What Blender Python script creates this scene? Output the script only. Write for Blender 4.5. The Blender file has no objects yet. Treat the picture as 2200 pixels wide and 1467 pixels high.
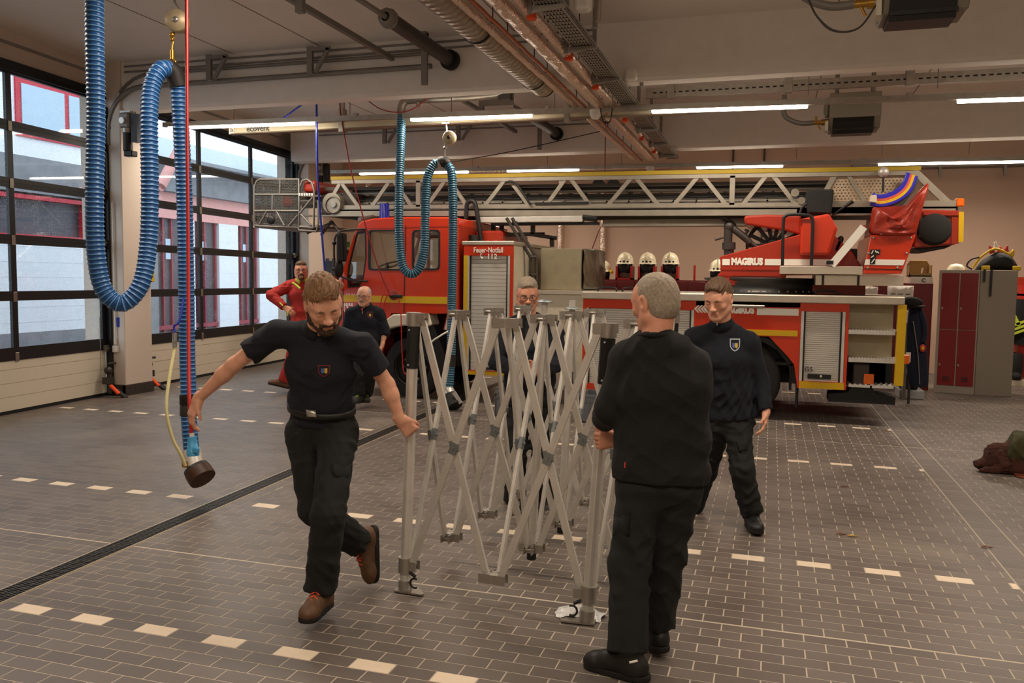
import bpy, math, random
import numpy as np
from mathutils import Vector, Matrix
random.seed(7)
SC = bpy.context.scene
COL = SC.collection
# ---------------------------------------------------------------- camera
IW, IH = 2200, 1467
FPX, YAW, PITCH, ROLL, CH = 1780.0, -.3024, -.0748, .0127, 1.8337
_cy, _sy, _cp, _sp, _cr, _sr = math.cos(YAW), math.sin(YAW), math.cos(PITCH), math.sin(PITCH), math.cos(ROLL), math.sin(ROLL)
FWD = Vector((_sy*_cp, _cy*_cp, _sp))
_r0 = Vector((_cy, -_sy, 0)); _u0 = _r0.cross(FWD)
RT = _cr*_r0 + _sr*_u0
UP = -_sr*_r0 + _cr*_u0
CAMP = Vector((0, 0, CH))
cam = bpy.data.cameras.new('camera'); cam.sensor_width = 36; cam.lens = 36*FPX/IW; cam.clip_end = 200
camo = bpy.data.objects.new('camera', cam); COL.objects.link(camo)
camo.matrix_world = Matrix((( RT.x, UP.x, -FWD.x, 0), (RT.y, UP.y, -FWD.y, 0), (RT.z, UP.z, -FWD.z, CH), (0, 0, 0, 1)))
SC.camera = camo
def ray(x, y): return (x-IW/2)/FPX*RT - (y-IH/2)/FPX*UP + FWD
def onz(x, y, z=0): d = ray(x, y); return CAMP + d*((z-CH)/d.z)
def ony(x, y, Y): d = ray(x, y); return CAMP + d*(Y/d.y)
def onx(x, y, X): d = ray(x, y); return CAMP + d*(X/d.x)
def ond(x, y, D): return CAMP + ray(x, y)*D
def px(P):
    q = Vector(P)-CAMP; return IW/2+FPX*q.dot(RT)/q.dot(FWD), IH/2-FPX*q.dot(UP)/q.dot(FWD)
# ---------------------------------------------------------------- world, lights, exposure
w = bpy.data.worlds.new('overcast_sky'); SC.world = w; w.use_nodes = True
bg = w.node_tree.nodes['Background']; bg.inputs[0].default_value = (.80, .90, 1, 1); bg.inputs[1].default_value = 2.3
SC.view_settings.view_transform = 'Standard'; SC.view_settings.look = 'None'
SC.view_settings.exposure = 0.29; SC.view_settings.gamma = 1; SC.view_settings.use_curve_mapping = False
LAMP_W = 5.2          # watts per metre of LED strip
LAMP_ROWS = [(11.1, 4.115), (16.35, 4.06), (5.0, 4.10), (0.8, 4.10)]
def strip_light(x0, x1, y, z, tilt=0):      # the light each LED strip gives, just under its tube
    l = bpy.data.lights.new('led_strip_light', 'AREA'); l.shape = 'RECTANGLE'; l.size = x1-x0; l.size_y = .07
    l.energy = LAMP_W*(x1-x0)*4; l.color = (1, .85, .70); l.spread = math.radians(165)
    o = bpy.data.objects.new('led_strip_light', l); COL.objects.link(o); o.location = ((x0+x1)/2, y, z); o.rotation_euler = (0, tilt, 0)
# ---------------------------------------------------------------- materials
def lin(c):
    if isinstance(c, str):
        c = c.lstrip('#'); c = [int(c[i:i+2], 16)/255 for i in (0, 2, 4)]
    return tuple(v/12.92 if v <= .04045 else ((v+.055)/1.055)**2.4 for v in c)
MATS = {}
def mat(name, col, rough=.5, metal=0., bump=None, var=0., vscale=6., spec=.5, emit=None, attr=None, coat=0., stretch=None, dirt=None, sheen=0.):
    m = bpy.data.materials.new(name); m.use_nodes = True; nt = m.node_tree; N = nt.nodes; L = nt.links
    b = N['Principled BSDF']; c = lin(col) + (1,)
    b.inputs['Base Color'].default_value = c; b.inputs['Roughness'].default_value = rough; b.inputs['Metallic'].default_value = metal
    b.inputs['Specular IOR Level'].default_value = spec
    if coat: b.inputs['Coat Weight'].default_value = coat; b.inputs['Coat Roughness'].default_value = .08
    if sheen: b.inputs['Sheen Weight'].default_value = sheen
    tc = N.new('ShaderNodeTexCoord'); co = tc.outputs['Object']
    if stretch:
        mp = N.new('ShaderNodeMapping'); mp.inputs['Scale'].default_value = stretch; L.new(co, mp.inputs[0]); co = mp.outputs[0]
    cur = None
    if attr:
        a = N.new('ShaderNodeAttribute'); a.attribute_name = attr; mx = N.new('ShaderNodeMix'); mx.data_type = 'RGBA'; mx.blend_type = 'MULTIPLY'
        mx.inputs[0].default_value = 1; mx.inputs[6].default_value = c; L.new(a.outputs['Color'], mx.inputs[7]); cur = mx.outputs[2]
    if var:
        n = N.new('ShaderNodeTexNoise'); n.inputs['Scale'].default_value = vscale; n.inputs['Detail'].default_value = 5; L.new(co, n.inputs['Vector'])
        mr = N.new('ShaderNodeMapRange'); mr.inputs[1].default_value = .3; mr.inputs[2].default_value = .7; mr.inputs[3].default_value = 1-var; mr.inputs[4].default_value = 1+var
        L.new(n.outputs[0], mr.inputs[0]); mx = N.new('ShaderNodeMix'); mx.data_type = 'RGBA'; mx.blend_type = 'MULTIPLY'; mx.inputs[0].default_value = 1
        if cur: L.new(cur, mx.inputs[6])
        else: mx.inputs[6].default_value = c
        L.new(mr.outputs[0], mx.inputs[7]); cur = mx.outputs[2]
        rr = N.new('ShaderNodeMapRange'); rr.inputs[3].default_value = max(0, rough-.12); rr.inputs[4].default_value = min(1, rough+.12); L.new(n.outputs[0], rr.inputs[0]); L.new(rr.outputs[0], b.inputs['Roughness'])
    if dirt:
        n = N.new('ShaderNodeTexNoise'); n.inputs['Scale'].default_value = dirt[1]; n.inputs['Detail'].default_value = 6; L.new(co, n.inputs['Vector'])
        mr = N.new('ShaderNodeMapRange'); mr.inputs[1].default_value = .55; mr.inputs[2].default_value = .75; L.new(n.outputs[0], mr.inputs[0])
        mx = N.new('ShaderNodeMix'); mx.data_type = 'RGBA'; L.new(mr.outputs[0], mx.inputs[0]); mx.inputs[7].default_value = lin(dirt[0])+(1,)
        if cur: L.new(cur, mx.inputs[6])
        else: mx.inputs[6].default_value = c
        cur = mx.outputs[2]
    if cur: L.new(cur, b.inputs['Base Color'])
    if bump:
        n = N.new('ShaderNodeTexNoise'); n.inputs['Scale'].default_value = bump[0]; n.inputs['Detail'].default_value = 3; L.new(co, n.inputs['Vector'])
        bp = N.new('ShaderNodeBump'); bp.inputs['Strength'].default_value = bump[1]; bp.inputs['Distance'].default_value = bump[2] if len(bump) > 2 else .01
        L.new(n.outputs[0], bp.inputs['Height']); L.new(bp.outputs[0], b.inputs['Normal'])
    if emit: b.inputs['Emission Color'].default_value = c; b.inputs['Emission Strength'].default_value = emit
    MATS[name] = m; return m
def glass_mat(name, tint, gl=.06, rough=.02, drops=False, dens=0.):
    m = bpy.data.materials.new(name); m.use_nodes = True; nt = m.node_tree; N = nt.nodes; L = nt.links
    N.remove(N['Principled BSDF']); t = N.new('ShaderNodeBsdfTransparent'); t.inputs[0].default_value = lin(tint)+(1,)
    g = N.new('ShaderNodeBsdfGlossy'); g.inputs['Roughness'].default_value = rough; lw = N.new('ShaderNodeLayerWeight'); lw.inputs[0].default_value = .5; pw = N.new('ShaderNodeMath'); pw.operation = 'POWER'; pw.inputs[1].default_value = 5; L.new(lw.outputs['Facing'], pw.inputs[0])
    fr = N.new('ShaderNodeMapRange'); fr.inputs[3].default_value = gl; fr.inputs[4].default_value = .8; L.new(pw.outputs[0], fr.inputs[0])
    mx = N.new('ShaderNodeMixShader'); L.new(fr.outputs[0], mx.inputs[0]); L.new(t.outputs[0], mx.inputs[1]); L.new(g.outputs[0], mx.inputs[2])
    out = mx.outputs[0]
    if drops:
        tc = N.new('ShaderNodeTexCoord'); v = N.new('ShaderNodeTexVoronoi'); v.inputs['Scale'].default_value = 55; L.new(tc.outputs['Object'], v.inputs['Vector'])
        n = N.new('ShaderNodeTexNoise'); n.inputs['Scale'].default_value = 3; L.new(tc.outputs['Object'], n.inputs['Vector'])
        ad = N.new('ShaderNodeMath'); ad.operation = 'MULTIPLY'; ad.inputs[1].default_value = .42; L.new(n.outputs[0], ad.inputs[0])
        lt = N.new('ShaderNodeMath'); lt.operation = 'LESS_THAN'; L.new(v.outputs['Distance'], lt.inputs[0]); L.new(ad.outputs[0], lt.inputs[1])
        d = N.new('ShaderNodeBsdfDiffuse'); d.inputs[0].default_value = (.75, .8, .85, 1); tl = N.new('ShaderNodeBsdfTranslucent'); tl.inputs[0].default_value = (.8, .85, .9, 1)
        m3 = N.new('ShaderNodeMixShader'); m3.inputs[0].default_value = .8; L.new(d.outputs[0], m3.inputs[1]); L.new(tl.outputs[0], m3.inputs[2])
        m2 = N.new('ShaderNodeMixShader'); sc = N.new('ShaderNodeMath'); sc.operation = 'MULTIPLY'; sc.inputs[1].default_value = .33; L.new(lt.outputs[0], sc.inputs[0])
        L.new(sc.outputs[0], m2.inputs[0]); L.new(out, m2.inputs[1]); L.new(m3.outputs[0], m2.inputs[2]); out = m2.outputs[0]
    L.new(out, N['Material Output'].inputs[0]); MATS[name] = m; return m
# ---------------------------------------------------------------- mesh builder
ROOT = {}
def tag(o, label=None, cat=None, group=None, kind=None):
    if label: o['label'] = label
    if cat: o['category'] = cat
    if group: o['group'] = group
    if kind: o['kind'] = kind
    return o
def thing(name, label, cat, loc=(0, 0, 0), group=None):
    o = bpy.data.objects.new(name, None); COL.objects.link(o); o.location = loc; o.empty_display_size = .1
    ROOT[o.name] = Vector(loc); return tag(o, label, cat, group)
def frame_of(d):
    d = Vector(d).normalized(); a = Vector((0, 0, 1)) if abs(d.z) < .9 else Vector((1, 0, 0))
    u = a.cross(d).normalized(); return u, d.cross(u), d
class MB:
    def __init__(s, xf=None): s.v = []; s.f = []; s.m = []; s.sm = []; s.xf = xf
    def add(s, vs, fs, m=0, smooth=False):
        b = len(s.v); s.v += [tuple(p) for p in vs]; s.f += [tuple(b+i for i in f) for f in fs]; s.m += [m]*len(fs); s.sm += [smooth]*len(fs); return s
    def box(s, lo, hi, m=0):
        x0, y0, z0 = lo; x1, y1, z1 = hi
        return s.add([(x0,y0,z0),(x1,y0,z0),(x1,y1,z0),(x0,y1,z0),(x0,y0,z1),(x1,y0,z1),(x1,y1,z1),(x0,y1,z1)],
            [(0,3,2,1),(4,5,6,7),(0,1,5,4),(1,2,6,5),(2,3,7,6),(3,0,4,7)], m)
    def obox(s, c, ax, half, m=0):          # oriented box: centre, 3 axes, half sizes
        c = Vector(c); X, Y, Z = [Vector(a).normalized()*h for a, h in zip(ax, half)]
        P = [c+sx*X+sy*Y+sz*Z for sz in (-1, 1) for sx, sy in ((-1,-1),(1,-1),(1,1),(-1,1))]
        return s.add(P, [(0,3,2,1),(4,5,6,7),(0,1,5,4),(1,2,6,5),(2,3,7,6),(3,0,4,7)], m)
    def bar(s, a, b, wd, ht, up=(0, 0, 1), m=0):  # rectangular bar between points; ht along up
        a, b = Vector(a), Vector(b); d = (b-a).normalized(); r = d.cross(Vector(up))
        if r.length < 1e-4: r = d.cross(Vector((0, 1, 0)))
        r.normalize(); u = r.cross(d)
        return s.obox((a+b)/2, (r, d, u), (wd/2, (b-a).length/2, ht/2), m)
    def tube(s, pts, r, n=8, m=0, closed=False, caps=True, smooth=True):
        pts = [Vector(p) for p in pts]; K = len(pts); rs = r if isinstance(r, (list, tuple)) else [r]*K
        vs = []; pu = None
        for i in range(K):
            if closed: d = pts[(i+1) % K]-pts[i-1]
            else: d = pts[min(i+1, K-1)]-pts[max(i-1, 0)]
            if d.length < 1e-9: d = Vector((0, 0, 1))
            d.normalize()
            if pu is None: u = frame_of(d)[0]
            else:
                u = pu-d*pu.dot(d)
                if u.length < 1e-6: u = frame_of(d)[0]
                u.normalize()
            pu = u; v = d.cross(u)
            for k in range(n):
                t = 2*math.pi*k/n; vs.append(pts[i]+(u*math.cos(t)+v*math.sin(t))*rs[i])
        fs = []
        for i in range(K if closed else K-1):
            j = (i+1) % K
            for k in range(n): l = (k+1) % n; fs.append((i*n+k, i*n+l, j*n+l, j*n+k))
        if caps and not closed:
            s.add(vs, fs, m, smooth); s.add(vs[:n], [tuple(range(n))[::-1]], m); s.add(vs[-n:], [tuple(range(n))], m); return s
        return s.add(vs, fs, m, smooth)
    def cyl(s, a, b, r0, r1=None, n=14, m=0, smooth=True): return s.tube([a, b], [r0, r0 if r1 is None else r1], n, m, smooth=smooth)
    def prism(s, poly, o, u, v, w, m=0):    # polygon (list of 2D) in plane o+u,v extruded by vector w
        o, u, v, w = map(Vector, (o, u, v, w)); n = len(poly)
        A = [o+u*p[0]+v*p[1] for p in poly]; B = [p+w for p in A]
        return s.add(A+B, [tuple(range(n))[::-1], tuple(range(n, 2*n))]+[(i, (i+1) % n, n+(i+1) % n, n+i) for i in range(n)], m)
    def lathe(s, prof, o, ax=(0, 0, 1), n=20, m=0, smooth=True):  # prof: (radius, height)
        u, v, d = frame_of(ax); o = Vector(o); vs = []; K = len(prof)
        for r, h in prof:
            for k in range(n): t = 2*math.pi*k/n; vs.append(o+d*h+(u*math.cos(t)+v*math.sin(t))*max(r, 1e-5))
        return s.add(vs, [(i*n+k, i*n+(k+1) % n, (i+1)*n+(k+1) % n, (i+1)*n+k) for i in range(K-1) for k in range(n)], m, smooth)
    def ball(s, c, r, n=12, k=8, m=0, ax=None):
        r = (r, r, r) if not isinstance(r, (tuple, list)) else r; c = Vector(c); vs = []
        A = [Vector(a) for a in ax] if ax else [Vector((1,0,0)), Vector((0,1,0)), Vector((0,0,1))]
        for i in range(k+1):
            p = math.pi*i/k
            for j in range(n): t = 2*math.pi*j/n; vs.append(c+A[0]*(r[0]*math.sin(p)*math.cos(t))+A[1]*(r[1]*math.sin(p)*math.sin(t))-A[2]*(r[2]*math.cos(p)))
        return s.add(vs, [(i*n+j, i*n+(j+1) % n, (i+1)*n+(j+1) % n, (i+1)*n+j) for i in range(k) for j in range(n)], m, True)
    def quad(s, a, b, c, d, m=0): return s.add([a, b, c, d], [(0, 1, 2, 3)], m)
    def sheet(s, g, m=0, smooth=True):      # grid of points
        R, Cn = len(g), len(g[0]); vs = [p for row in g for p in row]
        return s.add(vs, [(i*Cn+j, i*Cn+j+1, (i+1)*Cn+j+1, (i+1)*Cn+j) for i in range(R-1) for j in range(Cn-1)], m, smooth)
    def build(s, name, mats, parent=None, bevel=0, segs=1, solid=0, sub=0, tone=None, weld=False):
        me = bpy.data.meshes.new(name); vs = s.v
        if s.xf: vs = [s.xf(p) for p in vs]
        off = ROOT.get(parent.name, Vector()) if parent else Vector()
        if parent and off.length: vs = [(p[0]-off.x, p[1]-off.y, p[2]-off.z) for p in vs]
        me.from_pydata([tuple(p) for p in vs], [], s.f)
        for mm in (mats if isinstance(mats, (list, tuple)) else [mats]): me.materials.append(MATS[mm] if isinstance(mm, str) else mm)
        me.polygons.foreach_set('material_index', s.m); me.polygons.foreach_set('use_smooth', s.sm)
        if tone is not None:
            a = me.color_attributes.new('tone', 'FLOAT_COLOR', 'POINT'); t = np.ones((len(vs), 4), np.float32); t[:, :3] = np.asarray(tone, np.float32).reshape(-1, 1) if np.ndim(tone) < 2 else tone; a.data.foreach_set('color', t.ravel())
        me.update(); o = bpy.data.objects.new(name, me); COL.objects.link(o)
        if parent: o.parent = parent
        ROOT[o.name] = off
        if weld: q = o.modifiers.new('weld', 'WELD'); q.merge_threshold = .0004
        if solid: q = o.modifiers.new('solid', 'SOLIDIFY'); q.thickness = solid; q.offset = 0
        if bevel: q = o.modifiers.new('bevel', 'BEVEL'); q.width = bevel; q.segments = segs; q.limit_method = 'ANGLE'; q.angle_limit = .6
        if sub: q = o.modifiers.new('sub', 'SUBSURF'); q.levels = sub; q.render_levels = sub
        return o
def dup(o, loc=None, label=None, parent=None):       # copies a thing with its parts and sub-parts
    c = o.copy(); COL.objects.link(c)
    if loc is not None: c.location = loc
    if label: c['label'] = label
    if parent: c.parent = parent
    for ch in list(o.children): dup(ch, parent=c)
    return c
def struct(o): o['kind'] = 'structure'; return o
def bez(a, b, c, d, n=12):
    a, b, c, d = map(Vector, (a, b, c, d)); return [a*(1-t)**3+b*3*t*(1-t)**2+c*3*t*t*(1-t)+d*t**3 for t in [i/n for i in range(n+1)]]
def crom(P, n=8):                                    # smooth curve through points
    P = [Vector(p) for p in P]; Q = [2*P[0]-P[1]]+P+[2*P[-1]-P[-2]]; out = []
    for i in range(1, len(Q)-2):
        a, b, c, d = Q[i-1:i+3]
        for k in range(n):
            t = k/n; out.append(.5*((2*b)+(c-a)*t+(2*a-5*b+4*c-d)*t*t+(3*b-a-3*c+d)*t**3))
    return out+[P[-1]]
FONTS = {}
def text_mesh(txt, size, o, u, v, mtl, parent, name='lettering', bold=.0, align='LEFT', shear=0., depth=.002, squeeze=1., fit=0):
    c = bpy.data.curves.new(name, 'FONT'); c.body = txt; c.size = size; c.align_x = align; c.offset = bold; c.extrude = depth; c.shear = shear; c.resolution_u = 3
    t = bpy.data.objects.new(name, c); COL.objects.link(t)
    dg = bpy.context.evaluated_depsgraph_get(); dg.update(); me = bpy.data.meshes.new_from_object(t.evaluated_get(dg)); bpy.data.objects.remove(t)
    if fit: xs = [q.co.x for q in me.vertices]; squeeze = fit/(max(xs)-min(xs))
    u, v, o = Vector(u).normalized(), Vector(v).normalized(), Vector(o); n = u.cross(v)
    off = ROOT.get(parent.name, Vector()) if parent else Vector()
    me.transform(Matrix.Translation(o-off) @ Matrix(((u.x*squeeze, v.x, n.x, 0), (u.y*squeeze, v.y, n.y, 0), (u.z*squeeze, v.z, n.z, 0), (0, 0, 0, 1))))
    me.polygons.foreach_set('use_smooth', np.zeros(len(me.polygons), bool)); me.materials.clear(); me.materials.append(MATS[mtl]); ob = bpy.data.objects.new(name, me); COL.objects.link(ob)
    if parent: ob.parent = parent
    ROOT[ob.name] = off; return ob
# ---- shared materials
mat('wall_paint', '#d6c6b6', .8, bump=(40, .08)); mat('ceiling_paint', '#ebe2d8', .85, var=.04, vscale=.6)
mat('beam_paint', '#efe7de', .85, var=.03); mat('pillar_paint', '#d9cbbd', .7)
mat('grout', '#bfb2a0', .9); mat('tile_dark', '#6a615a', .45, attr='tone', var=.10, vscale=2.2, bump=(60, .1, .002), dirt=('#867a6e', .9))
mat('tile_light', '#efdcc2', .5, var=.05); mat('tile_skirting', '#3a3330', .5)
mat('galv', '#a39d94', .42, .85, var=.12, vscale=9); mat('galv_dull', '#8d8780', .6, .6, var=.1); mat('alu', '#dcd8d0', .42, .5, var=.05, vscale=14)
mat('alu_soft', '#c9c2b6', .45, .5, var=.05); mat('steel_dark', '#4a4541', .5, .6); mat('black', '#141312', .5); mat('black_soft', '#191817', .75); mat('rubber', '#1b1a19', .85, bump=(90, .2, .003))
mat('white_paint', '#e9e4da', .45); mat('cream', '#d9cfb8', .5); mat('door_black', '#16171a', .42); mat('panel_cream', '#d8cfbb', .5, bump=(120, .05, .002))
mat('red', '#d2330f', .3, coat=.35, var=.03, vscale=1); mat('red_dark', '#8f1210', .45); mat('red_plain', '#c42418', .5); mat('yellow', '#e3bd12', .45); mat('orange', '#f0500e', .5)
mat('foil', '#ecd6c6', .2, 1., bump=(34, 1., .02)); mat('copper', '#b4633a', .35, .7); mat('brass', '#b68b3e', .35, .8); mat('blue_line', '#2333a8', .5); mat('red_line', '#8e1a18', .55)
mat('led', '#fff3df', .4, emit=15.)
# ================================================================ floor of small paving tiles
PX = .2067
rowsY = {'A': 3.387, 'B': 5.598, 'C': 8.899, 'D': 11.261, 'E': 14.55}
segs_ = [('A', 'B', 22), ('B', 'C', 32), ('C', 'D', 24), ('D', 'E', 32)]
rows = []                                   # (y, depth, parity, key)
pA = rowsY['A']
for i in range(-24, 0): rows.append((pA+i*.1005, .0965, i % 2, None))
for a, b, n in segs_:
    st = (rowsY[b]-rowsY[a])/n
    for i in range(n): rows.append((rowsY[a]+i*st, min(st-.0042, .0985), i % 2, a if i == 0 else None))
for i in range(46): rows.append((rowsY['E']+i*.1027, .0985, i % 2, 'E' if i == 0 else None))
JOINTS = (4.47, 10.17)
def drain_x(y): return -4.12-.04*(y-3.5)
fl = MB().box((-10.9, -3.2, -.2), (9.2, 19.2, -.0012)).build('floor', 'grout'); struct(fl)
FX0, FX1 = -10.9, 9.1
tiles = []; white = []
LANE0, LANE1 = 1.50, 1.70
for (y, d, par, key) in rows:
    if any(y < j < y+d for j in JOINTS): d -= .012
    ph = .222+par*PX/2
    dx = drain_x(y+.05)
    cuts = [(FX0, dx-.20), (dx-.196, dx-.095), (dx+.095, dx+.196), (dx+.20, LANE0), (LANE0+.008, LANE1), (LANE1+.008, FX1)]
    for ci, (a, b) in enumerate(cuts):
        if ci in (1, 2, 4): tiles.append((a, b, y, y+d)); continue
        k0 = math.floor((a-ph)/PX)
        k = k0
        while ph+k*PX < b:
            x0 = max(ph+k*PX, a); x1 = min(ph+k*PX+PX-.0045, b)
            if x1-x0 > .008:
                isw = key and k % 2 == 0 and x1 < LANE0+.01 and x0 > -9.3 and not (key == 'A' and x0 > 1.3)
                (white if isw else tiles).append((x0, x1, y, y+d))
            k += 1
def tile_mb(t, z=0.0, lip=.0016):
    x0, x1, y0, y1 = t; e = .0016
    return [(x0,y0,-.006),(x1,y0,-.006),(x1,y1,-.006),(x0,y1,-.006),(x0+e,y0+e,z),(x1-e,y0+e,z),(x1-e,y1-e,z),(x0+e,y1-e,z)], [(4,5,6,7),(0,1,5,4),(1,2,6,5),(2,3,7,6),(3,0,4,7)]
def seen(t):
    c = Vector(((t[0]+t[1])/2, (t[2]+t[3])/2, 0)); p = px(c); return -40 < p[0] < 2240 and 0 < p[1] < 1490 and (c-CAMP).dot(FWD) > .5
rng = random.Random(3)
near = sorted([t for t in tiles if seen(t)], key=lambda t: ((t[0]+t[1])/2)**2+((t[2]+t[3])/2)**2)
pick = set(near[:295]); rest = [t for t in tiles if t not in pick]
base_meshes = {}
for t in near[:295]:
    wkey = (round(t[1]-t[0], 3), round(t[3]-t[2], 3), rng.randrange(6))
    if wkey not in base_meshes:
        vs, fs = tile_mb((0, t[1]-t[0], 0, t[3]-t[2])); o = MB().add(vs, fs).build('floor_tile', 'tile_dark', fl, tone=[.82+.36*rng.random()]*8)
        base_meshes[wkey] = o.data; o.location = (t[0], t[2], 0)
    else:
        o = bpy.data.objects.new('floor_tile', base_meshes[wkey]); COL.objects.link(o); o.parent = fl; o.location = (t[0], t[2], 0)
m_ = MB(); tn = []
for t in rest: vs, fs = tile_mb(t); m_.add(vs, fs); tn += [.84+.32*rng.random()]*8
tag(m_.build('far_floor_tiles', 'tile_dark', fl, tone=tn), kind='stuff')
wb = {}
for t in white:
    k = (round(t[1]-t[0], 3), round(t[3]-t[2], 3))
    if k not in wb:
        vs, fs = tile_mb((0, t[1]-t[0], 0, t[3]-t[2]), .0004); o = MB().add(vs, fs).build('marking_tile', 'tile_light', fl); wb[k] = o.data
    else: o = bpy.data.objects.new('marking_tile', wb[k]); COL.objects.link(o); o.parent = fl
    o.location = (t[0], t[2], 0)
# ---- drainage channel
mat('grate_iron', '#4a4743', .5, .7, var=.15, vscale=20); mat('channel_edge', '#b5a68c', .45, .5); mat('pit_black', '#0a0908', .9)
dr = thing('floor_drain', 'long black slotted drainage channel with light metal edges crossing the tiled floor', 'drain', (drain_x(3.5), 3.5, 0))
dxf = lambda p: (p[0]+drain_x(p[1]), p[1], p[2])
MB(dxf).box((-.088, -2, -.006), (.088, 17, -.0008)).build('channel_bed', 'pit_black', dr)
for sx in (-1, 1): MB(dxf).box((sx*.084-.006, -2, -.006), (sx*.084+.006, 17, .004)).build('edge_rail', 'channel_edge', dr)
y = 1.0
while y < 16.5:
    g = MB(dxf)
    for sx in (-.076, -.027, .027, .076): g.box((sx-.004, y, -.0012), (sx+.004, y+.495, .0035))
    for k in range(22):
        yy = y+.01+k*.0225
        for q in range(3): g.box((-.076+q*.0507, yy+(.011 if q == 1 else 0), -.0012), (-.076+q*.0507+.0507, yy+.0095+(.011 if q == 1 else 0), .0028))
    g.build('grate', 'grate_iron', dr); y += .5
# ================================================================ left wall with two sectional doors
def lx(y): return -9.45-.09*(y-8.5)
LW = lambda p: (p[0]+lx(p[1]), p[1], p[2])
wl = MB(LW); DOORS = [(5.0, 10.12), (10.78, 16.2)]; DT = 4.52
for a, b in ((-3.2, -.9), (-.4, 4.6), (10.18, 10.70), (16.25, 19.2)): wl.box((-.45, a, 0), (-.05, b, 5.0))
wl.box((-.45, -3.2, DT), (-.04, 19.2, 5.0)); wl.box((-.45, -.95, 0), (-.05, -.35, 5.)); wl.box((-.45, 4.55, 0), (-.05, 5.0, 5.))
struct(wl.build('wall_left', 'wall_paint'))
pl = MB()
pl.box((-9.9, 10.15, .155), (-9.28, 10.73, 5.0)); p0 = struct(pl.build('pillar', 'pillar_paint', bevel=.012))
for i in range(3): MB().box((-9.9+i*.207, 10.14, 0), (-9.698+i*.207, 10.2, .152)).build('skirting_tile', 'tile_skirting', p0)
for i in range(3): MB().box((-9.33, 10.14+i*.2, 0), (-9.27, 10.337+i*.2, .152)).build('skirting_tile', 'tile_skirting', p0)
p1_ = struct(MB().box((-10.4, 16.25, 0), (-9.8, 16.85, 5.0)).build('pillar', 'pillar_paint', bevel=.012))
glass_mat('pane_glass', '#f8fbfc', drops=True); mat('bracket_steel', '#9a948a', .4, .8); mat('gasket', '#0c0c0c', .8)
ZR = [.78, 1.535, 2.27, 3.0, 3.73, 4.47]
for di, (ya, yb) in enumerate(DOORS):
    d = struct(MB(LW).box((-.035, ya, 0), (.012, yb, .045)).build('door_%d' % (di+1), 'gasket'))
    z = .045
    for k in range(4):
        zt = .045+(k+1)*(.715/4); g = MB(LW); g.box((-.03, ya+.04, z+.002), (.012, yb-.04, zt-.004)); g.box((-.03, ya+.04, z), (.004, yb-.04, zt)); g.build('door_panel', 'panel_cream', d); z = zt
    for i, z in enumerate(ZR):
        hh = .085 if i in (0, 5) else .062
        MB(LW).box((-.03, ya+.02, z-hh), (.022, yb-.02, z+hh)).build('rail', 'door_black', d)
        if 0 < i < 5: MB(LW).box((-.03, ya+.02, z-.004), (.0225, yb-.02, z+.001)).build('rail_joint', 'gasket', d)
    n = 3; W_ = (yb-ya-.1)/n
    for k in range(n+1):
        y = ya+.05+k*W_; MB(LW).box((-.03, y-.045, .78), (.016, y+.045, 4.5)).build('mullion', 'door_black', d)
    for k in range(n):
        for i in range(5):
            MB(LW).box((-.014, ya+.05+k*W_+.045, ZR[i]+.05), (-.008, ya+.05+(k+1)*W_-.045, ZR[i+1]-.05)).build('pane', 'pane_glass', d)
    for k in range(1, n):
        for z in ZR[:-1]: MB(LW).box((.012, ya+.05+k*W_-.03, z-.075 if z > 1 else .68), (.032, ya+.05+k*W_+.03, z+.055 if z > 1 else .80)).build('hinge', 'bracket_steel', d, bevel=.004)
    for (yy, s) in ((ya-.03, 1), (yb+.03, -1)):
        if yy < 5.2: continue
        MB(LW).box((.0, yy-.045, 0), (.10, yy+.045, 4.3)).build('track_jamb', 'door_black', d)
        MB(LW).box((.08, yy-.02+.075*(-s), 0), (.115, yy+.03+.075*(-s), 4.25)).build('track_rail', 'galv', d)
        for z in (.72, 1.5, 2.3, 3.05, 3.7):
            g = MB(LW); g.box((.03, yy+s*.05-.04, z-.05), (.06, yy+s*.05+.09*s if s > 0 else yy+.02, z+.05)) if s > 0 else g.box((.03, yy-.14, z-.05), (.06, yy+.02, z+.05))
            g.cyl((.07, yy-s*.02, z), (.07, yy+s*.10, z), .012); g.build('roller_hinge', 'bracket_steel', d)
    # curved and horizontal tracks running back under the ceiling
    for yy, s in ((ya-.03, 1), (yb+.03, -1)):
        if yy < 5.2: continue
        Xw = lx(yy)+.1
        P = [(Xw, yy, 3.75)]+[(Xw+.62*(1-math.cos(a)), yy, 3.95+.62*math.sin(a)) for a in [i*math.pi/16 for i in range(9)]]+[(Xw+5.2, yy-.02, 4.57)]
        MB().tube(P, .035, 6).build('horizontal_track', 'galv_dull', d)
        P2 = [(Xw+.05, yy, 4.0)]+[(Xw+.75*(1-math.cos(a)), yy+.02, 4.0+.75*math.sin(a)) for a in [i*math.pi/16 for i in range(9)]]+[(Xw+5.2, yy, 4.74)]
        MB().tube(P2, .022, 6).build('upper_track', 'galv_dull', d)
    MB(LW).box((.05, ya, 4.40), (.10, yb, 4.46)).build('top_seal', 'gasket', d)
    MB(LW).cyl((.16, ya+.1, 4.72), (.16, yb-.1, 4.72), .02).build('spring_shaft', 'galv_dull', d)
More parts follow.
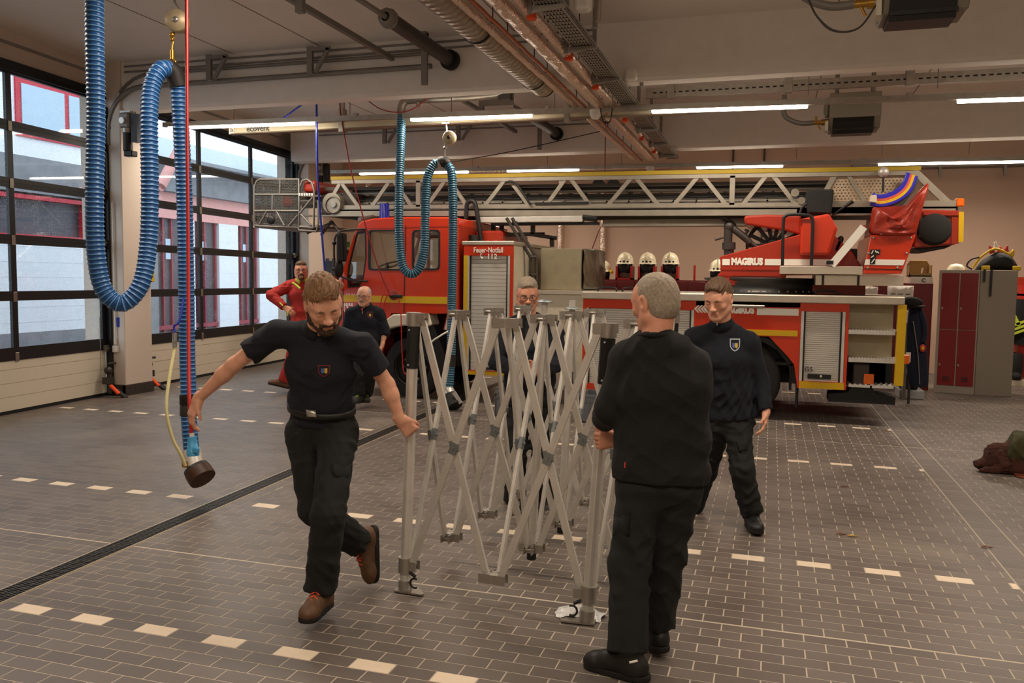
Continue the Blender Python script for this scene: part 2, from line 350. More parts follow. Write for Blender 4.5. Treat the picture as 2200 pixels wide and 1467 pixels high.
# ---- ceiling, beams, other walls
struct(MB().box((-11, -3.4, 4.95), (9.3, 19.3, 5.2)).build('ceiling', 'ceiling_paint'))
mat('seam', '#8a7868', .9)
s_ = MB()
for x in (-7.35, -5.95, -3.2, .6, 2.1): s_.box((x-.006, -3, 4.946), (x+.006, 19, 4.951))
struct(s_.build('trim_1', 'seam'))
for (y0, y1, zb) in ((10.2, 10.5, 4.245), (15.7, 16.15, 4.29), (4.7, 5.2, 4.2), (-.8, -.3, 4.2)):
    struct(MB().prism([(y0, zb+.04), (y0+.04, zb), (y1-.04, zb), (y1, zb+.04), (y1, 4.95), (y0, 4.95)], (-9.9, 0, 0), (0, 1, 0), (0, 0, 1), (19, 0, 0)).build('ceiling_beam', 'beam_paint'))
mat('wall_back_paint', '#c8aa94', .8, bump=(30, .06))
struct(MB().box((-11, 18.9, 0), (9.3, 19.2, 5.)).build('wall_back', 'wall_back_paint'))
struct(MB().box((9.0, -3.3, 0), (9.3, 19.2, 5.)).build('wall_right', 'wall_paint'))
struct(MB().box((-10.5, -3.5, 0), (9.3, -3.2, 5.)).build('wall_front', 'wall_paint'))
# ================================================================ courtyard outside the doors
mat('asphalt', '#6d7075', .9, var=.12); mat('ext_white', '#dfe3e8', .9, var=.03); mat('ext_grey', '#7f8286', .9, var=.15, vscale=3); mat('ext_pink', '#d99f98', .9, var=.06)
mat('ext_red', '#b3172e', .5); mat('ext_dark', '#3f3d46', .5, var=.2); mat('ext_pane', '#9fb4c4', .15, .2); mat('ext_metal', '#b9c3cc', .4, .5); mat('ext_block', '#cfd4d8', .9)
struct(MB().box((-60, -25, -.25), (-9.9, 45, -.05)).build('ground_courtyard', 'asphalt'))
XE = -17.0
mat('ext_red_dull', '#8c2438', .6)
def facade(name, mt, a, b, depth=.25, parent=None, X=XE, out=0.):   # block of the opposite building between two image-measured corners on plane X
    p, q = onx(a[0], a[1], X), onx(b[0], b[1], X)
    return (min(p.y, q.y), max(p.y, q.y), min(p.z, q.z), max(p.z, q.z))
def fbox(Y0, Y1, Z0, Z1, name, mt, parent, x0=-.3, x1=0.): return MB().box((XE+x0, Y0, Z0), (XE+x1, Y1, Z1)).build(name, mt, parent)
bd = thing('opposite_building', 'white block building with red framed upper window seen through the near door', 'building', (XE, 14, -.05))
fbox(4, 19.3, -.05, 2.65, 'block_wall', 'ext_white', bd)
for k in range(7): fbox(4, 19.3, .30+k*.36, .312+k*.36, 'block_joint', 'ext_block', bd, 0, .004)
fbox(4, 19.3, -.05, .42, 'plinth', 'ext_grey', bd, 0, .06)
fbox(4, 19.3, 2.65, 3.78, 'shop_band', 'ext_dark', bd, -.5, -.2)
for y in (6, 9, 12.2, 14.6, 17.3): fbox(y, y+.12, 2.65, 3.78, 'red_post', 'ext_red', bd, -.2, .0)
fbox(4, 19.3, 2.65, 2.76, 'red_sill', 'ext_red', bd, -.2, .03); fbox(4, 19.3, 3.6, 3.7, 'red_lintel', 'ext_red', bd, -.2, .03)
fbox(4, 19.3, 3.75, 4.6, 'concrete_band', 'ext_grey', bd, -.3, .05)
fbox(4, 19.3, 4.6, 9.2, 'upper_wall', 'ext_white', bd)
for y0, y1 in ((8.0, 13.6), (15.3, 18.2)):
    wd = fbox(y0, y1, 5.05, 7.6, 'window', 'ext_red', bd, 0, .05)
    nn = max(2, round((y1-y0)/1.4))
    for k in range(nn):
        a = y0+.14+k*(y1-y0-.14)/nn
        fbox(a, a+(y1-y0-.14)/nn-.14, 5.19, 6.28, 'pane', 'ext_pane', wd, .05, .07); fbox(a, a+(y1-y0-.14)/nn-.14, 6.46, 7.45, 'pane', 'ext_pane', wd, .05, .07)
fbox(19.3, 19.95, -.05, 6.0, 'corner_pier', 'ext_grey', bd)
ba = thing('gate_building', 'low building with pink wall above red framed dark gates between white piers', 'building', (XE, 28, -.05))
fbox(20, 46, 3.5, 4.25, 'pink_wall', 'ext_pink', ba); fbox(20, 46, 4.25, 5.05, 'concrete_band', 'ext_grey', ba, -.3, .3); fbox(20, 46, 5.05, 5.15, 'canopy_slab', 'ext_grey', ba, -.6, 1.0)
fbox(20, 46, 5.15, 5.9, 'roof_edge', 'ext_metal', ba, -2.4, -.4)
P0 = [(21.3, 21.57), (22.75, 23.75), (24.95, 26.2), (27.6, 28.8), (30.2, 31.4), (32.8, 46)]; g0 = 20.0
for (a, b) in P0:
    fbox(a, b, -.05, 3.5, 'pier', 'ext_white', ba)
    for k in range(6): fbox(a, b, .4+k*.5, .412+k*.5, 'block_joint', 'ext_block', ba, 0, .004)
    g = fbox(g0, a, -.05, 3.5, 'gate', 'ext_dark', ba, -.4, -.15)
    for q in (g0+.25, (g0+a)/2-.03, a-.1): fbox(q, q+.06, -.05, 3.5, 'gate_frame', 'ext_red_dull', g, -.15, -.08)
    fbox(g0+.4, g0+.66, 2.3, 2.9, 'gate_pane', 'ext_pane', g, -.15, -.1); fbox(g0, a, .22, .34, 'gate_sill', 'ext_red_dull', g, -.15, -.06)
    g0 = b
pp = thing('drain_pipe', 'pink slanting pipe outside between the hose loops', 'pipe', (-15, 17.3, 0))
a_ = onx(345, 400, -14.5); MB().cyl(a_, onx(385, 322, -14.5), .13).tube([a_, (a_.x-.3, a_.y, a_.z-.1), (XE, a_.y, a_.z-.1)], .13, 10).build('pipe_run', 'ext_pink', pp)
# ================================================================ LED light rows
LEDS = {11.1: [(-9.2, -6.6), (-5.02, -3.22), (-1.58, .35), (2.02, 4.6)], 16.35: [(-8.6, -6.1), (-5.25, -3.75), (-1.45, .12), (1.75, 5.)], 5.0: [(-7.5, -5.5), (-4, -2), (-.6, 1.4), (2.8, 4.8)], .8: [(-3, -1), (0, 2)]}
for ri, (yy, zz) in enumerate(LAMP_ROWS):
    r = thing('led_light_row', ['long grey light rail with LED strips above the labelled extraction rail', 'LED light rail hanging against the rear beam above the ladder', 'unseen LED light rail over the men', 'unseen LED light rail behind the photographer'][ri], 'light', (-2, yy, zz))
    sl = lambda p, k=(.0135 if ri == 0 else .009 if ri == 1 else 0): (p[0], p[1], p[2]-k*(p[0]+4.2))
    MB(sl).box((-9.3, yy-.03, zz-.012), (7.5, yy+.03, zz+.06)).build('rail', 'galv', r)
    for (a, b) in LEDS[yy]:
        MB(sl).box((a, yy-.034, zz-.05), (b, yy+.034, zz-.012)).build('led_strip', 'led', r, bevel=.008); strip_light(a, b, yy, sl(((a+b)/2, 0, zz))[2]-.055, .0135 if ri == 0 else .009 if ri == 1 else 0)
    for x in (-8, -6, -4.4, -2.9, .35, 1.8, 3.2): MB().cyl((x, yy, zz+.05), (x, yy, 4.95), .006, n=6).build('suspension_wire', 'galv_dull', r)
    for x in (-5.9, -3., 1.5): MB(sl).box((x-.03, yy-.04, zz+.03), (x+.03, yy+.04, zz+.09)).build('clip', 'galv', r)
    if ri < 2:
        MB().lathe([(.001, -.13), (.05, -.115), (.075, -.06), (.08, 0)], (-2.33, yy-.02, zz-.01), n=14).build('motion_sensor', 'white_paint', r)
# ---- extraction rail with lettering, hose 2 hanging from it
mat('rail_cream', '#cfc3a6', .4, .3); mat('ink', '#3a3f45', .6)
er = thing('extraction_rail', 'cream exhaust extraction rail lettered ecovent below the lamps', 'rail', (-4.7, 11.52, 4.1))
z0 = 4.095
MB().box((-8.33, 11.47, z0), (-1.05, 11.57, z0+.10)).build('rail_body', 'rail_cream', er, bevel=.01)
MB().box((-8.33, 11.46, z0-.012), (-1.05, 11.58, z0)).build('rail_slot', 'seam', er)
MB().box((-8.35, 11.46, z0-.01), (-8.25, 11.58, z0+.11)).build('end_cap', 'white_paint', er)
text_mesh('ecovent', .13, (-8.03, 11.467, z0+.02), (1, 0, 0), (0, 0, 1), 'ink', er, bold=.002)
text_mesh('2a', .07, (-8.33, 11.458, z0+.03), (1, 0, 0), (0, 0, 1), 'ink', er, name='small_mark')
for x in (-6.35, -2.82): 
    g = MB(); g.box((x-.035, 11.45, z0-.05), (x+.035, 11.59, z0+.30)); g.box((x-.03, 11.5, z0+.3), (x+.03, 11.54, 4.95)); g.build('hanger', 'galv', er)
# ================================================================ pipes, duct and trays under the ceiling
dm = mat('duct_metal', '#a89e90', .38, .9, var=.08)
t = thing('spiral_duct', 'wide spiral-wound metal ventilation duct ending open under the ceiling', 'duct', (-2.8, 7, 4.2))
g = MB(); prof = []; L0 = 2.5; L1 = 10.25; n = int((L1-L0)/.11)
for i in range(n): prof += [(.15, L0+i*.11), (.15, L0+i*.11+.10), (.1518, L0+i*.11+.103), (.1518, L0+i*.11+.108)]
g.lathe(prof, (-2.82, 0, 4.27), (0, 1, 0), 28); g.build('duct_tube', 'duct_metal', t)
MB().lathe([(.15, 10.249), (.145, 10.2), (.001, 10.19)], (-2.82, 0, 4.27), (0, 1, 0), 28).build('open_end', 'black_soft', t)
for y in (4.9, 7.75, 9.75): MB().lathe([(.156, y), (.162, y), (.162, y+.025), (.156, y+.025)], (-2.82, 0, 4.27), (0, 1, 0), 28).build('hanger_band', 'black', t); 
def pipe(name, label, x, z, r, y0, y1, mt, bands=0, cat='pipe'):
    t = thing(name, label, cat, (x, 8, z)); rr = random.Random(int(x*1000)); pts = []; rad = []
    y = y0
    while y < y1: pts.append((x+rr.uniform(-.004, .004), y, z)); rad.append(r*(1+(rr.uniform(-.05, .05) if mt == 'foil' else 0))); y += .12
    MB().tube(pts, rad, 14).build('pipe_run', mt, t)
    for y in np.arange(y0+.8, y1, 1.45): MB().cyl((x, y, z), (x, y, 4.95), .006, n=6).build('hanger_rod', 'steel_dark', t)
    return t
pipe('insulated_pipe', 'slim foil-wrapped pipe next to the spiral duct', -2.62, 4.19, .045, 2.5, 16.2, 'foil')
pipe('copper_pipe', 'thin bare copper pipe between two foil-wrapped pipes', -2.47, 4.15, .018, 2.5, 16.2, 'copper')
pipe('insulated_pipe', 'thick foil-wrapped pipe right of the copper pipe', -2.28, 4.17, .07, 2.5, 16.2, 'foil')
p3_ = pipe('insulated_pipe', 'foil-wrapped pipe with orange clamps beside the cable tray', -2.11, 4.18, .052, 2.5, 16.4, 'foil')
for y in (7.15, 8.55, 9.9, 12.0, 13.6, 15.0): MB().box((-2.13, y-.035, 4.10), (-2.05, y+.035, 4.18)).build('clamp_cap', 'orange', p3_, bevel=.01)
mat('tray_hole', '#1d1a18', .9)
def tray(name, label, ya, yb, x0, x1, z, hang):
    t = thing(name, label, 'cable tray', ((x0+x1)/2, ya, z)); 
    g = MB(); g.box((x0, ya, z), (x1, yb, z+.004)); g.box((x0, ya, z), (x0+.004, yb, z+.06)); g.box((x1-.004, ya, z), (x1, yb, z+.06)); g.build('tray_body', 'galv', t)
    g = MB(); y = ya+.03; i = 0
    while y < yb-.03:
        for k in range(6): xx = x0+.02+k*(x1-x0-.04)/6; g.box((xx+(.012 if i % 2 else 0), y, z-.0015), (xx+.02, y+.03, z+.0005)) if (x1-x0) > .1 else None
        g.box((x1-.001, y, z+.02), (x1+.001, y+.03, z+.035)); y += .05; i += 1
    tag(g.build('slot_pattern', 'tray_hole', t), kind='stuff')
    for y in hang:
        MB().prism([(0, 0), (.30, .03), (.30, .055), (0, .055)], (x0-.04, y, z-.06), (1, 0, 0), (0, 0, 1), (0, .035, 0)).build('bracket_arm', 'galv', t)
        MB().box((x0-.07, y-.01, z-.06), (x0-.03, y+.045, 4.95)).build('bracket_post', 'galv_dull', t)
    return t
tray('cable_tray', 'perforated cable tray on brackets running along beside the pipes', 2.6, 16.2, -2.0, -1.78, 4.16, [y for y in (4.3, 5.7, 6.95, 8.25, 9.6, 11.55, 12.9, 14.3, 15.6)])
for y in (7.35, 10.0): 
    c = thing('junction_box', 'round white junction box with pipe elbow on the tray edge, near the %s' % ('upper picture edge' if y < 8 else 'light rail'), 'box', (-1.72, y, 4.3))
    MB().box((-1.76, y, 4.22), (-1.62, y+.14, 4.36)).build('box_body', 'white_paint', c, bevel=.03, segs=2); MB().tube(crom([(-1.6, y+.3, 4.2), (-1.6, y+.3, 4.5), (-1.66, y+.3, 4.6), (-1.76, y+.3, 4.6)], 4), .025, 8).build('conduit', 'galv', c)
MB().box((-1.70, 7.9, 4.22), (-1.66, 7.94, 4.95)).build('tray_post', 'galv', thing('tray_post', 'upright channel post right of the cable tray', 'post', (-1.68, 7.92, 4.2)))
t = thing('cable_tray', 'narrow slotted cable rail running sideways behind the light row', 'cable tray', (1, 12, 4.5))
MB().box((-1.8, 12.0, 4.42), (7, 12.05, 4.56)).build('tray_body', 'galv', t); g = MB(); x = -1.7
while x < 6: g.box((x, 11.998, 4.48), (x+.05, 12.0, 4.5)); x += .09
tag(g.build('slot_pattern', 'tray_hole', t), kind='stuff')
for x in (-1.45, .12, 1.62, 3.0): MB().box((x-.05, 11.97, 4.40), (x+.05, 12.08, 4.68)).build('hanger', 'galv', t)
t = thing('cable_tray', 'slotted tray on small brackets high on the rear wall', 'cable tray', (3, 18.7, 4.2)); MB().box((1.5, 18.55, 4.18), (8, 18.9, 4.28)).build('tray_body', 'galv_dull', t)
for x in (3.1, 4.25, 5.3): MB().prism([(0, 0), (.15, 0), (0, -.22)], (x, 18.5, 4.18), (0, 1, 0), (0, 0, 1), (.05, 0, 0)).build('bracket', 'galv_dull', t)
# foil pipes along the back wall
for z, r, lab in ((4.35, .07, 'upper foil-wrapped pipe running along the rear wall'), (4.18, .055, 'lower foil-wrapped pipe running along the rear wall')):
    t = thing('insulated_pipe', lab, 'pipe', (-6, 18.6, z)); MB().tube([(-9.5, 18.6, z), (-7, 18.6, z+.005), (-4.5, 18.6, z), (-2.2, 18.6, z)], r, 10).build('pipe_run', 'foil', t); MB().tube([(-9.45, 18.6, z), (-9.6, 18.6, z-.1), (-9.6, 18.6, z-.8)], r, 10).build('elbow', 'foil', t)
for x in (-4.72, -3.72): t = thing('insulated_pipe', 'foil riser pipe on the rear wall, %s of two behind the body ladder' % ('left one' if x < -4 else 'right one'), 'pipe', (x, 18.7, 2)); MB().cyl((x, 18.75, 0), (x, 18.75, 4.2), .07).build('pipe_run', 'foil', t)
for x in (-.9, -.25): t = thing('wall_joint', 'dark vertical wall joint behind the turntable, %s one' % ('left' if x < -.5 else 'right'), 'joint', (x, 18.89, 2)); MB().box((x-.02, 18.86, 0), (x+.02, 18.9, 4.9)).build('joint_strip', 'steel_dark', t)
# strut channel, grey sleeve pipes through the beams, hung brackets, door end brackets
for k, (dy, lab) in enumerate(((0, 'front'), (5.5, 'rear'))):
    t = thing('strut_channel', 'diagonal-looking steel strut channel under the %s ceiling bay' % lab, 'strut', (-4.84, 9+dy, 4.75)); MB().box((-4.87, 6.5+dy, 4.66), (-4.81, 10.1+dy, 4.72)).build('channel', 'galv_dull', t); MB().cyl((-4.84, 7+dy, 4.7), (-4.84, 7+dy, 4.95), .01).build('rod', 'galv_dull', t)
    t = thing('torsion_pipe', 'grey wrapped pipe ending in a black disc at the %s beam' % lab, 'pipe', (-4.05, 9.5+dy, 4.65))
    MB().cyl((-4.1, 8.45+dy, 4.66), (-4.03, 10.05+dy, 4.62), .085, n=16).build('sleeve', 'steel_dark', t); MB().cyl((-4.03, 10.05+dy, 4.62), (-4.02, 10.13+dy, 4.62), .125, n=20).build('end_disc', 'rubber', t); MB().cyl((-4.12, 7.7+dy, 4.66), (-4.1, 8.5+dy, 4.66), .03).build('shaft', 'galv_dull', t)
    MB().lathe([(.05, 0), (.10, .02), (.10, .06), (.11, .07), (.11, .1), (.05, .12)], (-4.1, 8.38+dy, 4.66), (0, 1, 0), 12).build('coupling', 'galv_dull', t)
    g = MB(); g.box((-4.7, 7.55+dy, 4.5), (-4.62, 7.62+dy, 4.95)); g.box((-4.62, 7.55+dy, 4.66), (-4.1, 7.58+dy, 4.86)); g.build('shaft_bracket', 'galv_dull', t)
    t = thing('hanging_bracket', 'slotted steel post hanging at the %s beam beside the black disc' % lab, 'bracket', (-4.33, 10.0+dy, 4.5)); g = MB(); g.box((-4.37, 9.96+dy, 4.3), (-4.29, 10.0+dy, 4.94)); g.box((-4.5, 9.9+dy, 4.91), (-4.29, 10.02+dy, 4.95)); g.build('post', 'galv_dull', t)
    for x, w in ((-7.6, 'left'), (-6.0, 'right')):
        t = thing('track_bracket', 'slotted angle bracket holding the door track at the %s beam, %s one' % (lab, w), 'bracket', (x, 10+dy, 4.7)); g = MB(); g.box((x-.04, 9.98+dy, 4.55), (x+.04, 10.03+dy, 4.9)); g.bar((x+.04, 10+dy, 4.86), (x+.30, 10+dy, 4.86), .04, .05); g.bar((x+.28, 10+dy, 4.86), (x+.08, 10+dy, 4.56), .04, .05); g.build('bracket_body', 'galv_dull', t)
    t = thing('conduit', 'thin grey conduit pair along the %s beam face' % lab, 'conduit', (-5, 10.15+dy, 4.85)); g = MB()
    for z in (4.80, 4.88): g.cyl((-9.2, 10.17+dy, z), (-2.2, 10.17+dy, z), .014, n=8)
    g.build('conduit_run', 'galv_dull', t)
# ---- gas heaters
mat('heater_grey', '#8d8676', .5, .2)
def heater(p, s, lab):
    t = thing('gas_heater', lab, 'heater', p); x, y, z = p; w, d, h = s
    B = [(0, .16), (.10, 0), (d-.02, 0), (d, .05), (d, h), (0, h)]
    MB().prism(B, (x, y, z), (0, 1, 0), (0, 0, 1), (w, 0, 0)).build('casing', 'heater_grey', t, bevel=.012)
    for k in range(5): MB().box((x+.05, y+.06+k*.09, z-.02), (x+w-.08, y+.10+k*.09, z+.012)).build('louver', 'black', t)
    MB().prism([(.0, .15), (.10, 0), (d-.1, 0), (d-.1, -.05), (.1, -.06), (.03, .1)], (x+.05, y-.004, z), (0, 1, 0), (0, 0, 1), (w-.14, 0, 0)).build('burner_grille', 'black', t)
    MB().box((x-.05, y+.02, z-.02), (x-.01, y+.2, z+.12)).build('reflector_lip', 'cream', t)
    MB().tube(crom([(x-.62, y+.2, z+h+.05), (x-.62, y+.2, z+h-.2), (x-.55, y+.2, z+.2), (x-.38, y+.2, z+.13), (x-.2, y+.2, z+.13)], 5), .035, 10).build('gas_pipe', 'galv_dull', t)
    g = MB(); g.cyl((x-.24, y+.2, z+.13), (x-.08, y+.2, z+.13), .03); g.cyl((x-.17, y+.2, z+.13), (x-.17, y+.2, z+.22), .015); g.cyl((x-.15, y+.2, z+.11), (x-.11, y+.2, z+.03), .013); g.cyl((x-.1, y+.2, z+.13), (x, y+.2, z+.13), .045); g.build('gas_valve', 'brass', t)
    MB().box((x-.07, y+.1, z+.2), (x, y+.3, z+.38)).build('gas_control', 'heater_grey', t, bevel=.02); MB().cyl((x+.1, y+.2, z+h), (x+.1, y+.2, 4.95), .03).build('hanger', 'galv_dull', t); MB().cyl((x+w-.1, y+.2, z+h), (x+w-.1, y+.2, 4.95), .03).build('hanger', 'galv_dull', t)
heater((.70, 12.8, 4.03), (.68, .5, .50), 'grey gas heater hanging at the beam between the two light rows')
hp = ony(1897, 38, 7.2); heater((hp.x, 7.2, hp.z+.05), (.62, .5, .5), 'dark gas heater cut off by the upper picture edge')
t = thing('loose_cable', 'pair of grey cables looping down beside the upper heater', 'cable')
for dx in (0, .012): MB().tube(crom([ony(1733, -10, 7.25), ony(1755, 35, 7.25), ony(1790+dx*300, 66, 7.25), ony(1845, 60, 7.25), ony(1886, 5, 7.25)], 6), .008, 6).build('cable_run', 'steel_dark', t)
# hose 2's supply pipe
t = thing('supply_pipe', 'galvanised extraction pipe with elbow above the rear blue hose', 'pipe', (-5.1, 10.6, 4.4))
A = [ony(862, 252, 11.5), ony(862, 235, 11.5), ony(868, 220, 11.5), ony(885, 214, 11.5), ony(960, 211, 11.5), ony(1065, 202, 11.5), ony(1100, 185, 11.5)]
MB().tube(crom(A, 6), .062, 16).build('pipe_run', 'galv', t); MB().box(ony(1072, 216, 11.5)-Vector((0, .05, 0)), ony(1098, 194, 11.5)+Vector((0, .08, 0))).build('end_box', 'steel_dark', t)
MB().cyl(ony(898, 220, 11.46), ony(898, 230, 11.46), .03).build('damper', 'galv', t)
# cords hanging from the ceiling
def cord(name, lab, pts, r, mt, cat='cord'):
    t = thing(name, lab, cat, pts[0]); MB().tube(crom(pts, 6), r, 6).build('cord_run', mt, t); return t
cord('air_hose', 'blue air hose hanging straight down beside the ladder cage', [ony(680, 220, 11.2), ony(682, 360, 11.2), ony(689, 470, 11.2), ony(697, 570, 11.2), ony(703, 612, 11.2)], .016, 'blue_line')
cord('air_hose', 'short blue hose slanting above the light rail', [ony(652, 222, 11.2), ony(602, 259, 11.2)], .014, 'blue_line')
cord('charging_cable', 'thin red cable hanging down across the cab door to the handle', [ony(729, 216, 11.2), ony(735, 262, 11.2), ony(755, 370, 11.2), ony(790, 500, 11.3), ony(815, 580, 11.35), ony(838, 634, 11.38)], .01, 'red_line')
cord('red_cable', 'red cable draped over the extraction pipe', [ony(787, 213, 11.4), ony(815, 233, 11.4), ony(850, 241, 11.4), ony(885, 235, 11.4), ony(925, 207, 11.4)], .008, 'red_line')
cord('black_cable', 'thin black cable sagging between balancer and ceiling pipes', [ony(970, 348, 11.5), ony(1100, 325, 12.5), ony(1290, 282, 13.0)], .008, 'black')
cord('black_cable', 'loop of black cable hanging at the light rail', [ony(1303, 195, 11.0), ony(1290, 220, 11.0), ony(1295, 258, 11.0), ony(1310, 262, 11.0), ony(1316, 232, 11.0)], .008, 'black')
cord('red_cable', 'thin red cable hanging behind the covered box on the truck', [ony(1300, 330, 15.5)+Vector((0, 0, .6)), ony(1300, 330, 15.5), ony(1297, 465, 15.5), ony(1285, 500, 15.5), ony(1268, 545, 15.5)], .01, 'red_line')
# door motors
def motor(p, lab):
    t = thing('door_motor', lab, 'motor', p); x, y, z = p
    MB().box((x-.08, y-.1, z-.1), (x+.08, y+.06, z+.12)).build('gearbox', 'galv_dull', t, bevel=.02); MB().cyl((x, y-.02, z-.1), (x, y-.02, z-.42), .065).build('motor_body', 'black', t); MB().cyl((x, y-.02, z-.1), (x, y-.02, z-.16), .075).build('flange', 'galv', t)
    MB().box((x-.03, y-.08, z-.50), (x+.12, y+.04, z-.42)).build('terminal_box', 'black', t, bevel=.01); MB().cyl((x, y-.14, z), (x, y-.1, z), .045).build('shaft_hub', 'alu', t); MB().box((x+.1, y-.06, z-.3), (x+.2, y+.04, z+.1)).build('chain_guard', 'black', t)
    for k in range(5): MB().box((x-.09, y-.07+k*.03, z+.12), (x+.09, y-.055+k*.03, z+.15)).build('cooling_fin', 'galv', t)
mp = ony(276, 262, 9.96); motor((mp.x, mp.y, mp.z), 'door motor on the pillar between the two hose strands')
mp = onx(690, 362, lx(16)+.35); motor((mp.x, mp.y, mp.z), 'door motor beside the rear door above the ladder cage')
# ================================================================ turntable ladder truck
YT = 11.5
mat('alu_plate', '#c9bfae', .42, .55, bump=(75, .35, .004), var=.05); mat('box_alu', '#a59c82', .4, .6, bump=(75, .4, .004), var=.06); mat('shutter', '#d8d3c8', .42, .25); mat('stripe_white', '#fbf6ea', .35); mat('stripe_yellow', '#dcb010', .4); mat('rail_yellow', '#a88c12', .5)
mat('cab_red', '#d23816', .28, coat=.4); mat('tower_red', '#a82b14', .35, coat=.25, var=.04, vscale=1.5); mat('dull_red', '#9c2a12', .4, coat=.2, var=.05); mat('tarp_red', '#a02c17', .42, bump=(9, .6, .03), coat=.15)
mat('tarp_olive', '#4f4630', .35, bump=(7, .7, .04), coat=.3); mat('blue_lens', '#1a1f9c', .15, coat=.8); mat('amber', '#e8690e', .2, coat=.6); mat('seat_dark', '#262322', .8); mat('fender', '#ece0c8', .4)
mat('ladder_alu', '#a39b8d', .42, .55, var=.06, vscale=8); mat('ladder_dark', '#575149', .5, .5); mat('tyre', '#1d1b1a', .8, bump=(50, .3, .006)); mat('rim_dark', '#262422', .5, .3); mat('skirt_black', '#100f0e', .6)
mat('hose_blue', '#3a36c8', .3, coat=.4); mat('hose_pink', '#e86a55', .35); mat('hose_yellow', '#f0c62a', .35); glass_mat('cab_glass', '#e9ecea', gl=.08)
def perf(name, col, scale, r):
    m = mat(name, col, .45, .6); nt = m.node_tree; N = nt.nodes; L = nt.links; b = N['Principled BSDF']
    tc = N.new('ShaderNodeTexCoord'); mp = N.new('ShaderNodeMapping'); mp.inputs['Rotation'].default_value = (math.pi/2, 0, 0); L.new(tc.outputs['Object'], mp.inputs[0])
    br = N.new('ShaderNodeSeparateXYZ'); L.new(tc.outputs['Object'], br.inputs[0])
    def M(op, a, b_): n = N.new('ShaderNodeMath'); n.operation = op; (L.new(a, n.inputs[0]) if hasattr(a, 'links') else setattr(n.inputs[0], 'default_value', a)); (L.new(b_, n.inputs[1]) if hasattr(b_, 'links') else setattr(n.inputs[1], 'default_value', b_)); return n.outputs[0]
    u = M('MULTIPLY', M('ADD', br.outputs[0], br.outputs[1]), scale); v = M('MULTIPLY', br.outputs[2], scale*1.15)
    row = M('FLOOR', v, 0); u2 = M('ADD', u, M('MULTIPLY', M('FLOORED_MODULO', row, 2.), .5))
    du = M('SUBTRACT', M('FRACT', u2, 0), .5); dv = M('SUBTRACT', M('FRACT', v, 0), .5); d = M('ADD', M('MULTIPLY', du, du), M('MULTIPLY', dv, dv)); h = M('LESS_THAN', d, r*r)
    t = N.new('ShaderNodeBsdfTransparent'); mx = N.new('ShaderNodeMixShader'); L.new(h, mx.inputs[0]); L.new(b.outputs[0], mx.inputs[1]); L.new(t.outputs[0], mx.inputs[2]); L.new(mx.outputs[0], N['Material Output'].inputs[0]); return m
perf('perf_plate', '#cdb79c', 22., .27); mat('cage_grey', '#7d7a74', .5, .6); perf('perf_cage', '#57554f', 34., .42)
def plate(name, mtl, parent, outer, holes=(), Y=YT, th=.04, bevel=0, round_=0):
    """flat panel in a Y plane, outlines given as (X, Z); holes are real openings"""
    c = bpy.data.curves.new(name, 'CURVE'); c.dimensions = '2D'; c.fill_mode = 'BOTH'; c.extrude = th/2
    for pts in [outer]+list(holes):
        s = c.splines.new('POLY'); s.points.add(len(pts)-1); s.use_cyclic_u = True
        for p, (x, z) in zip(s.points, pts): p.co = (x, z, 0, 1)
    t = bpy.data.objects.new(name, c); COL.objects.link(t); dg = bpy.context.evaluated_depsgraph_get(); dg.update()
    me = bpy.data.meshes.new_from_object(t.evaluated_get(dg)); bpy.data.objects.remove(t)
    off = ROOT.get(parent.name, Vector())
    me.transform(Matrix.Translation(Vector((0, Y+th/2, 0))-off) @ Matrix(((1,0,0,0),(0,0,-1,0),(0,1,0,0),(0,0,0,1))))
    me.polygons.foreach_set('use_smooth', np.zeros(len(me.polygons), bool)); me.materials.clear(); me.materials.append(MATS[mtl]); o = bpy.data.objects.new(name, me); COL.objects.link(o); o.parent = parent; ROOT[o.name] = off
    if bevel: q = o.modifiers.new('bevel', 'BEVEL'); q.width = bevel; q.limit_method = 'ANGLE'
    return o
def Q(pts, Y=YT): return [(p.x, p.z) for p in [ony(a, b, Y) for a, b in pts]]
def rrect(x0, z0, x1, z1, r=.05, n=4):
    o = []
    for cx, cz, a0 in ((x1-r, z1-r, 0), (x0+r, z1-r, 90), (x0+r, z0+r, 180), (x1-r, z0+r, 270)):
        for k in range(n+1): a = math.radians(a0+90*k/n); o.append((cx+r*math.cos(a), cz+r*math.sin(a)))
    return o
def XZ(px_, py_, Y=YT): p = ony(px_, py_, Y); return p.x, p.z
TR = thing('fire_truck', 'red turntable ladder fire truck parked sideways behind the men', 'fire truck', (-2.4, 12.7, 0))
def P_(name, m, mtl, parent=TR, **k): return m.build(name, mtl, parent, **k)
def poly(name, pts, mtl, Y, depth, parent=TR, bevel=0, Yq=None, **k):
    pts = Q(pts, Yq if Yq is not None else Y); return MB().prism(pts[::-1], (0, Y, 0), (1, 0, 0), (0, 0, 1), (0, depth, 0)).build(name, mtl, parent, bevel=bevel, **k)
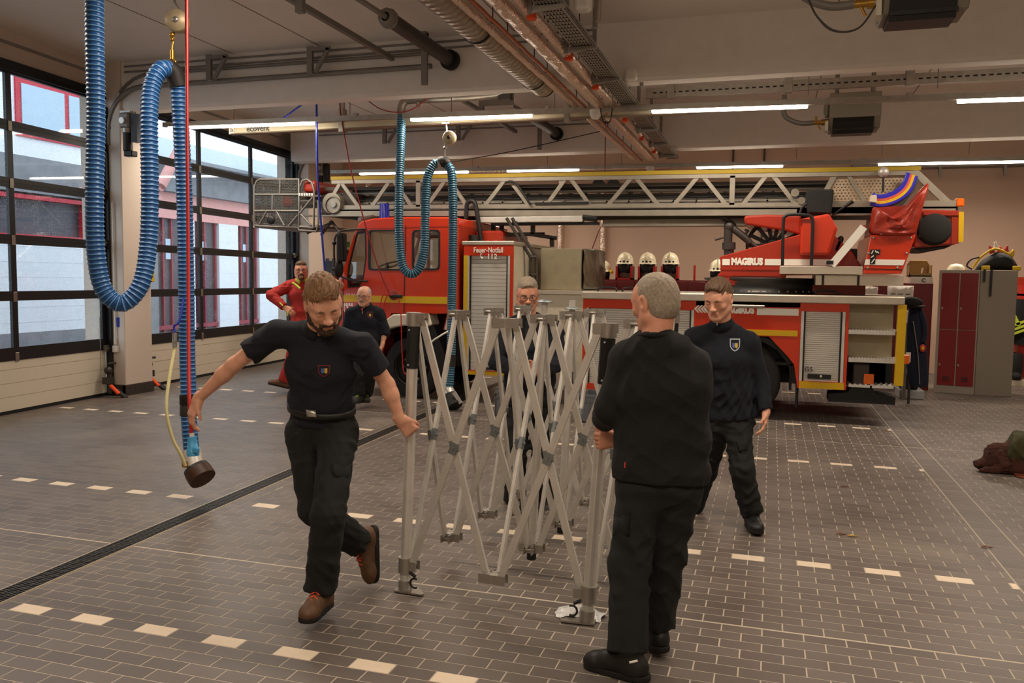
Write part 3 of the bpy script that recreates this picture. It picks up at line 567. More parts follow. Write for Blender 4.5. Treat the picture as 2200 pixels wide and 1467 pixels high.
# ---- cab
vent = Q([(746, 597), (749, 571), (767, 499), (786, 496), (787, 555), (781, 597), (772, 616), (748, 617)])
w1 = rrect(*XZ(792, 580), *XZ(866, 494), r=.05); w2 = rrect(*XZ(886, 579), *XZ(945, 494), r=.06)
cabside = Q([(729, 770), (729, 640), (733, 590), (743, 560), (764, 495), (800, 489), (985, 486), (985, 673), (930, 674), (925, 673), (840, 673), (820, 760), (800, 775)])
cab = plate('cab', 'cab_red', TR, cabside, [vent, w1, w2], YT, .05)
P_('cab_side', MB(), 'cab_red') if 0 else None
plate('far_cab_side', 'cab_red', cab, cabside, [vent, w1, w2], YT+2.35, .05)
for nm, pts in (('quarter_window', vent), ('door_window', w1), ('rear_window', w2)):
    for yy in (YT+.012, YT+2.37):
        cx = sum(p[0] for p in pts)/len(pts); cz = sum(p[1] for p in pts)/len(pts); inn = [(cx+(x-cx)*.90, cz+(z-cz)*.94) for x, z in pts]
        if yy < YT+1: plate('window_seal', 'black', cab, [(cx+(x-cx)*1.03, cz+(z-cz)*1.02) for x, z in pts], [inn], YT-.006, .02)
        plate(nm, 'cab_glass', cab, pts, [], yy, .008)
# roof, front, rear wall, floor of the cab
roof = Q([(764, 495), (768, 482), (776, 475), (800, 469), (850, 466), (960, 466), (985, 468), (985, 487), (800, 490)])
MB().prism(roof[::-1], (0, YT+.01, 0), (1, 0, 0), (0, 0, 1), (0, 2.38, 0)).build('cab_roof', 'cab_red', cab, bevel=.02)
fx = [XZ(729, 770), XZ(729, 640), XZ(733, 590), XZ(743, 560), XZ(764, 495)]
MB().prism([fx[0], fx[1], fx[2], (fx[2][0]+.05, fx[2][1]), (fx[1][0]+.05, fx[1][1]), (fx[0][0]+.05, fx[0][1])][::-1], (0, YT+.02, 0), (1, 0, 0), (0, 0, 1), (0, 2.36, 0)).build('cab_front', 'cab_red', cab)
MB().quad((fx[2][0]+.02, YT+.12, fx[2][1]), (fx[4][0]+.02, YT+.16, fx[4][1]), (fx[4][0]+.02, YT+2.24, fx[4][1]), (fx[2][0]+.02, YT+2.28, fx[2][1])).build('windscreen', 'cab_glass', cab)
xr, _ = XZ(985, 560); _, zb = XZ(985, 672); xf = fx[0][0]
MB().box((xr-.04, YT+.04, zb), (xr, YT+2.36, 2.62)).build('cab_rear_wall', 'dull_red', cab); MB().box((xf+.1, YT+.04, zb-.02), (xr, YT+2.36, zb+.05)).build('cab_floor', 'skirt_black', cab)
for i, (a, y) in enumerate(((-5.15, .3), (-5.15, 1.5))): g = MB(); g.box((a-.5, YT+y, zb+.05), (a-.02, YT+y+.5, zb+.45)); g.box((a-.05, YT+y+.03, zb+.4), (a+.08, YT+y+.47, zb+.62)); g.build('seat', 'seat_dark', cab, bevel=.05)
MB().box((-4.95, YT+.6, zb+.05), (-4.52, YT+1.9, zb+.95)).build('rear_bench', 'seat_dark', cab, bevel=.05)
sx, sz = XZ(800, 568); g = MB(); g.tube([(sx+.02+.16*math.cos(a), YT+.55+.22*math.sin(a), sz+.06*math.cos(a)) for a in [i*math.pi/8 for i in range(16)]], .014, 6, closed=True); g.cyl((sx, YT+.55, sz), (sx-.25, YT+.55, sz-.3), .03); g.build('steering_wheel', 'black', cab)
MB().box((xf+.12, YT+.1, zb+.3), (xf+.5, YT+2.3, 1.78)).build('dashboard', 'seat_dark', cab, bevel=.04)
def seam(name, a, b, w=.012, mtl='skirt_black', parent=None, Y=YT): (x0, z0), (x1, z1) = XZ(*a, Y), XZ(*b, Y); return MB().bar((x0, Y-.001, z0), (x1, Y-.001, z1), w, .006, (0, 1, 0)).build(name, mtl, parent or cab)
seam('door_seam', (872, 484), (868, 672)); seam('door_seam', (737, 596), (738, 700)); seam('rain_gutter', (770, 489), (984, 484), .03, 'cab_red')
x0, z0 = XZ(738, 648); x1, z1 = XZ(961, 638); MB().box((x0, YT-.006, z0), (x1, YT, z1)).build('yellow_stripe', 'stripe_yellow', cab)
g = MB(); x, z = XZ(853, 636); g.box((x-.02, YT-.05, z-.03), (x+.10, YT-.012, z+.025)); g.box((x-.12, YT-.03, z-.03), (x+.02, YT-.01, z+.02)); g.build('door_handle', 'black', cab, bevel=.012)
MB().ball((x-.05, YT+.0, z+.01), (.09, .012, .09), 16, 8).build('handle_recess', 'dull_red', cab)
text_mesh('15·264', .075, (XZ(743, 638)[0], YT-.004, XZ(743, 638)[1]), (1, 0, 0), (0, 0, 1), 'stripe_white', cab, 'model_number', bold=.002)
# coat of arms: white shield outline with a castle crown and a rearing animal sketch
sx0, sz1 = XZ(739, 655); sx1, sz0 = XZ(758, 678); W_, H_ = sx1-sx0, sz1-sz0
shield = [(sx0, sz1), (sx0, sz1-.5*H_), (sx0+.2*W_, sz1-.8*H_), (sx0+.5*W_, sz0), (sx0+.8*W_, sz1-.8*H_), (sx1, sz1-.5*H_), (sx1, sz1)]
ins = [(sx0+W_/2+(x-sx0-W_/2)*.84, sz1-H_/2+(z-sz1+H_/2)*.88) for x, z in shield]
em = plate('coat_of_arms', 'stripe_white', cab, shield, [ins], YT-.008, .006)
for k in range(4): MB().box((sx0+k*W_*.28, YT-.008, sz1), (sx0+k*W_*.28+W_*.16, YT-.003, sz1+.03)).build('crown_tooth', 'stripe_white', em)
MB().tube([(sx0+W_*a, YT-.005, sz0+H_*b) for a, b in ((.3, .3), (.45, .35), (.35, .55), (.5, .62), (.42, .8), (.3, .85))], .010, 5).build('animal_charge', 'stripe_white', em); MB().tube([(sx0+W_*a, YT-.005, sz0+H_*b) for a, b in ((.6, .3), (.68, .55), (.6, .7), (.78, .78))], .008, 5).build('animal_charge', 'stripe_white', em)
# fender, arches, wheels
def wheel(cx, cz, r, y0, wd=.3):
    wl = MB(); wl.lathe([(r*.62, 0), (r*.9, 0), (r*.97, .02), (r, .06), (r, wd-.05), (r*.95, wd), (r*.6, wd)], (cx, y0, cz), (0, 1, 0), 36); o = wl.build('wheel', 'tyre', TR)
    MB().lathe([(.001, .10), (r*.22, .10), (r*.26, .02), (r*.28, .14), (r*.5, .16), (r*.58, .04), (r*.63, .01), (r*.64, .2)], (cx, y0, cz), (0, 1, 0), 30).build('rim', 'rim_dark', o)
    for k in range(10): a = k*math.pi/5; MB().cyl((cx+r*.40*math.cos(a), y0+.13, cz+r*.40*math.sin(a)), (cx+r*.40*math.cos(a), y0+.17, cz+r*.40*math.sin(a)), .022, n=6).build('wheel_nut', 'galv_dull', o)
    return o
fwx = -5.2; rwx = -.37
for yy in (YT+.03, YT+2.05): wheel(fwx, .47, .47, yy); wheel(rwx, .53, .53, yy)
wheel(rwx, .53, .53, YT+.36); wheel(rwx, .53, .53, YT+1.72)
fend = Q([(818, 712), (826, 690), (845, 675), (922, 673), (928, 699), (905, 703), (870, 699), (845, 703)])
MB().prism(fend[::-1], (0, YT-.03, 0), (1, 0, 0), (0, 0, 1), (0, .35, 0)).build('fender', 'fender', TR, bevel=.02)
x, z = XZ(911, 692); MB().box((x-.045, YT-.05, z-.025), (x+.05, YT-.02, z+.03)).build('marker_lamp', 'amber', TR, bevel=.012)
arch = Q([(905, 703), (930, 700), (950, 760), (962, 815), (930, 815), (922, 760)]); MB().prism(arch[::-1], (0, YT+.02, 0), (1, 0, 0), (0, 0, 1), (0, .3, 0)).build('mud_guard', 'rubber', TR)
MB().box((-6.3, YT+.6, .45), (1.5, YT+1.85, .95)).build('chassis', 'skirt_black', TR); MB().box((-6.38, YT+.02, .35), (-5.75, YT+2.37, 1.0)).build('bumper', 'dull_red', TR, bevel=.03); MB().box((-4.6, YT+.35, .5), (-3.9, YT+2.0, 1.3)).build('engine_bay', 'skirt_black', TR)
# mirrors
bk = P_('mirror_bracket', MB().tube(crom([XZ3 for XZ3 in [ony(785, 492, YT), ony(745, 494, YT-.05), ony(726, 500, YT-.12), ony(718, 520, YT-.14), ony(718, 560, YT-.14), ony(719, 580, YT-.14), ony(745, 599, YT-.05), ony(790, 604, YT-.01)]], 6), .016, 8), 'steel_dark')
a, b = ony(731, 500, YT-.14), ony(726, 562, YT-.14); MB().box((a.x-.02, a.y-.1, b.z), (a.x+.07, a.y+.1, a.z)).build('main_mirror', 'black_soft', bk, bevel=.03, segs=2)
a = ony(728, 577, YT-.14); MB().ball(a, (.06, .10, .14), 14, 10).build('wide_mirror', 'black_soft', bk)
for z_ in (522, 578): MB().ball(ony(718, z_, YT-.14), .035, 10, 6).build('pivot', 'black', bk)
# roof equipment: beacons, bar, front bar
for px_ in (826, 842):
    x, z = XZ(px_, 466, YT+.5); bc = MB().cyl((x, YT+.5+(.0 if px_ < 830 else .35), 2.74), (x, YT+.5+(.0 if px_ < 830 else .35), 3.0), .085, .075, 18).build('beacon', 'blue_lens', TR); MB().cyl((x, YT+.5+(.0 if px_ < 830 else .35), 2.68), (x, YT+.5+(.0 if px_ < 830 else .35), 2.75), .1, n=18).build('beacon_base', 'black', bc)
MB().cyl(ony(772, 471, YT+.2), ony(815, 462, YT+.9), .03).build('horn', 'galv', TR)
# cab rear gap, exhaust, hoops
MB().box((xr+.0, YT+.25, 1.0), (-4.36, YT+2.2, 2.2)).build('gap_panel', 'skirt_black', TR); MB().cyl((-4.38, YT+.5, 1.3), (-4.38, YT+.5, 2.5), .09).build('exhaust_stack', 'black', TR)
MB().tube(crom([ony(1001, 470, YT+.6), ony(1003, 440, YT+.6), ony(1010, 432, YT+.6), ony(1020, 436, YT+.6), ony(1026, 465, YT+.6), ony(1034, 520, YT+.6)], 6), .035, 10).build('hoop_bar', 'black', TR)
MB().box((xr, YT+.7, 2.2), (xr+.45, YT+2.1, 2.58)).build('rear_cab_box', 'dull_red', TR, bevel=.03)
# ---- tower cabinet with lettering
X0, Z1 = XZ(997, 526); X1, _ = XZ(1103, 526); _, Z0 = XZ(1050, 806)
cb = P_('tower_cabinet', MB().box((X0, YT+.03, Z0), (X1-.02, YT+2.35, Z1)), 'cream')
MB().box((X0-.03, YT-.012, Z1), (X1+.01, YT+2.4, Z1+.055)).build('cabinet_top', 'alu_plate', cb, bevel=.008)
sl, sr = XZ(1009, 700)[0], XZ(1088, 700)[0]; st = XZ(1050, 549)[1]; sb = XZ(1050, 797)[1]
def shutter(parent, x0, x1, z0, z1, Y=YT, n=30):
    o = MB().box((x0-.045, Y-.004, z0-.01), (x0-.01, Y+.03, z1)).box((x1+.01, Y-.004, z0-.01), (x1+.045, Y+.03, z1)).build('shutter_rail', 'alu', parent); MB().box((x0-.01, Y+.005, z0), (x0+.012, Y+.035, z1)).box((x1-.012, Y+.005, z0), (x1+.01, Y+.035, z1)).build('shutter_seal', 'black', parent)
    s0 = MB().box((x0, Y+.03, z0), (x1, Y+.04, z1)).build('shutter', 'galv_dull', parent); st_ = (z1-z0)/n; me = None
    for k in range(n):
        if me is None: b = MB().prism([(0, .003), (.006, 0), (.008, 0), (.014, .003), (.014, st_-.003), (0.008, st_-.0015), (0, st_-.003)], (x0, Y+.02, z0), (0, 1, 0), (0, 0, 1), (x1-x0, 0, 0)).build('shutter_slat', 'shutter', s0); me = b
        else: c = me.copy(); COL.objects.link(c); c.location = (0, 0, k*st_)
    return s0
def red_frame(parent, x0, x1, z0, z1, hx0, hx1, hz0, hz1, Y=YT): return plate('red_frame', 'cab_red', parent, [(x0, z0), (x1, z0), (x1, z1), (x0, z1)], [[(hx0, hz0), (hx1, hz0), (hx1, hz1), (hx0, hz1)]], Y-.005, .035)
red_frame(cb, X0, X1, Z0, Z1, sl-.05, sr+.05, sb, st); s0 = shutter(cb, sl, sr, sb, st)
MB().box((X0, YT-.012, Z0), (X0+.06, YT-.004, st)).build('yellow_edge', 'stripe_yellow', cb); MB().box((X0+.04, YT-.012, Z0), (sr+.02, YT-.004, sb-.01)).build('yellow_edge', 'stripe_yellow', cb)
MB().box((sl+.1, YT-.03, sb+.02), (sr-.1, YT+.0, sb+.055)).build('shutter_handle', 'black', s0)
xm = (X0+X1)/2; text_mesh('Feuer-Notfall', .108, (xm+.0, YT-.009, Z1-.11), (1, 0, 0), (0, 0, 1), 'stripe_white', cb, bold=.002, align='CENTER', fit=.45); text_mesh('112', .105, (xm+.06, YT-.009, Z1-.205), (1, 0, 0), (0, 0, 1), 'stripe_white', cb, bold=.003, align='CENTER')
MB().tube([(xm-.1, YT-.008, Z1-.125), (xm-.115, YT-.008, Z1-.14), (xm-.115, YT-.008, Z1-.17), (xm-.09, YT-.008, Z1-.20)], [.014, .008, .008, .014], 6).build('phone_symbol', 'stripe_white', cb)
# platform between cabinet and body, box with tarpaulin, gate-like ladder bars
MB().box((X1, YT+.25, .5), (XZ(1253, 700)[0]+.02, YT+2.3, 1.63)).build('mid_body', 'cream', TR); MB().box((X1, YT+.2, 1.63), (XZ(1253, 700)[0]+.02, YT+2.35, 1.68)).build('deck_edge', 'alu_plate', TR)
bx = P_('equipment_box', MB().box((-3.38, 12.25, 1.68), (-2.74, 13.9, 2.31)), 'box_alu', bevel=.01)
MB().sheet([[(-2.74+.035*math.sin(i*1.9+j)*math.sin(j*.9)+(.10 if i in (2, 3) else .02), 12.22+i*.29, 1.69+j*.105+(.03 if i == 5 else 0)) for i in range(7)] for j in range(7)], smooth=True).build('box_cover', 'tarp_olive', bx, solid=.02, sub=1)
for dx, dy in ((0, 0), (12, .12)):
    P_('side_ladder_rail', MB().tube([ony(1088+dx, 468, 12.0), ony(1140+dx, 553, 12.1), ony(1141+dx, 640, 12.1)], .028, 6), 'steel_dark')
for a, b in (((1100, 478), (1112, 478)), ((1120, 512), (1132, 512)), ((1140, 552), (1152, 552)), ((1141, 590), (1153, 590))): P_('side_ladder_rung', MB().cyl(ony(*a, 12.05), ony(*b, 12.08), .022), 'steel_dark')
# ladder rest
g = MB()
for a, b in (((1060, 475), (1060, 520)), ((1078, 475), (1078, 520)), ((1060, 462), (1100, 462)), ((1062, 505), (1140, 503)), ((1140, 503), (1196, 512)), ((1186, 512), (1186, 530)), ((1145, 476), (1145, 503))): g.bar(ony(*a, 12.5), ony(*b, 12.5), .06, .06)
g.box(ony(1061, 465, 12.45), ony(1102, 456, 12.45)+Vector((0, .9, 0))); g.bar(ony(1062, 505, 13.4), ony(1170, 503, 13.4), .06, .06); P_('ladder_rest', g, 'steel_dark')
# ---- main body right
BX0, BZ1 = XZ(1253, 656); BX1, _ = XZ(1825, 656); bzl = XZ(1720, 833)[1]; TX1 = XZ(1943, 655)[0]; ztop = 1.575
body = P_('body', MB().box((BX0, YT+.04, .62), (XZ(1490, 700)[0], YT+2.36, ztop)), 'cream')
MB().box((BX0-.02, YT-.04, ztop), (TX1, YT+2.4, ztop+.10)).build('deck_edge', 'alu_plate', body, bevel=.01)
s1l, s1r = XZ(1266, 700)[0], XZ(1483, 700)[0]; s1b = XZ(1300, 825)[1]; s1t = XZ(1300, 662)[1]
red_frame(body, BX0, s1r+.07, s1b-.14, ztop, s1l-.05, s1r+.05, s1b, s1t); shutter(body, s1l, s1r, s1b, s1t, n=34)
mid = Q([(1490, 657), (1724, 661), (1713, 833), (1706, 783), (1692, 765), (1652, 723), (1628, 722), (1560, 722), (1520, 770), (1510, 830), (1488, 830)]); mo = MB().prism(mid[::-1], (0, YT+.0, 0), (1, 0, 0), (0, 0, 1), (0, .05, 0)).build('side_panel', 'cab_red', body)
MB().box((s1r+.08, YT+.3, .8), (XZ(1713, 700)[0], YT+2.3, ztop)).build('inner_body', 'skirt_black', body)
MB().prism([(rwx+.75*math.cos(a), .55+.62*math.sin(a)) for a in [i*math.pi/8 for i in range(9)]]+[(rwx-.75, .5), (rwx-.62, .5)]+[(rwx+.66*math.cos(a), .55+.55*math.sin(a)) for a in [math.pi-i*math.pi/8 for i in range(9)]]+[(rwx+.66, .5), (rwx+.75, .5)], (0, YT+.06, 0), (1, 0, 0), (0, 0, 1), (0, .6, 0)).build('wheel_arch', 'skirt_black', body)
xa, za = XZ(1706, 783); MB().box((XZ(1660, 700)[0], YT+.05, za-.02), (xa, YT+.35, za+.02)).build('mud_flap', 'rubber', body); MB().box((xa-.05, YT+.05, za-.35), (xa-.02, YT+.3, za)).build('mud_flap', 'rubber', body); MB().cyl((xa+.05, YT+.05, bzl-.27), (xa+.05, YT+.05, bzl+.05), .02, n=8).build('drip_tube', 'rubber', body)
# lettering line: chevrons, word, white bar, yellow stripe, grey handle bar
zc = XZ(1520, 663)[1]; zh = .10
for k, px_ in enumerate((1491, 1498, 1505)):
    x, _ = XZ(px_, 664); MB().prism([(0, .05), (.05, .10), (.075, .10), (.03, .05), (.075, 0), (.05, 0)], (x, YT-.006, zc-.055), (1, 0, 0), (0, 0, 1), (0, .006, 0)).build('chevron', 'stripe_white', body)
text_mesh('MAGIRUS', .128, (XZ(1551, 668)[0], YT-.006, zc-.048), (1, 0, 0), (0, 0, 1), 'stripe_white', body, bold=.009, fit=XZ(1621, 668)[0]-XZ(1551, 668)[0]); x0, _ = XZ(1511, 664); MB().prism([(0, .05), (.05, .10), (.28, .10), (.28, 0), (.05, 0)], (x0, YT-.006, zc-.055), (1, 0, 0), (0, 0, 1), (0, .005, 0)).build('white_bar', 'stripe_white', body)
xw0, xw1 = XZ(1626, 670)[0], XZ(1716, 670)[0]; zw = XZ(1670, 670)[1]; MB().box((xw0, YT-.006, zw-.045), (xw1, YT-.001, zw+.045)).build('white_bar', 'stripe_white', body)
x0, z0 = XZ(1560, 718); x1, z1 = XZ(1714, 708); MB().box((x0, YT-.006, z0), (x1, YT-.001, z0+.075)).build('yellow_stripe', 'stripe_yellow', body)
x0, z0 = XZ(1570, 659); x1, z1 = XZ(1644, 656); MB().box((x0, YT-.04, z0-.01), (x1, YT+.0, z0+.035)).build('grab_bar', 'galv', body, bevel=.012)
# rear cabinet with marked shutter
rc = P_('rear_cabinet', MB().box((XZ(1718, 700)[0], YT+.04, bzl+.02), (BX1, YT+2.36, ztop)), 'dull_red')
s2l, s2r = XZ(1727, 740)[0], XZ(1806, 740)[0]; s2b = XZ(1760, 820)[1]; s2t = XZ(1760, 669)[1]
red_frame(rc, XZ(1718, 700)[0], BX1, bzl, ztop, s2l-.05, s2r+.05, s2b, s2t); s0 = shutter(rc, s2l, s2r, s2b, s2t, n=34)
MB().box((XZ(1713, 830)[0]+.02, YT-.014, bzl), (s2r+.06, YT-.006, s2b-.005)).build('yellow_edge', 'stripe_yellow', rc); MB().box((s2l+.06, YT-.03, s2b+.04), (s2r-.1, YT+.002, s2b+.10)).build('shutter_handle', 'black', s0); MB().ball(((s2l+s2r)/2, YT-.03, s2b+.07), .02, 8, 6).build('lock', 'galv', s0)
text_mesh('G5', .085, (s2l+.02, YT+.012, s2b+.13), (1, 0, 0), (0, 0, 1), 'ink', s0, depth=.006)
# rear steps
stp = P_('rear_steps', MB().box((BX1, YT+.28, .82), (XZ(1925, 700)[0], YT+2.2, ztop)), 'box_alu')
for py_ in (709, 769, 826):
    x0, z0 = XZ(1823, py_); x1, _ = XZ(1924, py_); g = MB(); n = 16
    if py_ < 800: g.box((x0, YT, z0-.05), (x1, YT+.3, z0)); xs = np.linspace(x0, x1, n)
    else: g.box((x0, YT, z0-.03), (x0+.28, YT+.25, z0)); g.box((x1-.3, YT, z0-.03), (x1-.02, YT+.25, z0)); xs = list(np.linspace(x0, x0+.26, 5))+list(np.linspace(x1-.28, x1-.03, 5))
    for x in xs: g.prism([(0, 0), (.018, .016), (.036, 0)], (x, YT, z0), (1, 0, 0), (0, 0, 1), (0, .3, 0))
    g.build('step', 'alu', stp)
x0, z0 = XZ(1921, 828); MB().box((x0, YT-.03, z0), (x0+.1, YT+.06, ztop)).build('yellow_post', 'stripe_yellow', stp); MB().box((BX1, YT+.6, .45), (x0+.05, YT+2.1, .82)).build('rear_chassis', 'skirt_black', stp)
x, z = XZ(1936, 770); MB().box((x, YT+.0, z-.07), (x+.1, YT+.1, z+.05)).build('tail_lamp', 'amber', stp, bevel=.01)
st_ = P_('stabilizer', MB().box((1.05, YT+.12, .42), (1.25, YT+.4, .80)).box((1.08, YT+.18, .3), (1.22, YT+.34, .5)), 'steel_dark', bevel=.015); MB().prism([(-.40, 0), (.40, 0), (.40, .10), (.17, .13), (.12, .22), (-.12, .22), (-.17, .13), (-.40, .10)], (1.16, YT+.02, .29), (1, 0, 0), (0, 0, 1), (0, .42, 0)).build('foot_plate', 'rubber', st_)
x, z = XZ(1868, 815); MB().box((x-.06, YT+.08, z-.07), (x+.06, YT+.12, z+.06)).build('warning_lamp', 'amber', st_)
for px_ in (1290, 1345, 1780): x = XZ(px_, 640)[0]; P_('deck_handle', MB().tube(crom([(x-.14, YT+.5, 1.675), (x-.11, YT+.5, 1.73), (x+.11, YT+.5, 1.73), (x+.14, YT+.5, 1.675)], 3), .015, 6), 'black')
# ---- turntable tower
YR = 12.05
ring = P_('slew_ring', MB().lathe([(.2, 1.66), (.82, 1.66), (.82, 1.70), (.78, 1.71), (.78, 1.86), (.82, 1.87), (.82, 1.9), (.2, 1.9)], (-.15, 12.75, 0), (0, 0, 1), 40), 'black')
for k in range(40): a = k*math.pi/20; MB().cyl((-.15+.80*math.cos(a), 12.75+.80*math.sin(a), 1.70), (-.15+.80*math.cos(a), 12.75+.80*math.sin(a), 1.725), .014, n=6).build('ring_bolt', 'galv_dull', ring)
x, z = XZ(1626, 628, 11.97); MB().box((x-.12, 11.955, z-.02), (x+.12, 11.98, z+.02)).build('type_plate', 'alu', ring)
tw = poly('tower_base', [(1541, 590), (1548, 585), (1547, 551), (1720, 503), (1790, 503), (1830, 540), (1850, 570), (1850, 588), (1690, 590), (1682, 615), (1570, 614), (1545, 605)], 'tower_red', YR, 1.5, bevel=.012)
for z_ in (578, 591, 604): x0, z0 = XZ(1546, z_, YR); x1, _ = XZ(1672, z_, YR); MB().box((x0, YR-.012, z0-.008), (x1, YR, z0+.008)).build('ridge', 'tower_red', tw)
def strip(a, b, h, mtl='stripe_white', Y=YR, parent=tw): (x0, z0), (x1, z1) = XZ(*a, Y), XZ(*b, Y); return MB().bar((x0, Y-.004, z0), (x1, Y-.004, z1), .006, h, (0, 0, 1), 0).build('white_bar', mtl, parent)
strip((1552, 563), (1568, 563), .085); strip((1643, 563), (1788, 564), .085); text_mesh('MAGIRUS', .125, (XZ(1571, 569, YR)[0], YR-.006, XZ(1571, 568, YR)[1]), (1, 0, 0), (0, 0, 1), 'stripe_white', tw, bold=.009, fit=XZ(1639, 568, YR)[0]-XZ(1571, 568, YR)[0])
strip((1786, 570), (1856, 487), .10, Y=YR-.3)
poly('strut_back', [(1786, 575), (1797, 575), (1862, 484), (1852, 484)], 'tower_red', YR-.29, .2, tw)
poly('boom_arm', [(1600, 463), (1645, 460), (1722, 462), (1722, 505), (1690, 496), (1640, 488), (1602, 482), (1597, 472)], 'tower_red', YR+.1, 1.1, tw, bevel=.05, segs=3)
x, z = XZ(1645, 452, YR); MB().box((x-.30, YR+.15, z-.05), (x+.1, YR+.9, z+.04)).build('boom_bracket', 'dull_red', tw)
# hose-reel wheel with spokes
cx, cz = XZ(1660, 527, YR+.2); rl = P_('reel_wheel', MB().lathe([(.34, 0), (.36, -.02), (.37, 0), (.36, .02), (.34, 0)], (cx, YR+.3, cz), (0, 1, 0), 40), 'black')
for k in range(14): a = k*math.pi/7; MB().bar((cx+.05*math.cos(a), YR+.3, cz+.05*math.sin(a)), (cx+.35*math.cos(a), YR+.3, cz+.35*math.sin(a)), .055, .02, (0, 1, 0)).build('spoke', 'black', rl)
MB().cyl((cx, YR+.2, cz), (cx, YR+.7, cz), .08).build('hub', 'black', rl); MB().lathe([(.34, 0), (.36, -.02), (.37, 0), (.36, .02), (.34, 0)], (cx, YR+.75, cz), (0, 1, 0), 40).build('rear_rim', 'black', rl)
# water monitor
g = MB(); Ym = YR+.25; g.cyl(ony(1566, 548, Ym), ony(1566, 536, Ym), .07); g.cyl(ony(1566, 536, Ym), ony(1566, 521, Ym), .095); g.cyl(ony(1564, 521, Ym), ony(1565, 490, Ym), .06); g.ball(ony(1567, 487, Ym), .08, 12, 8)
g.tube([ony(1570, 487, Ym), ony(1600, 510, Ym), ony(1612, 522, Ym)], [.05, .055, .045], 10); g.tube([ony(1605, 515, Ym), ony(1640, 540, Ym)], .03, 8); g.tube(crom([ony(1556, 475, Ym), ony(1551, 470, Ym), ony(1555, 467, Ym), ony(1577, 481, Ym), ony(1577, 488, Ym), ony(1571, 487, Ym), ony(1556, 475, Ym)], 3), .022, 8)
g.cyl(ony(1600, 508, Ym), ony(1605, 497, Ym), .02); g.cyl(ony(1600, 493, Ym), ony(1610, 497, Ym), .018); g.tube([ony(1556, 510, Ym), ony(1536, 515, Ym)], [.012, .02], 6); P_('water_monitor', g, 'steel_dark')
# operator platform, rail, console, screen
YP = 11.75
pf = P_('operator_platform', MB().box((XZ(1675, 588, YP)[0], YP, XZ(1675, 588, YP)[1]), (XZ(1854, 588, YP)[0], YP+.9, XZ(1675, 571, YP)[1])), 'alu_plate', bevel=.008)
P_('hand_rail', MB().tube(crom([ony(1681, 570, YP+.05), ony(1683, 480, YP+.05), ony(1687, 465, YP+.05), ony(1700, 461, YP+.05), ony(1735, 462, YP+.05), ony(1744, 468, YP+.05), ony(1746, 480, YP+.05), ony(1743, 570, YP+.05)], 4), .022, 10), 'black'); P_('hand_rail', MB().tube([ony(1716, 510, YP+.5), ony(1716, 461, YP+.5)], .025, 8), 'black')
poly('operator_console', [(1721, 470), (1778, 459), (1783, 461), (1800, 490), (1784, 543), (1780, 548), (1719, 547)], 'cab_red', YP+.1, .45, bevel=.02, segs=2)
poly('console_door', [(1724, 473), (1776, 464), (1794, 490), (1778, 543), (1723, 543)], 'cab_red', YP+.085, .03, bevel=.006)
poly('seat_pad', [(1803, 506), (1812, 506), (1813, 515), (1803, 540), (1793, 542), (1791, 535)], 'black', YP+.3, .4, bevel=.02)
sc = poly('control_screen', [(1733, 407), (1792, 406), (1790, 428), (1786, 460), (1736, 458), (1732, 430)], 'black_soft', YP+.2, .3, bevel=.02); MB().tube([ony(1788, 462, YP+.3), ony(1812, 446, YP+.3), ony(1832, 432, YP+.3)], [.012, .015, .03], 8).build('microphone', 'black', sc); MB().tube([ony(1735, 435, YP+.3), ony(1722, 448, YP+.3), ony(1718, 462, YP+.3)], .02, 8).build('hose_arm', 'black', sc)
x0, z0 = XZ(1752, 612, YP+.1); x1, z1 = XZ(1942, 592, YP+.1); dt = P_('drawer_tray', MB().box((x0, YP+.1, z0), (x1, YP+1.2, z1)), 'alu_plate', bevel=.006)
for px_ in (1768, 1844): x, _ = XZ(px_, 600, YP+.1); MB().box((x-.015, YP+.09, z0), (x+.015, YP+.1, z1)).build('tray_joint', 'black', dt)
MB().box((XZ(1690, 620)[0], YT+.9, 1.68), (x1-.4, YT+1.9, z0)).build('under_tray', 'dull_red', dt)
poly('control_unit', [(1809, 534), (1842, 534), (1842, 558), (1807, 557)], 'black_soft', YP+.35, .2, bevel=.01); poly('warning_plate', [(1776, 560), (1791, 560), (1790, 568), (1775, 568)], 'black', YR-.31, .02)
# rear panel, tarpaulin, counterweight
rp = poly('rear_panel', [(1871, 505), (1968, 505), (1952, 548), (1937, 588), (1854, 588)], 'cab_red', YP, 1.6, bevel=.008)
poly('white_bar', [(1860, 557), (1945, 558), (1940, 570), (1857, 569)], 'stripe_white', YP-.006, .008, rp)
MB().bar(ony(1856, 577, YP)+Vector((0, -.003, 0)), ony(1940, 579, YP)+Vector((0, -.003, 0)), .006, .008).build('panel_seam', 'skirt_black', rp)
poly('sticker', [(1870, 536), (1892, 536), (1890, 547), (1882, 547), (1880, 567), (1869, 568)], 'black', YP-.010, .006, rp)
for a, b in (((1872, 545), (1876, 538)), ((1884, 540), (1888, 544)), ((1872, 565), (1879, 556)), ((1880, 538), (1883, 543)), ((1871, 553), (1877, 549))): MB().bar(ony(*a, YP)+Vector((0, -.012, 0)), ony(*b, YP)+Vector((0, -.012, 0)), .004, .012).build('sticker_stroke', 'stripe_white', rp)
for a in ((1877, 511), (1957, 511), (1948, 544), (1928, 575), (1864, 575), (1866, 544)): MB().ball(ony(*a, YP), .016, 8, 6).build('rivet', 'galv', rp)
cov = Q([(1868, 507), (1872, 490), (1876, 475), (1878, 446), (1886, 442), (1905, 470), (1925, 462), (1950, 442), (1968, 420), (1985, 402), (1996, 392), (1992, 412), (1980, 455), (1970, 502), (1957, 507)], YP)
g = MB(); n = len(cov); cxm, czm = 1.62, 2.75
ringsv = []
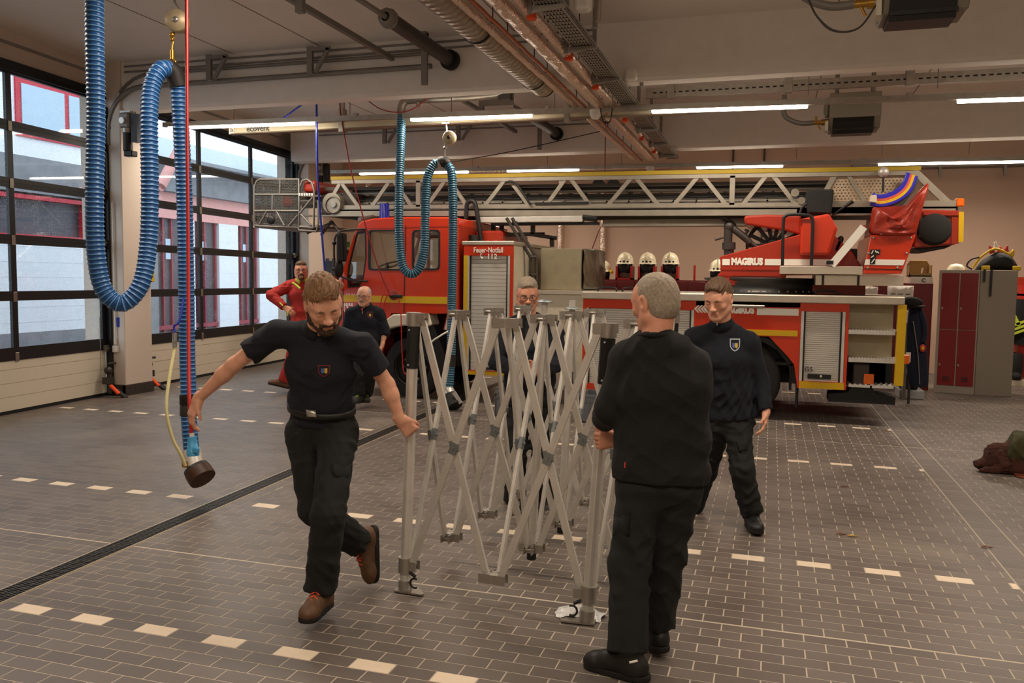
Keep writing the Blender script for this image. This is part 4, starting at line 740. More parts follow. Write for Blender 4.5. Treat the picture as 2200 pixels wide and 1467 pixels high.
for t, y in ((1.05, .12), (1.06, .0), (.78, -.10), (.40, -.04), (.0, -.12)):
    cc = (sum(p[0] for p in cov)/n+.02, sum(p[1] for p in cov)/n-.18); ringsv.append([(cc[0]+(x-cc[0])*t, YP+.02+y+.05*math.sin(i*2.1+t*7), cc[1]+(z-cc[1])*t) for i, (x, z) in enumerate(cov)])
vs = [p for r in ringsv for p in r]; g.add(vs, [(i*n+j, i*n+(j+1) % n, (i+1)*n+(j+1) % n, (i+1)*n+j) for i in range(4) for j in range(n)], 0, True); tp = g.build('tarpaulin', 'tarp_red', TR, sub=2); poly('tarpaulin_back', [(1870, 505), (1878, 446), (1960, 440), (1990, 402), (1968, 505)], 'tarp_red', YP+.2, .8, tp)
for a in ((1894, 502), (1933, 502)): MB().ball(ony(*a, YP-.02), .02, 8, 6).build('press_stud', 'galv', tp)
cw = poly('counterweight', [(1972, 455), (1976, 450), (2062, 452), (2066, 520), (2048, 526), (1962, 533), (1965, 505)], 'dull_red', YR, 1.3, bevel=.02); poly('yellow_edge', [(2060, 455), (2071, 455), (2070, 519), (2059, 521)], 'stripe_yellow', YR-.02, 1.3, cw)
poly('edge_block', [(2045, 465), (2060, 464), (2060, 523), (2044, 524)], 'dull_red', YR-.015, .1, cw); poly('top_rail', [(1983, 455), (2060, 454), (2060, 463), (1985, 462)], 'dull_red', YR-.03, .1, cw)
cx, cz = XZ(2007, 492, YR); MB().lathe([(.001, -.05), (.17, -.05), (.20, -.03), (.215, .0)], (cx, YR, cz), (0, 1, 0), 28).build('round_cover', 'rubber', cw); x_, z_ = XZ(1977, 491, YR); MB().box((x_-.03, YR-.04, z_-.13), (cx, YR, z_+.13)).build('round_cover', 'rubber', cw, bevel=.02)
poly('reel_under', [(1962, 533), (2045, 527), (2030, 534), (2000, 540), (1980, 540)], 'black', YR+.1, .9, cw)
# ---- ladder sections
YL = 12.2; YF = 13.3
ld = P_('ladder_main', MB(), 'ladder_alu') if 0 else None
LDZ0, LDZ1 = 2.88, 3.44
mainl = thing('main_ladder', 'x', 'x') if 0 else None
def lad(Y, x0, x1, zt, zb, dmat, parent, th=.05, ch=.10, bars=(), vert=()):
    g = MB(); g.box((x0, Y, zt-.06), (x1, Y+th, zt)); o = g.build('top_chord', dmat, parent)
    MB().box((x0, Y-.03, zb-.13), (x1+.02, Y+th+.02, zb-.045)).box((x0, Y, zb-.03), (x1, Y+th, zb+.03)).build('bottom_chord', dmat, parent)
    for (a, b) in bars: MB().bar((a, Y+th/2, zt-.03), (b, Y+th/2, zb), .035, .058, (0, 1, 0) if False else Vector((0, 0, 1)).cross(Vector((b-a, 0, zb-zt))).cross(Vector((b-a, 0, zb-zt))) ).build('diagonal', dmat, parent)
    for a in vert: MB().box((a-.035, Y, zb), (a+.035, Y+th, zt-.03)).build('upright', dmat, parent)
    return o
def topx(p): return XZ(p, 380, YL)[0]
pairs = [(731, 770), (731, 700), (836, 797), (845, 885), (956, 915), (965, 1003), (1085, 1040), (1093, 1137), (1215, 1172), (1225, 1268), (1357, 1305), (1365, 1415), (1500, 1447), (1510, 1560), (1647, 1595), (1660, 1710)]
bars = [(topx(a), XZ(b, 442, YL)[0]) for a, b in pairs]
L0 = XZ(640, 440, YL)[0]; L1 = XZ(2053, 440, YL)[0]
base_o = P_('ladder_base_section', MB().box((L0, YL-.035, 2.79), (L1, YL+.06, 2.815)).box((L0+.6, YL-.03, 2.875), (L1, YL+.05, 2.90)), 'ladder_alu')
lad(YL, topx(712), topx(1968), 3.40, 2.94, 'ladder_alu', base_o, bars=bars, vert=[topx(898), topx(1574)])
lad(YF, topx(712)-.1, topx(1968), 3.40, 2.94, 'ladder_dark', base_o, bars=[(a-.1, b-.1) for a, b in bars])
MB().box((topx(711), YL-.01, 3.40), (topx(1978), YL+.07, 3.455)).build('yellow_rail', 'rail_yellow', base_o)
MB().bar((topx(1962), YL+.02, 3.40), (XZ(2040, 437, YL)[0], YL+.02, 2.93), .05, .09, Vector((0, 1, 0)).cross(Vector((.6, 0, -.47)))).build('end_strut', 'ladder_alu', base_o)
text_mesh('30m', .09, (XZ(2031, 441, YL)[0], YL-.008, XZ(2031, 442, YL)[1]), (1, 0, 0), (0, 0, 1), 'ink', base_o, depth=.004, bold=.002)
MB().box((XZ(1712, 450, YL)[0], YL-.03, 2.80), (L1, YL+.08, 2.98)).build('chord_cover', 'ladder_alu', base_o)
x, z = XZ(2062, 436, YL); MB().box((x-.05, YL-.03, z-.05), (x+.05, YL+.1, z+.06)).build('end_lamp', 'amber', base_o, bevel=.015); MB().cyl((x-.03, YL, z-.2), (x-.03, YL, z), .015).build('lamp_post', 'black', base_o)
plate('perforated_plate', 'perf_plate', base_o, Q([(1800, 369), (1962, 367), (1935, 410), (1900, 460), (1755, 458), (1750, 440)], YL), [], YL+.05, .012); MB().bar((topx(1795), YL+.03, 3.38), (XZ(1760, 436, YL)[0], YL+.03, 2.95), .03, .07, Vector((0, 1, 0)).cross(Vector((.3, 0, .5)))).build('plate_frame', 'ladder_alu', base_o); MB().bar((topx(1820), YL+.03, 3.38), (XZ(1860, 440, YL)[0], YL+.03, 2.95), .03, .05, Vector((0, 1, 0)).cross(Vector((.3, 0, -.5)))).build('plate_frame', 'ladder_alu', base_o)
# nested inner sections: chords, rungs, cables
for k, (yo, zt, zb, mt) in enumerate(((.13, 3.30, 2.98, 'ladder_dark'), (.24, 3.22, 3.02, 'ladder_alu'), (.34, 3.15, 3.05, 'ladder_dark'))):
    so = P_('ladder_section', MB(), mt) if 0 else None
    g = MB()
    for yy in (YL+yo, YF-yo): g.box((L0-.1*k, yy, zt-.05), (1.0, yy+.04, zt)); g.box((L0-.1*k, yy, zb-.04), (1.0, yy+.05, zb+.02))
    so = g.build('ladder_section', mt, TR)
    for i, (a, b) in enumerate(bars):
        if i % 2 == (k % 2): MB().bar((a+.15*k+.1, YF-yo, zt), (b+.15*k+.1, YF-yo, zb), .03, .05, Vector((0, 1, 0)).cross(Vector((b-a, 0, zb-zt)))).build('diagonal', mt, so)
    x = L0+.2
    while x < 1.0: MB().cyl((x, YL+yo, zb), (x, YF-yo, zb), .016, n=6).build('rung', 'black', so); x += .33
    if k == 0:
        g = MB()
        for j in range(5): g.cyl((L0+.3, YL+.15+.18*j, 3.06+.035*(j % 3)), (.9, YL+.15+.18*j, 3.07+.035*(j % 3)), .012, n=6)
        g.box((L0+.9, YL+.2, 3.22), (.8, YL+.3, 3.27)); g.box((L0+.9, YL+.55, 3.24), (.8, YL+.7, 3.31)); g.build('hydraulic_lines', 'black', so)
x0, z0 = XZ(1032, 456, YL); x1, _ = XZ(1253, 456, YL); MB().box((x0, YL-.05, 2.70), (x1, YL+.1, 2.79)).build('cable_tray', 'alu', base_o, bevel=.01); MB().box((x0+.2, YL+.0, 2.66), (XZ(1285, 470, YL)[0], YL+.12, 2.70)).build('lower_bar', 'black', base_o); MB().cyl(ony(1253, 466, YL), ony(1283, 470, YL), .05).build('cylinder_end', 'black', base_o)
MB().box((XZ(1283, 468, YL)[0], YL+.4, 2.66), (XZ(1600, 468, YL)[0], YL+.7, 2.76)).build('underside', 'ladder_alu', base_o); MB().box((XZ(1150, 436, YL)[0], YL-.02, 2.965), (XZ(1265, 436, YL)[0], YL+.02, 3.0)).build('slide_bar', 'black', base_o)
for a, b, r in ((1286, 398, .1), (1318, 398, .1)): MB().cyl(ony(a, b, YL+.5), ony(a, b, YL+.7), r).build('pulley', 'black', base_o)
for a, b, r in ((1708, 414, .055), (1722, 431, .05)): MB().cyl(ony(a, b, YL-.06), ony(a, b, YL), r, n=18).build('pulley', 'ladder_alu', base_o)
MB().tube(crom([ony(1085, 392, YL-.04), ony(1100, 390, YL-.04), ony(1112, 398, YL-.04), ony(1140, 440, YL-.04)], 4), .018, 6).build('black_line', 'black', base_o)
LADDER_Z = ('top_chord', 'bottom_chord', 'diagonal', 'upright', 'yellow_rail', 'ladder_section', 'rung', 'hydraulic_lines', 'end_strut', 'plate_frame', 'ladder_base_section', 'chord_cover')
for o in bpy.data.objects:                      # the ladder rests slightly nose-up on its trestle
    if o.type == 'MESH' and o.name.split('.')[0] in LADDER_Z and not o.data.get('tilted'):
        o.data['tilted'] = 1; ox = ROOT[o.name].x
        for v in o.data.vertices: v.co.z += -.0085*(v.co.x+ox+2.75)-(.02 if v.co.z > 3.2 else 0)
# coloured hose bundle in a curved guide, chrome mirror ball
def arc(f, r, mt, Y=YL-.1):
    P = [(1872, 428), (1890, 432), (1912, 428), (1934, 417), (1950, 400), (1960, 375)]; c0 = (1872, 300); n = len(P); out = []
    for i, (a, b) in enumerate(P):
        t = Vector((P[min(i+1, n-1)][0]-P[max(i-1, 0)][0], P[min(i+1, n-1)][1]-P[max(i-1, 0)][1])).normalized(); nn = Vector((t.y, -t.x)); out.append(ony(a+nn.x*f, b+nn.y*f, Y))
    return MB().tube(crom(out, 5), r, 8).build('hose_run', mt, hb)
hb = poly('hose_guide', [(1870, 420), (1884, 418), (1884, 436), (1868, 434)], 'fender', YL-.16, .12, TR, bevel=.01)
for f, mt in ((-10, 'hose_blue'), (-7.6, 'hose_blue'), (-5, 'hose_yellow'), (-2, 'hose_yellow'), (1, 'hose_pink'), (3.5, 'hose_pink'), (6, 'hose_blue'), (8.5, 'hose_blue'), (11, 'hose_blue')): arc(f, .020, mt)
poly('guide_plate', [(1884, 436), (1915, 432), (1945, 412), (1965, 380), (1975, 385), (1965, 410), (1940, 440), (1915, 457), (1895, 445)], 'ladder_dark', YL-.08, .04, hb)
mb_ = P_('mirror_ball', MB().ball(ony(1898, 370, YL-.1), .07, 16, 10), 'chrome_') if 0 else P_('mirror_ball', MB().ball(ony(1898, 370, YL-.1), .07, 16, 10), 'alu'); MB().cyl(ony(1898, 375, YL-.1), ony(1897, 412, YL-.1), .014).build('ball_rod', 'black', mb_)
# ---- rescue cage at the ladder tip
YC = 12.0
def tubeP(name, pts, r, mt, parent, Y=YC, n=8): return MB().tube([ony(a, b, Y) for a, b in pts], r, n).build(name, mt, parent)
cg = P_('rescue_cage', MB().box((XZ(547, 486, YC)[0], YC, XZ(547, 489, YC)[1]), (XZ(680, 486, YC)[0], YC+1.3, XZ(547, 484, YC)[1])), 'galv_dull')
side = [(546, 484), (547, 400), (551, 390), (558, 385), (642, 385), (643, 489), (560, 486)]
plate('perforated_side', 'perf_cage', cg, Q(side, YC), [], YC, .01); plate('perforated_side', 'perf_cage', cg, Q(side, YC+1.25), [], YC+1.25, .01)
a = ony(549, 385, YC); b = ony(547, 484, YC); MB().box((a.x, YC, b.z), (a.x+.012, YC+1.25, a.z)).build('perforated_front', 'perf_cage', cg); a2 = ony(642, 385, YC); MB().box((a.x, YC+.02, a.z), (a2.x, YC+1.25, a.z+.01)).build('cage_top', 'perf_cage', cg)
for pts in (side+[side[0]], [(548, 418), (642, 418)], [(547, 453), (642, 453)], [(602, 386), (601, 418)], [(586, 419), (585, 452)], [(573, 454), (556, 484)], [(594, 454), (611, 485)], [(640, 462), (620, 486)], [(642, 418), (674, 418)], [(643, 487), (674, 490), (675, 410), (670, 392), (660, 385), (650, 388), (645, 400)], [(644, 458), (672, 424)], [(646, 460), (668, 484)], [(640, 488), (643, 495), (680, 497), (684, 480), (684, 430)]): tubeP('cage_tube', pts, .018, 'cage_grey', cg)
x, z = XZ(582, 472, YC); MB().lathe([(.001, -.03), (.05, -.03), (.075, -.01), (.075, .01)], (x, YC, z), (0, 1, 0), 20).build('socket_cover', 'black', cg); MB().cyl((XZ(617, 434, YC+.5)[0], YC+.5, XZ(617, 434, YC+.5)[1]), (XZ(617, 434, YC+.5)[0], YC+.58, XZ(617, 434, YC+.5)[1]), .1, n=20).build('floodlight', 'dull_red', cg)
MB().box((XZ(646, 413, YC)[0], YC+.05, XZ(646, 413, YC)[1]), (XZ(674, 413, YC)[0], YC+1.0, XZ(674, 386, YC)[1])).build('seat_pad', 'dull_red', cg, bevel=.06, segs=3)
for k in range(6): x, z = XZ(645+k*5.4, 418, YC); MB().box((x-.012, YC-.025, z-.02), (x+.012, YC+.0, z+.02)).build('rail_clip', 'white_paint', cg)
g = MB(); cx, cz = XZ(716, 437, YL); g.cyl((cx, YL-.05, cz), (cx, YL+.15, cz), .17, n=28); g.lathe([(.13, -.07), (.15, -.05), (.13, -.05)], (cx+.03, YL, cz-.03), (0, 1, 0), 24); P_('tip_drum', g, 'ladder_alu'); MB().cyl((cx+.04, YL-.08, cz-.02), (cx+.04, YL-.04, cz-.02), .05).build('drum_hub', 'galv', cg)
MB().box((XZ(684, 420, YL)[0], YL+.1, 2.85), (XZ(760, 420, YL)[0], YL+.9, 3.2)).build('tip_joint', 'steel_dark', cg)
for a, b in (((684, 460), (770, 470)), ((690, 505), (712, 475)), ((712, 475), (730, 500)), ((660, 500), (716, 478))): tubeP('tip_strut', [a, b], .025, 'steel_dark', cg, YC+.3)
# charging cables at the door handle
for i, pts in enumerate(([(838, 634), (825, 633), (819, 645), (816, 668)], [(842, 634), (832, 636), (826, 650), (823, 662)], [(856, 640), (861, 670), (862, 700), (864, 760), (868, 800), (885, 805)])): 
    t = thing('charging_cable', ['outer red cable loop at the cab door handle', 'inner red cable loop at the cab door handle', 'long red cable dropping from the door handle past the fender'][i], 'cable', ony(*pts[0], YT-.06)); MB().tube(crom([ony(a, b, YT-.07) for a, b in pts], 6), .008, 6).build('cable_run', 'red_plain', t)
# ================================================================ folding canopy frame
mat('cap_black', '#121212', .5); mat('bolt_steel', '#b9bdbf', .3, .9); mat('sleeve_steel', '#8f9698', .4, .7); mat('cast_alu', '#b5b0a8', .38, .8, bump=(60, .1, .003)); mat('bag_clear', '#d9dad8', .15, .1, bump=(30, .9, .02))
GB = {}; GT = {}
for i in range(3):
    for j in range(4):
        GB[i, j] = Vector((-1.993+.556*i+.045*j+(.012*i if j else 0), 4.352-.044*i+(.585+(.005 if i else 0))*j, .16)); GT[i, j] = GB[i, j]+Vector((.046+.016*i-.008*j, 0, 1.448-.012*i))
cf = thing('canopy_frame', 'half-folded aluminium canopy frame of crossed bars carried by the men', 'canopy frame', GB[1, 1]*1.0-Vector((0, 0, .16)))
E_ = [((i, j), (i, j+1)) for i in range(3) for j in range(3)]+[((i, j), (i+1, j)) for j in range(4) for i in range(2)]
def cbar(a, b, n, side):
    d = (b-a).normalized(); off = n*side*.0125; wd = d.cross(n).normalized()
    o = MB().obox((a+b)/2+off, (n, wd, d), (.0095, .019, (b-a).length/2-.02)).obox((a+b)/2+off, (n, wd, d), (.0108, .0035, (b-a).length/2-.021)).build('bar', 'alu', cf)
    MB().obox((a+b)/2+off, (n, wd, d), (.0115, .0215, .035)).cyl((a+b)/2+off-n*.022, (a+b)/2+off+n*.022, .009, n=8).build('pivot_sleeve', 'sleeve_steel', o); return o
for A, B in E_:
    h = (GB[B]-GB[A]); h.z = 0; h.normalize(); n = Vector((-h.y, h.x, 0)); g = h*.045
    cbar(GT[A]+g, GB[B]-g, n, 1); cbar(GB[A]+g, GT[B]-g, n, -1)
def nbrs(k):
    out = []
    for A, B in E_:
        if A == k: out.append(B)
        if B == k: out.append(A)
    return out
for k in GB:
    corner = k in ((0, 0), (2, 0), (0, 3), (2, 3)); centre = k in ((1, 1), (1, 2))
    ax = (GT[k]-GB[k]).normalized()
    for pos, nm in ((GT[k], 'top_bracket'), (GB[k], 'slide_bracket')):
        g = MB()
        for q in nbrs(k):
            h = GB[q]-GB[k]; h.z = 0; h.normalize(); s = Vector((-h.y, h.x, 0))
            for e in (-1, 1): g.obox(pos+h*.045+s*e*.026, (h, s, (0, 0, 1)), (.035, .003, .026))
            g.cyl(pos+h*.055-s*.032, pos+h*.055+s*.032, .008, n=8); g.obox(pos+h*.03, (h, s, (0, 0, 1)), (.012, .026, .026))
        if not corner: g.obox(pos, ((1, 0, 0), (0, 1, 0), (0, 0, 1)), (.026, .026, .024))
        else: g.cyl(pos-ax*(.045), pos+ax*(.03 if nm == 'top_bracket' else .045), .044, n=20)
        g.build(nm, 'cast_alu', cf)
    if corner:
        foot = GB[k]-ax*.15; L_ = MB(); n8 = 8
        L_.tube([foot+ax*.02, GT[k]-ax*.01], .034, 8, smooth=False); lg = L_.build('leg', 'alu', cf, bevel=.004)
        MB().tube([GT[k]-ax*.05, GT[k]-ax*.29], .040, 8, smooth=False).build('black_sleeve', 'cap_black', lg); 
        for dz in (.07, .27): MB().ball(GT[k]-ax*dz+Vector((-.008, -.040, 0)), .007, 8, 6).build('screw', 'bolt_steel', lg)
        MB().cyl(foot+ax*.0, foot+ax*.06, .041, n=20).build('foot_collar', 'cast_alu', lg); b = MB(); fz = foot.z
        b.prism([(-.05, -.05), (.13, -.06), (.14, -.04), (.06, .05), (-.05, .05)], foot+Vector((0, 0, -.004)), (1 if k[0] == 0 else -1, 0, 0), (0, 1, 0), (0, 0, .009)); b.build('base_plate', 'galv', lg)
        sx = 1 if k[0] == 0 else -1; c0 = foot+Vector((sx*.075, -.03, .055)); MB().tube([c0+Vector((sx*.028*math.cos(a), 0, .028*math.sin(a))) for a in [math.radians(60+t*24) for t in range(11)]], .006, 6).build('pull_hook', 'cap_black', lg); MB().tube([GB[k]-ax*.02+Vector((sx*.04, -.02, -.02)), GB[k]-ax*.02+Vector((sx*.075, -.03, -.035))], .010, 8).build('snap_pin', 'cap_black', lg)
    elif centre:
        ps = MB().cyl(GB[k]-ax*.06, GT[k]+ax*.10, .021, n=16).cyl(GB[k]+ax*.1, GB[k]+ax*.75, .026, n=16).build('centre_post', 'alu', cf); MB().cyl(GB[k]-ax*.075, GB[k]-ax*.02, .030, n=16).build('end_cap', 'cap_black', ps); MB().lathe([(.001, .022), (.025, .018), (.05, .006), (.052, 0), (.001, 0)], GT[k]+ax*(.10 if k == (1, 1) else .04), ax, 18).build('mushroom_cap', 'sleeve_steel', ps)
pb = thing('plastic_bag', 'crumpled clear plastic bag under the near right canopy foot', 'bag', GB[2, 0]*1.0-Vector((0, 0, .16)))
rr = random.Random(5); c0 = GB[2, 0]+Vector((-.06, .02, -.155)); g = []
for i in range(9):
    row = []
    for j in range(9):
        u, v = (i-4)/4, (j-4)/4; rad = max(0, 1-(u*u+v*v)/1.6); row.append((c0.x+u*.13+rr.uniform(-.012, .012), c0.y+v*.07+.05+rr.uniform(-.01, .01), .003+rad*.07*rr.uniform(.3, 1.2)))
    g.append(row)
MB().sheet(g).build('bag_film', 'bag_clear', pb, sub=1)
# ================================================================ exhaust hoses
mat('hose_blue_d', '#17508f', .4, coat=.12); mat('hose_rib', '#76b0e0', .38, coat=.15); mat('hose2_d', '#12485f', .4, coat=.12); mat('hose2_rib', '#78c0de', .38, coat=.12); mat('nozzle_rubber', '#1f1a17', .6); mat('nozzle_brown', '#3f2413', .5); mat('reel_beige', '#b8a888', .45, .3); mat('plug_blue', '#4aa6d8', .4); mat('air_line', '#e0d8a2', .4); mat('cable_red', '#c02420', .4)
def hose(path, r, pitch, mts, parent, name='hose_tube', n=18):
    P = crom(path, 14); L = [0]
    for a, b in zip(P, P[1:]): L.append(L[-1]+(b-a).length)
    tot = L[-1]; m = int(tot/pitch); S = []; R = []; mi = []
    def at(s):
        import bisect
        i = min(max(bisect.bisect(L, s)-1, 0), len(P)-2); t = (s-L[i])/max(L[i+1]-L[i], 1e-6); return P[i].lerp(P[i+1], min(max(t, 0), 1))
    for k in range(m):
        for f, rr_, q in ((0, .92, 0), (.30, .905, 0), (.62, .93, 0), (.72, .99, 1), (.82, 1.0, 1), (.90, .97, 0)): S.append(at((k+f)*pitch)); R.append(r*rr_); mi.append(q)
    b = MB(); b.tube(S, R, n); nf = len(S)-1
    for i in range(nf):
        for k in range(n): b.m[i*n+k] = mi[i]
    return b.build(name, mts, parent)
H1 = [ond(204, -60, 5.9), ond(203, 60, 5.9), ond(206, 250, 5.95), ond(203, 420, 5.95), ond(206, 540, 6.0), ond(222, 620, 6.05), ond(262, 652, 6.1), ond(303, 610, 6.15), ond(319, 520, 6.2), ond(322, 400, 6.2), ond(320, 270, 6.2), ond(325, 190, 6.25), ond(343, 152, 6.3), ond(364, 148, 6.4)]
h1 = thing('exhaust_hose', 'near blue ribbed exhaust hose hanging in a long loop beside the first door', 'hose', ond(410, 1035, 6.6))
hose(H1, .066, .0335, ['hose_blue_d', 'hose_rib'], h1)
hose([ond(383, 182, 6.45), ond(388, 260, 6.5), ond(396, 420, 6.6), ond(400, 600, 6.65), ond(402, 745, 6.7), ond(405, 855, 6.7)], .066, .0335, ['hose_blue_d', 'hose_rib'], h1)
hose([ond(405, 888, 6.7), ond(408, 930, 6.7), ond(412, 975, 6.7)], .066, .0335, ['hose_blue_d', 'hose_rib'], h1)
MB().tube(crom([ond(362, 147, 6.39), ond(374, 158, 6.42), ond(384, 186, 6.45)], 4), .072, 18).build('saddle_cuff', 'nozzle_rubber', h1); MB().tube([ond(404.5, 848, 6.7), ond(405, 868, 6.7), ond(405.3, 869, 6.7), ond(405.6, 872, 6.7), ond(406, 892, 6.7)], [.069, .069, .063, .069, .071], 18).build('coupling', 'nozzle_rubber', h1)
a, b, c, d = ond(411, 965, 6.7), ond(418, 1000, 6.68), ond(420, 1004, 6.68), ond(434, 1026, 6.64)
nz = MB().tube([a, a.lerp(b, .5), b], [.07, .075, .078], 20).build('metal_collar', 'alu', h1); MB().tube([c.lerp(b, .8), c, c.lerp(d, .35), d], [.078, .098, .104, .106], 20).build('rubber_nozzle', 'nozzle_rubber', h1); MB().tube([c.lerp(d, .36), d, d+(d-c)*.15], [.106, .108, .106], 20).build('nozzle_rim', 'nozzle_brown', h1)
MB().box(ond(392, 990, 6.6), ond(402, 1005, 6.58)).build('valve_block', 'brass', h1)
bl = thing('spring_balancer', 'round beige spring balancer holding up the near hose', 'balancer', ond(380, 45, 6.4)); o = ond(382, 46, 6.4); ax = Vector((.36, -.93, 0))
MB().lathe([(.001, .05), (.08, .05), (.088, .03), (.088, -.03), (.08, -.05), (.001, -.05)], o, ax, 26).build('drum_housing', 'reel_beige', bl); MB().lathe([(.001, .06), (.02, .06), (.022, .05)], o, ax, 14).build('hub_cap', 'bolt_steel', bl); MB().tube([o+Vector((.02, 0, .08)), ond(375, 5, 6.4), ond(374, -60, 6.4)], .01, 6).build('hanger_hook', 'galv', bl)
g = MB(); g.tube([o+Vector((-.03, 0, -.06)), ond(370, 105, 6.4), ond(370, 128, 6.4)], .008, 6); g.ball(ond(370, 85, 6.4), .017); g.ball(ond(370, 75, 6.4), .022); g.tube([ond(370, 108, 6.4), ond(370, 128, 6.4)], .018, 8); g.tube([ond(370, 128, 6.4), ond(377, 132, 6.4), ond(377, 142, 6.4), ond(369, 140, 6.4)], .01, 6); g.build('load_hook', 'brass', bl)
H2 = [ond(862, 248, 11.95), ond(860, 330, 11.9), ond(857, 440, 11.8), ond(858, 520, 11.8), ond(866, 572, 11.8), ond(882, 588, 11.8), ond(899, 578, 11.8), ond(911, 540, 11.8), ond(913, 480, 11.8), ond(915, 420, 11.8), ond(919, 380, 11.8), ond(932, 354, 11.8), ond(946, 350, 11.8)]
h2 = thing('exhaust_hose', 'rear turquoise ribbed exhaust hose looping in front of the truck cab', 'hose', ond(975, 870, 11.7))
hose(H2, .066, .033, ['hose2_d', 'hose2_rib'], h2, n=14); hose([ond(960, 352, 11.8), ond(970, 372, 11.8), ond(973, 430, 11.8), ond(973, 520, 11.8), ond(971, 640, 11.75), ond(970, 700, 11.7), ond(969, 765, 11.7)], .066, .033, ['hose2_d', 'hose2_rib'], h2, n=14); hose([ond(968, 785, 11.7), ond(966, 815, 11.7), ond(964, 838, 11.7)], .066, .033, ['hose2_d', 'hose2_rib'], h2, n=14)
MB().tube(crom([ond(944, 349, 11.8), ond(953, 346, 11.8), ond(962, 354, 11.8)], 3), .074, 14).build('saddle_cuff', 'nozzle_rubber', h2); MB().tube([ond(969, 762, 11.7), ond(968.6, 772, 11.7), ond(968, 788, 11.7)], [.07, .066, .07], 14).build('coupling', 'nozzle_rubber', h2)
a, b, d = ond(964, 836, 11.7), ond(967, 848, 11.65), ond(978, 873, 11.55); MB().tube([a, b], [.07, .085], 16).build('metal_collar', 'alu', h2); MB().tube([b, b.lerp(d, .5), d], [.088, .105, .108], 18).build('rubber_nozzle', 'nozzle_rubber', h2); MB().bar(ond(975, 842, 11.5), ond(990, 866, 11.5), .05, .02, (0, 1, 0)).build('clamp_lever', 'alu', h2)
MB().tube(crom([ond(964, 845, 11.6), ond(950, 820, 11.5), ond(934, 795, 11.5), ond(925, 765, 11.5), ond(925, 738, 11.5), ond(945, 722, 11.5), ond(962, 712, 11.6)], 5), .012, 6).build('air_line', 'white_paint', h2)
bl = thing('spring_balancer', 'round beige spring balancer under the extraction rail over the rear hose', 'balancer', ond(965, 296, 11.7)); o = ond(966, 296, 11.7); ax = Vector((.10, -.99, 0))
MB().lathe([(.001, .05), (.085, .05), (.095, .03), (.095, -.03), (.085, -.05), (.001, -.05)], o, ax, 26).build('drum_housing', 'reel_beige', bl); MB().lathe([(.001, .065), (.025, .06), (.027, .05)], o, ax, 14).build('hub_cap', 'nozzle_rubber', bl); g = MB(); g.tube([o+Vector((-.04, 0, .09)), ond(959, 262, 11.95)], .012, 6); g.box(ond(953, 268, 11.95), ond(966, 262, 11.85)); g.tube([o+Vector((-.06, 0, -.07)), ond(956, 325, 11.75), ond(955, 345, 11.75)], .012, 6); g.ball(ond(956, 318, 11.75), .03); g.build('load_hook', 'galv', bl)
# yellow-white air line with fitting, red cable with blue plug held by the left man
al = thing('air_line', 'thin cream air line hanging beside the near hose down to its nozzle', 'hose', ond(375, 720, 6.5)); MB().tube(crom([ond(375, 742, 6.5), ond(374, 756, 6.5), ond(366, 800, 6.45), ond(358, 860, 6.4), ond(360, 900, 6.4), ond(372, 945, 6.45), ond(388, 975, 6.5), ond(398, 1000, 6.55)], 6), .013, 8).build('line_run', 'air_line', al)
g = MB(); g.cyl(ond(375, 745, 6.5), ond(376, 715, 6.5), .018); g.cyl(ond(372, 735, 6.5), ond(379, 735, 6.5), .02); g.build('coupler', 'bolt_steel', al); MB().tube(crom([ond(376, 716, 6.5), ond(374, 700, 6.5), ond(385, 690, 6.5), ond(395, 640, 6.55)], 4), .009, 6).build('blue_tube', 'blue_line', al)
PLUG_D = 4.72
rc_ = thing('supply_cable', 'red power cable with light blue plug held by the left man', 'cable', ond(414, 975, PLUG_D))
MB().tube(crom([Vector((ond(400, -40, 5.6).x, ond(400, -40, 5.6).y, 4.95)), ond(400, -40, 5.6), ond(401, 100, 5.5), ond(402, 300, 5.3), ond(404, 500, 5.1), ond(405, 700, 4.9), ond(406, 820, 4.78), ond(408, 880, PLUG_D), ond(412, 938, PLUG_D)], 6), .011, 8).build('cable_run', 'cable_red', rc_)
g = MB(); g.tube([ond(411.5, 930, PLUG_D), ond(413, 941, PLUG_D)], .014, 10); g.build('cord_grip', 'white_paint', rc_)
MB().tube([ond(412, 938, PLUG_D), ond(413, 946, PLUG_D), ond(414, 964, PLUG_D), ond(414.2, 965, PLUG_D), ond(415, 979, PLUG_D)], [.022, .026, .03, .036, .034], 16).build('plug_body', 'plug_blue', rc_); MB().obox(ond(421, 967, PLUG_D-.03), ((1, 0, 0), (0, 1, 0), (0, 0, 1)), (.018, .014, .016)).build('plug_flap', 'plug_blue', rc_, bevel=.006)
# ================================================================ lockers, gear and clutter at the back
mat('locker_grey', '#8f8577', .5, .2); mat('locker_frame', '#a0968a', .5, .2); mat('locker_red', '#7d1216', .42); mat('cabinet_red', '#6b0d12', .4); mat('helmet_cream', '#f3e9c8', .3, coat=.3); mat('cloth_black', '#18171a', .9); mat('cloth_navy', '#141a2c', .95, bump=(60, .3, .004)); mat('stand_red', '#b92016', .45); mat('bottle_orange', '#e8a019', .3); mat('cardboard', '#a08052', .8); mat('paper', '#e4ddd0', .7); mat('crate_grey', '#6d7076', .5); mat('crate_clear', '#a9abac', .4); mat('hivis', '#cfe04a', .5); mat('bag_black', '#17181a', .7, bump=(20, .6, .02)); mat('exit_green', '#3f6b2a', .5); mat('bin_grey', '#474b50', .6); mat('label_white', '#efece6', .6); mat('label_red', '#c0392b', .6)
LA, LB, LC_ = Vector((2.70, 15.60, 0)), Vector((3.29, 15.46, 0)), Vector((3.83, 15.42, 0))
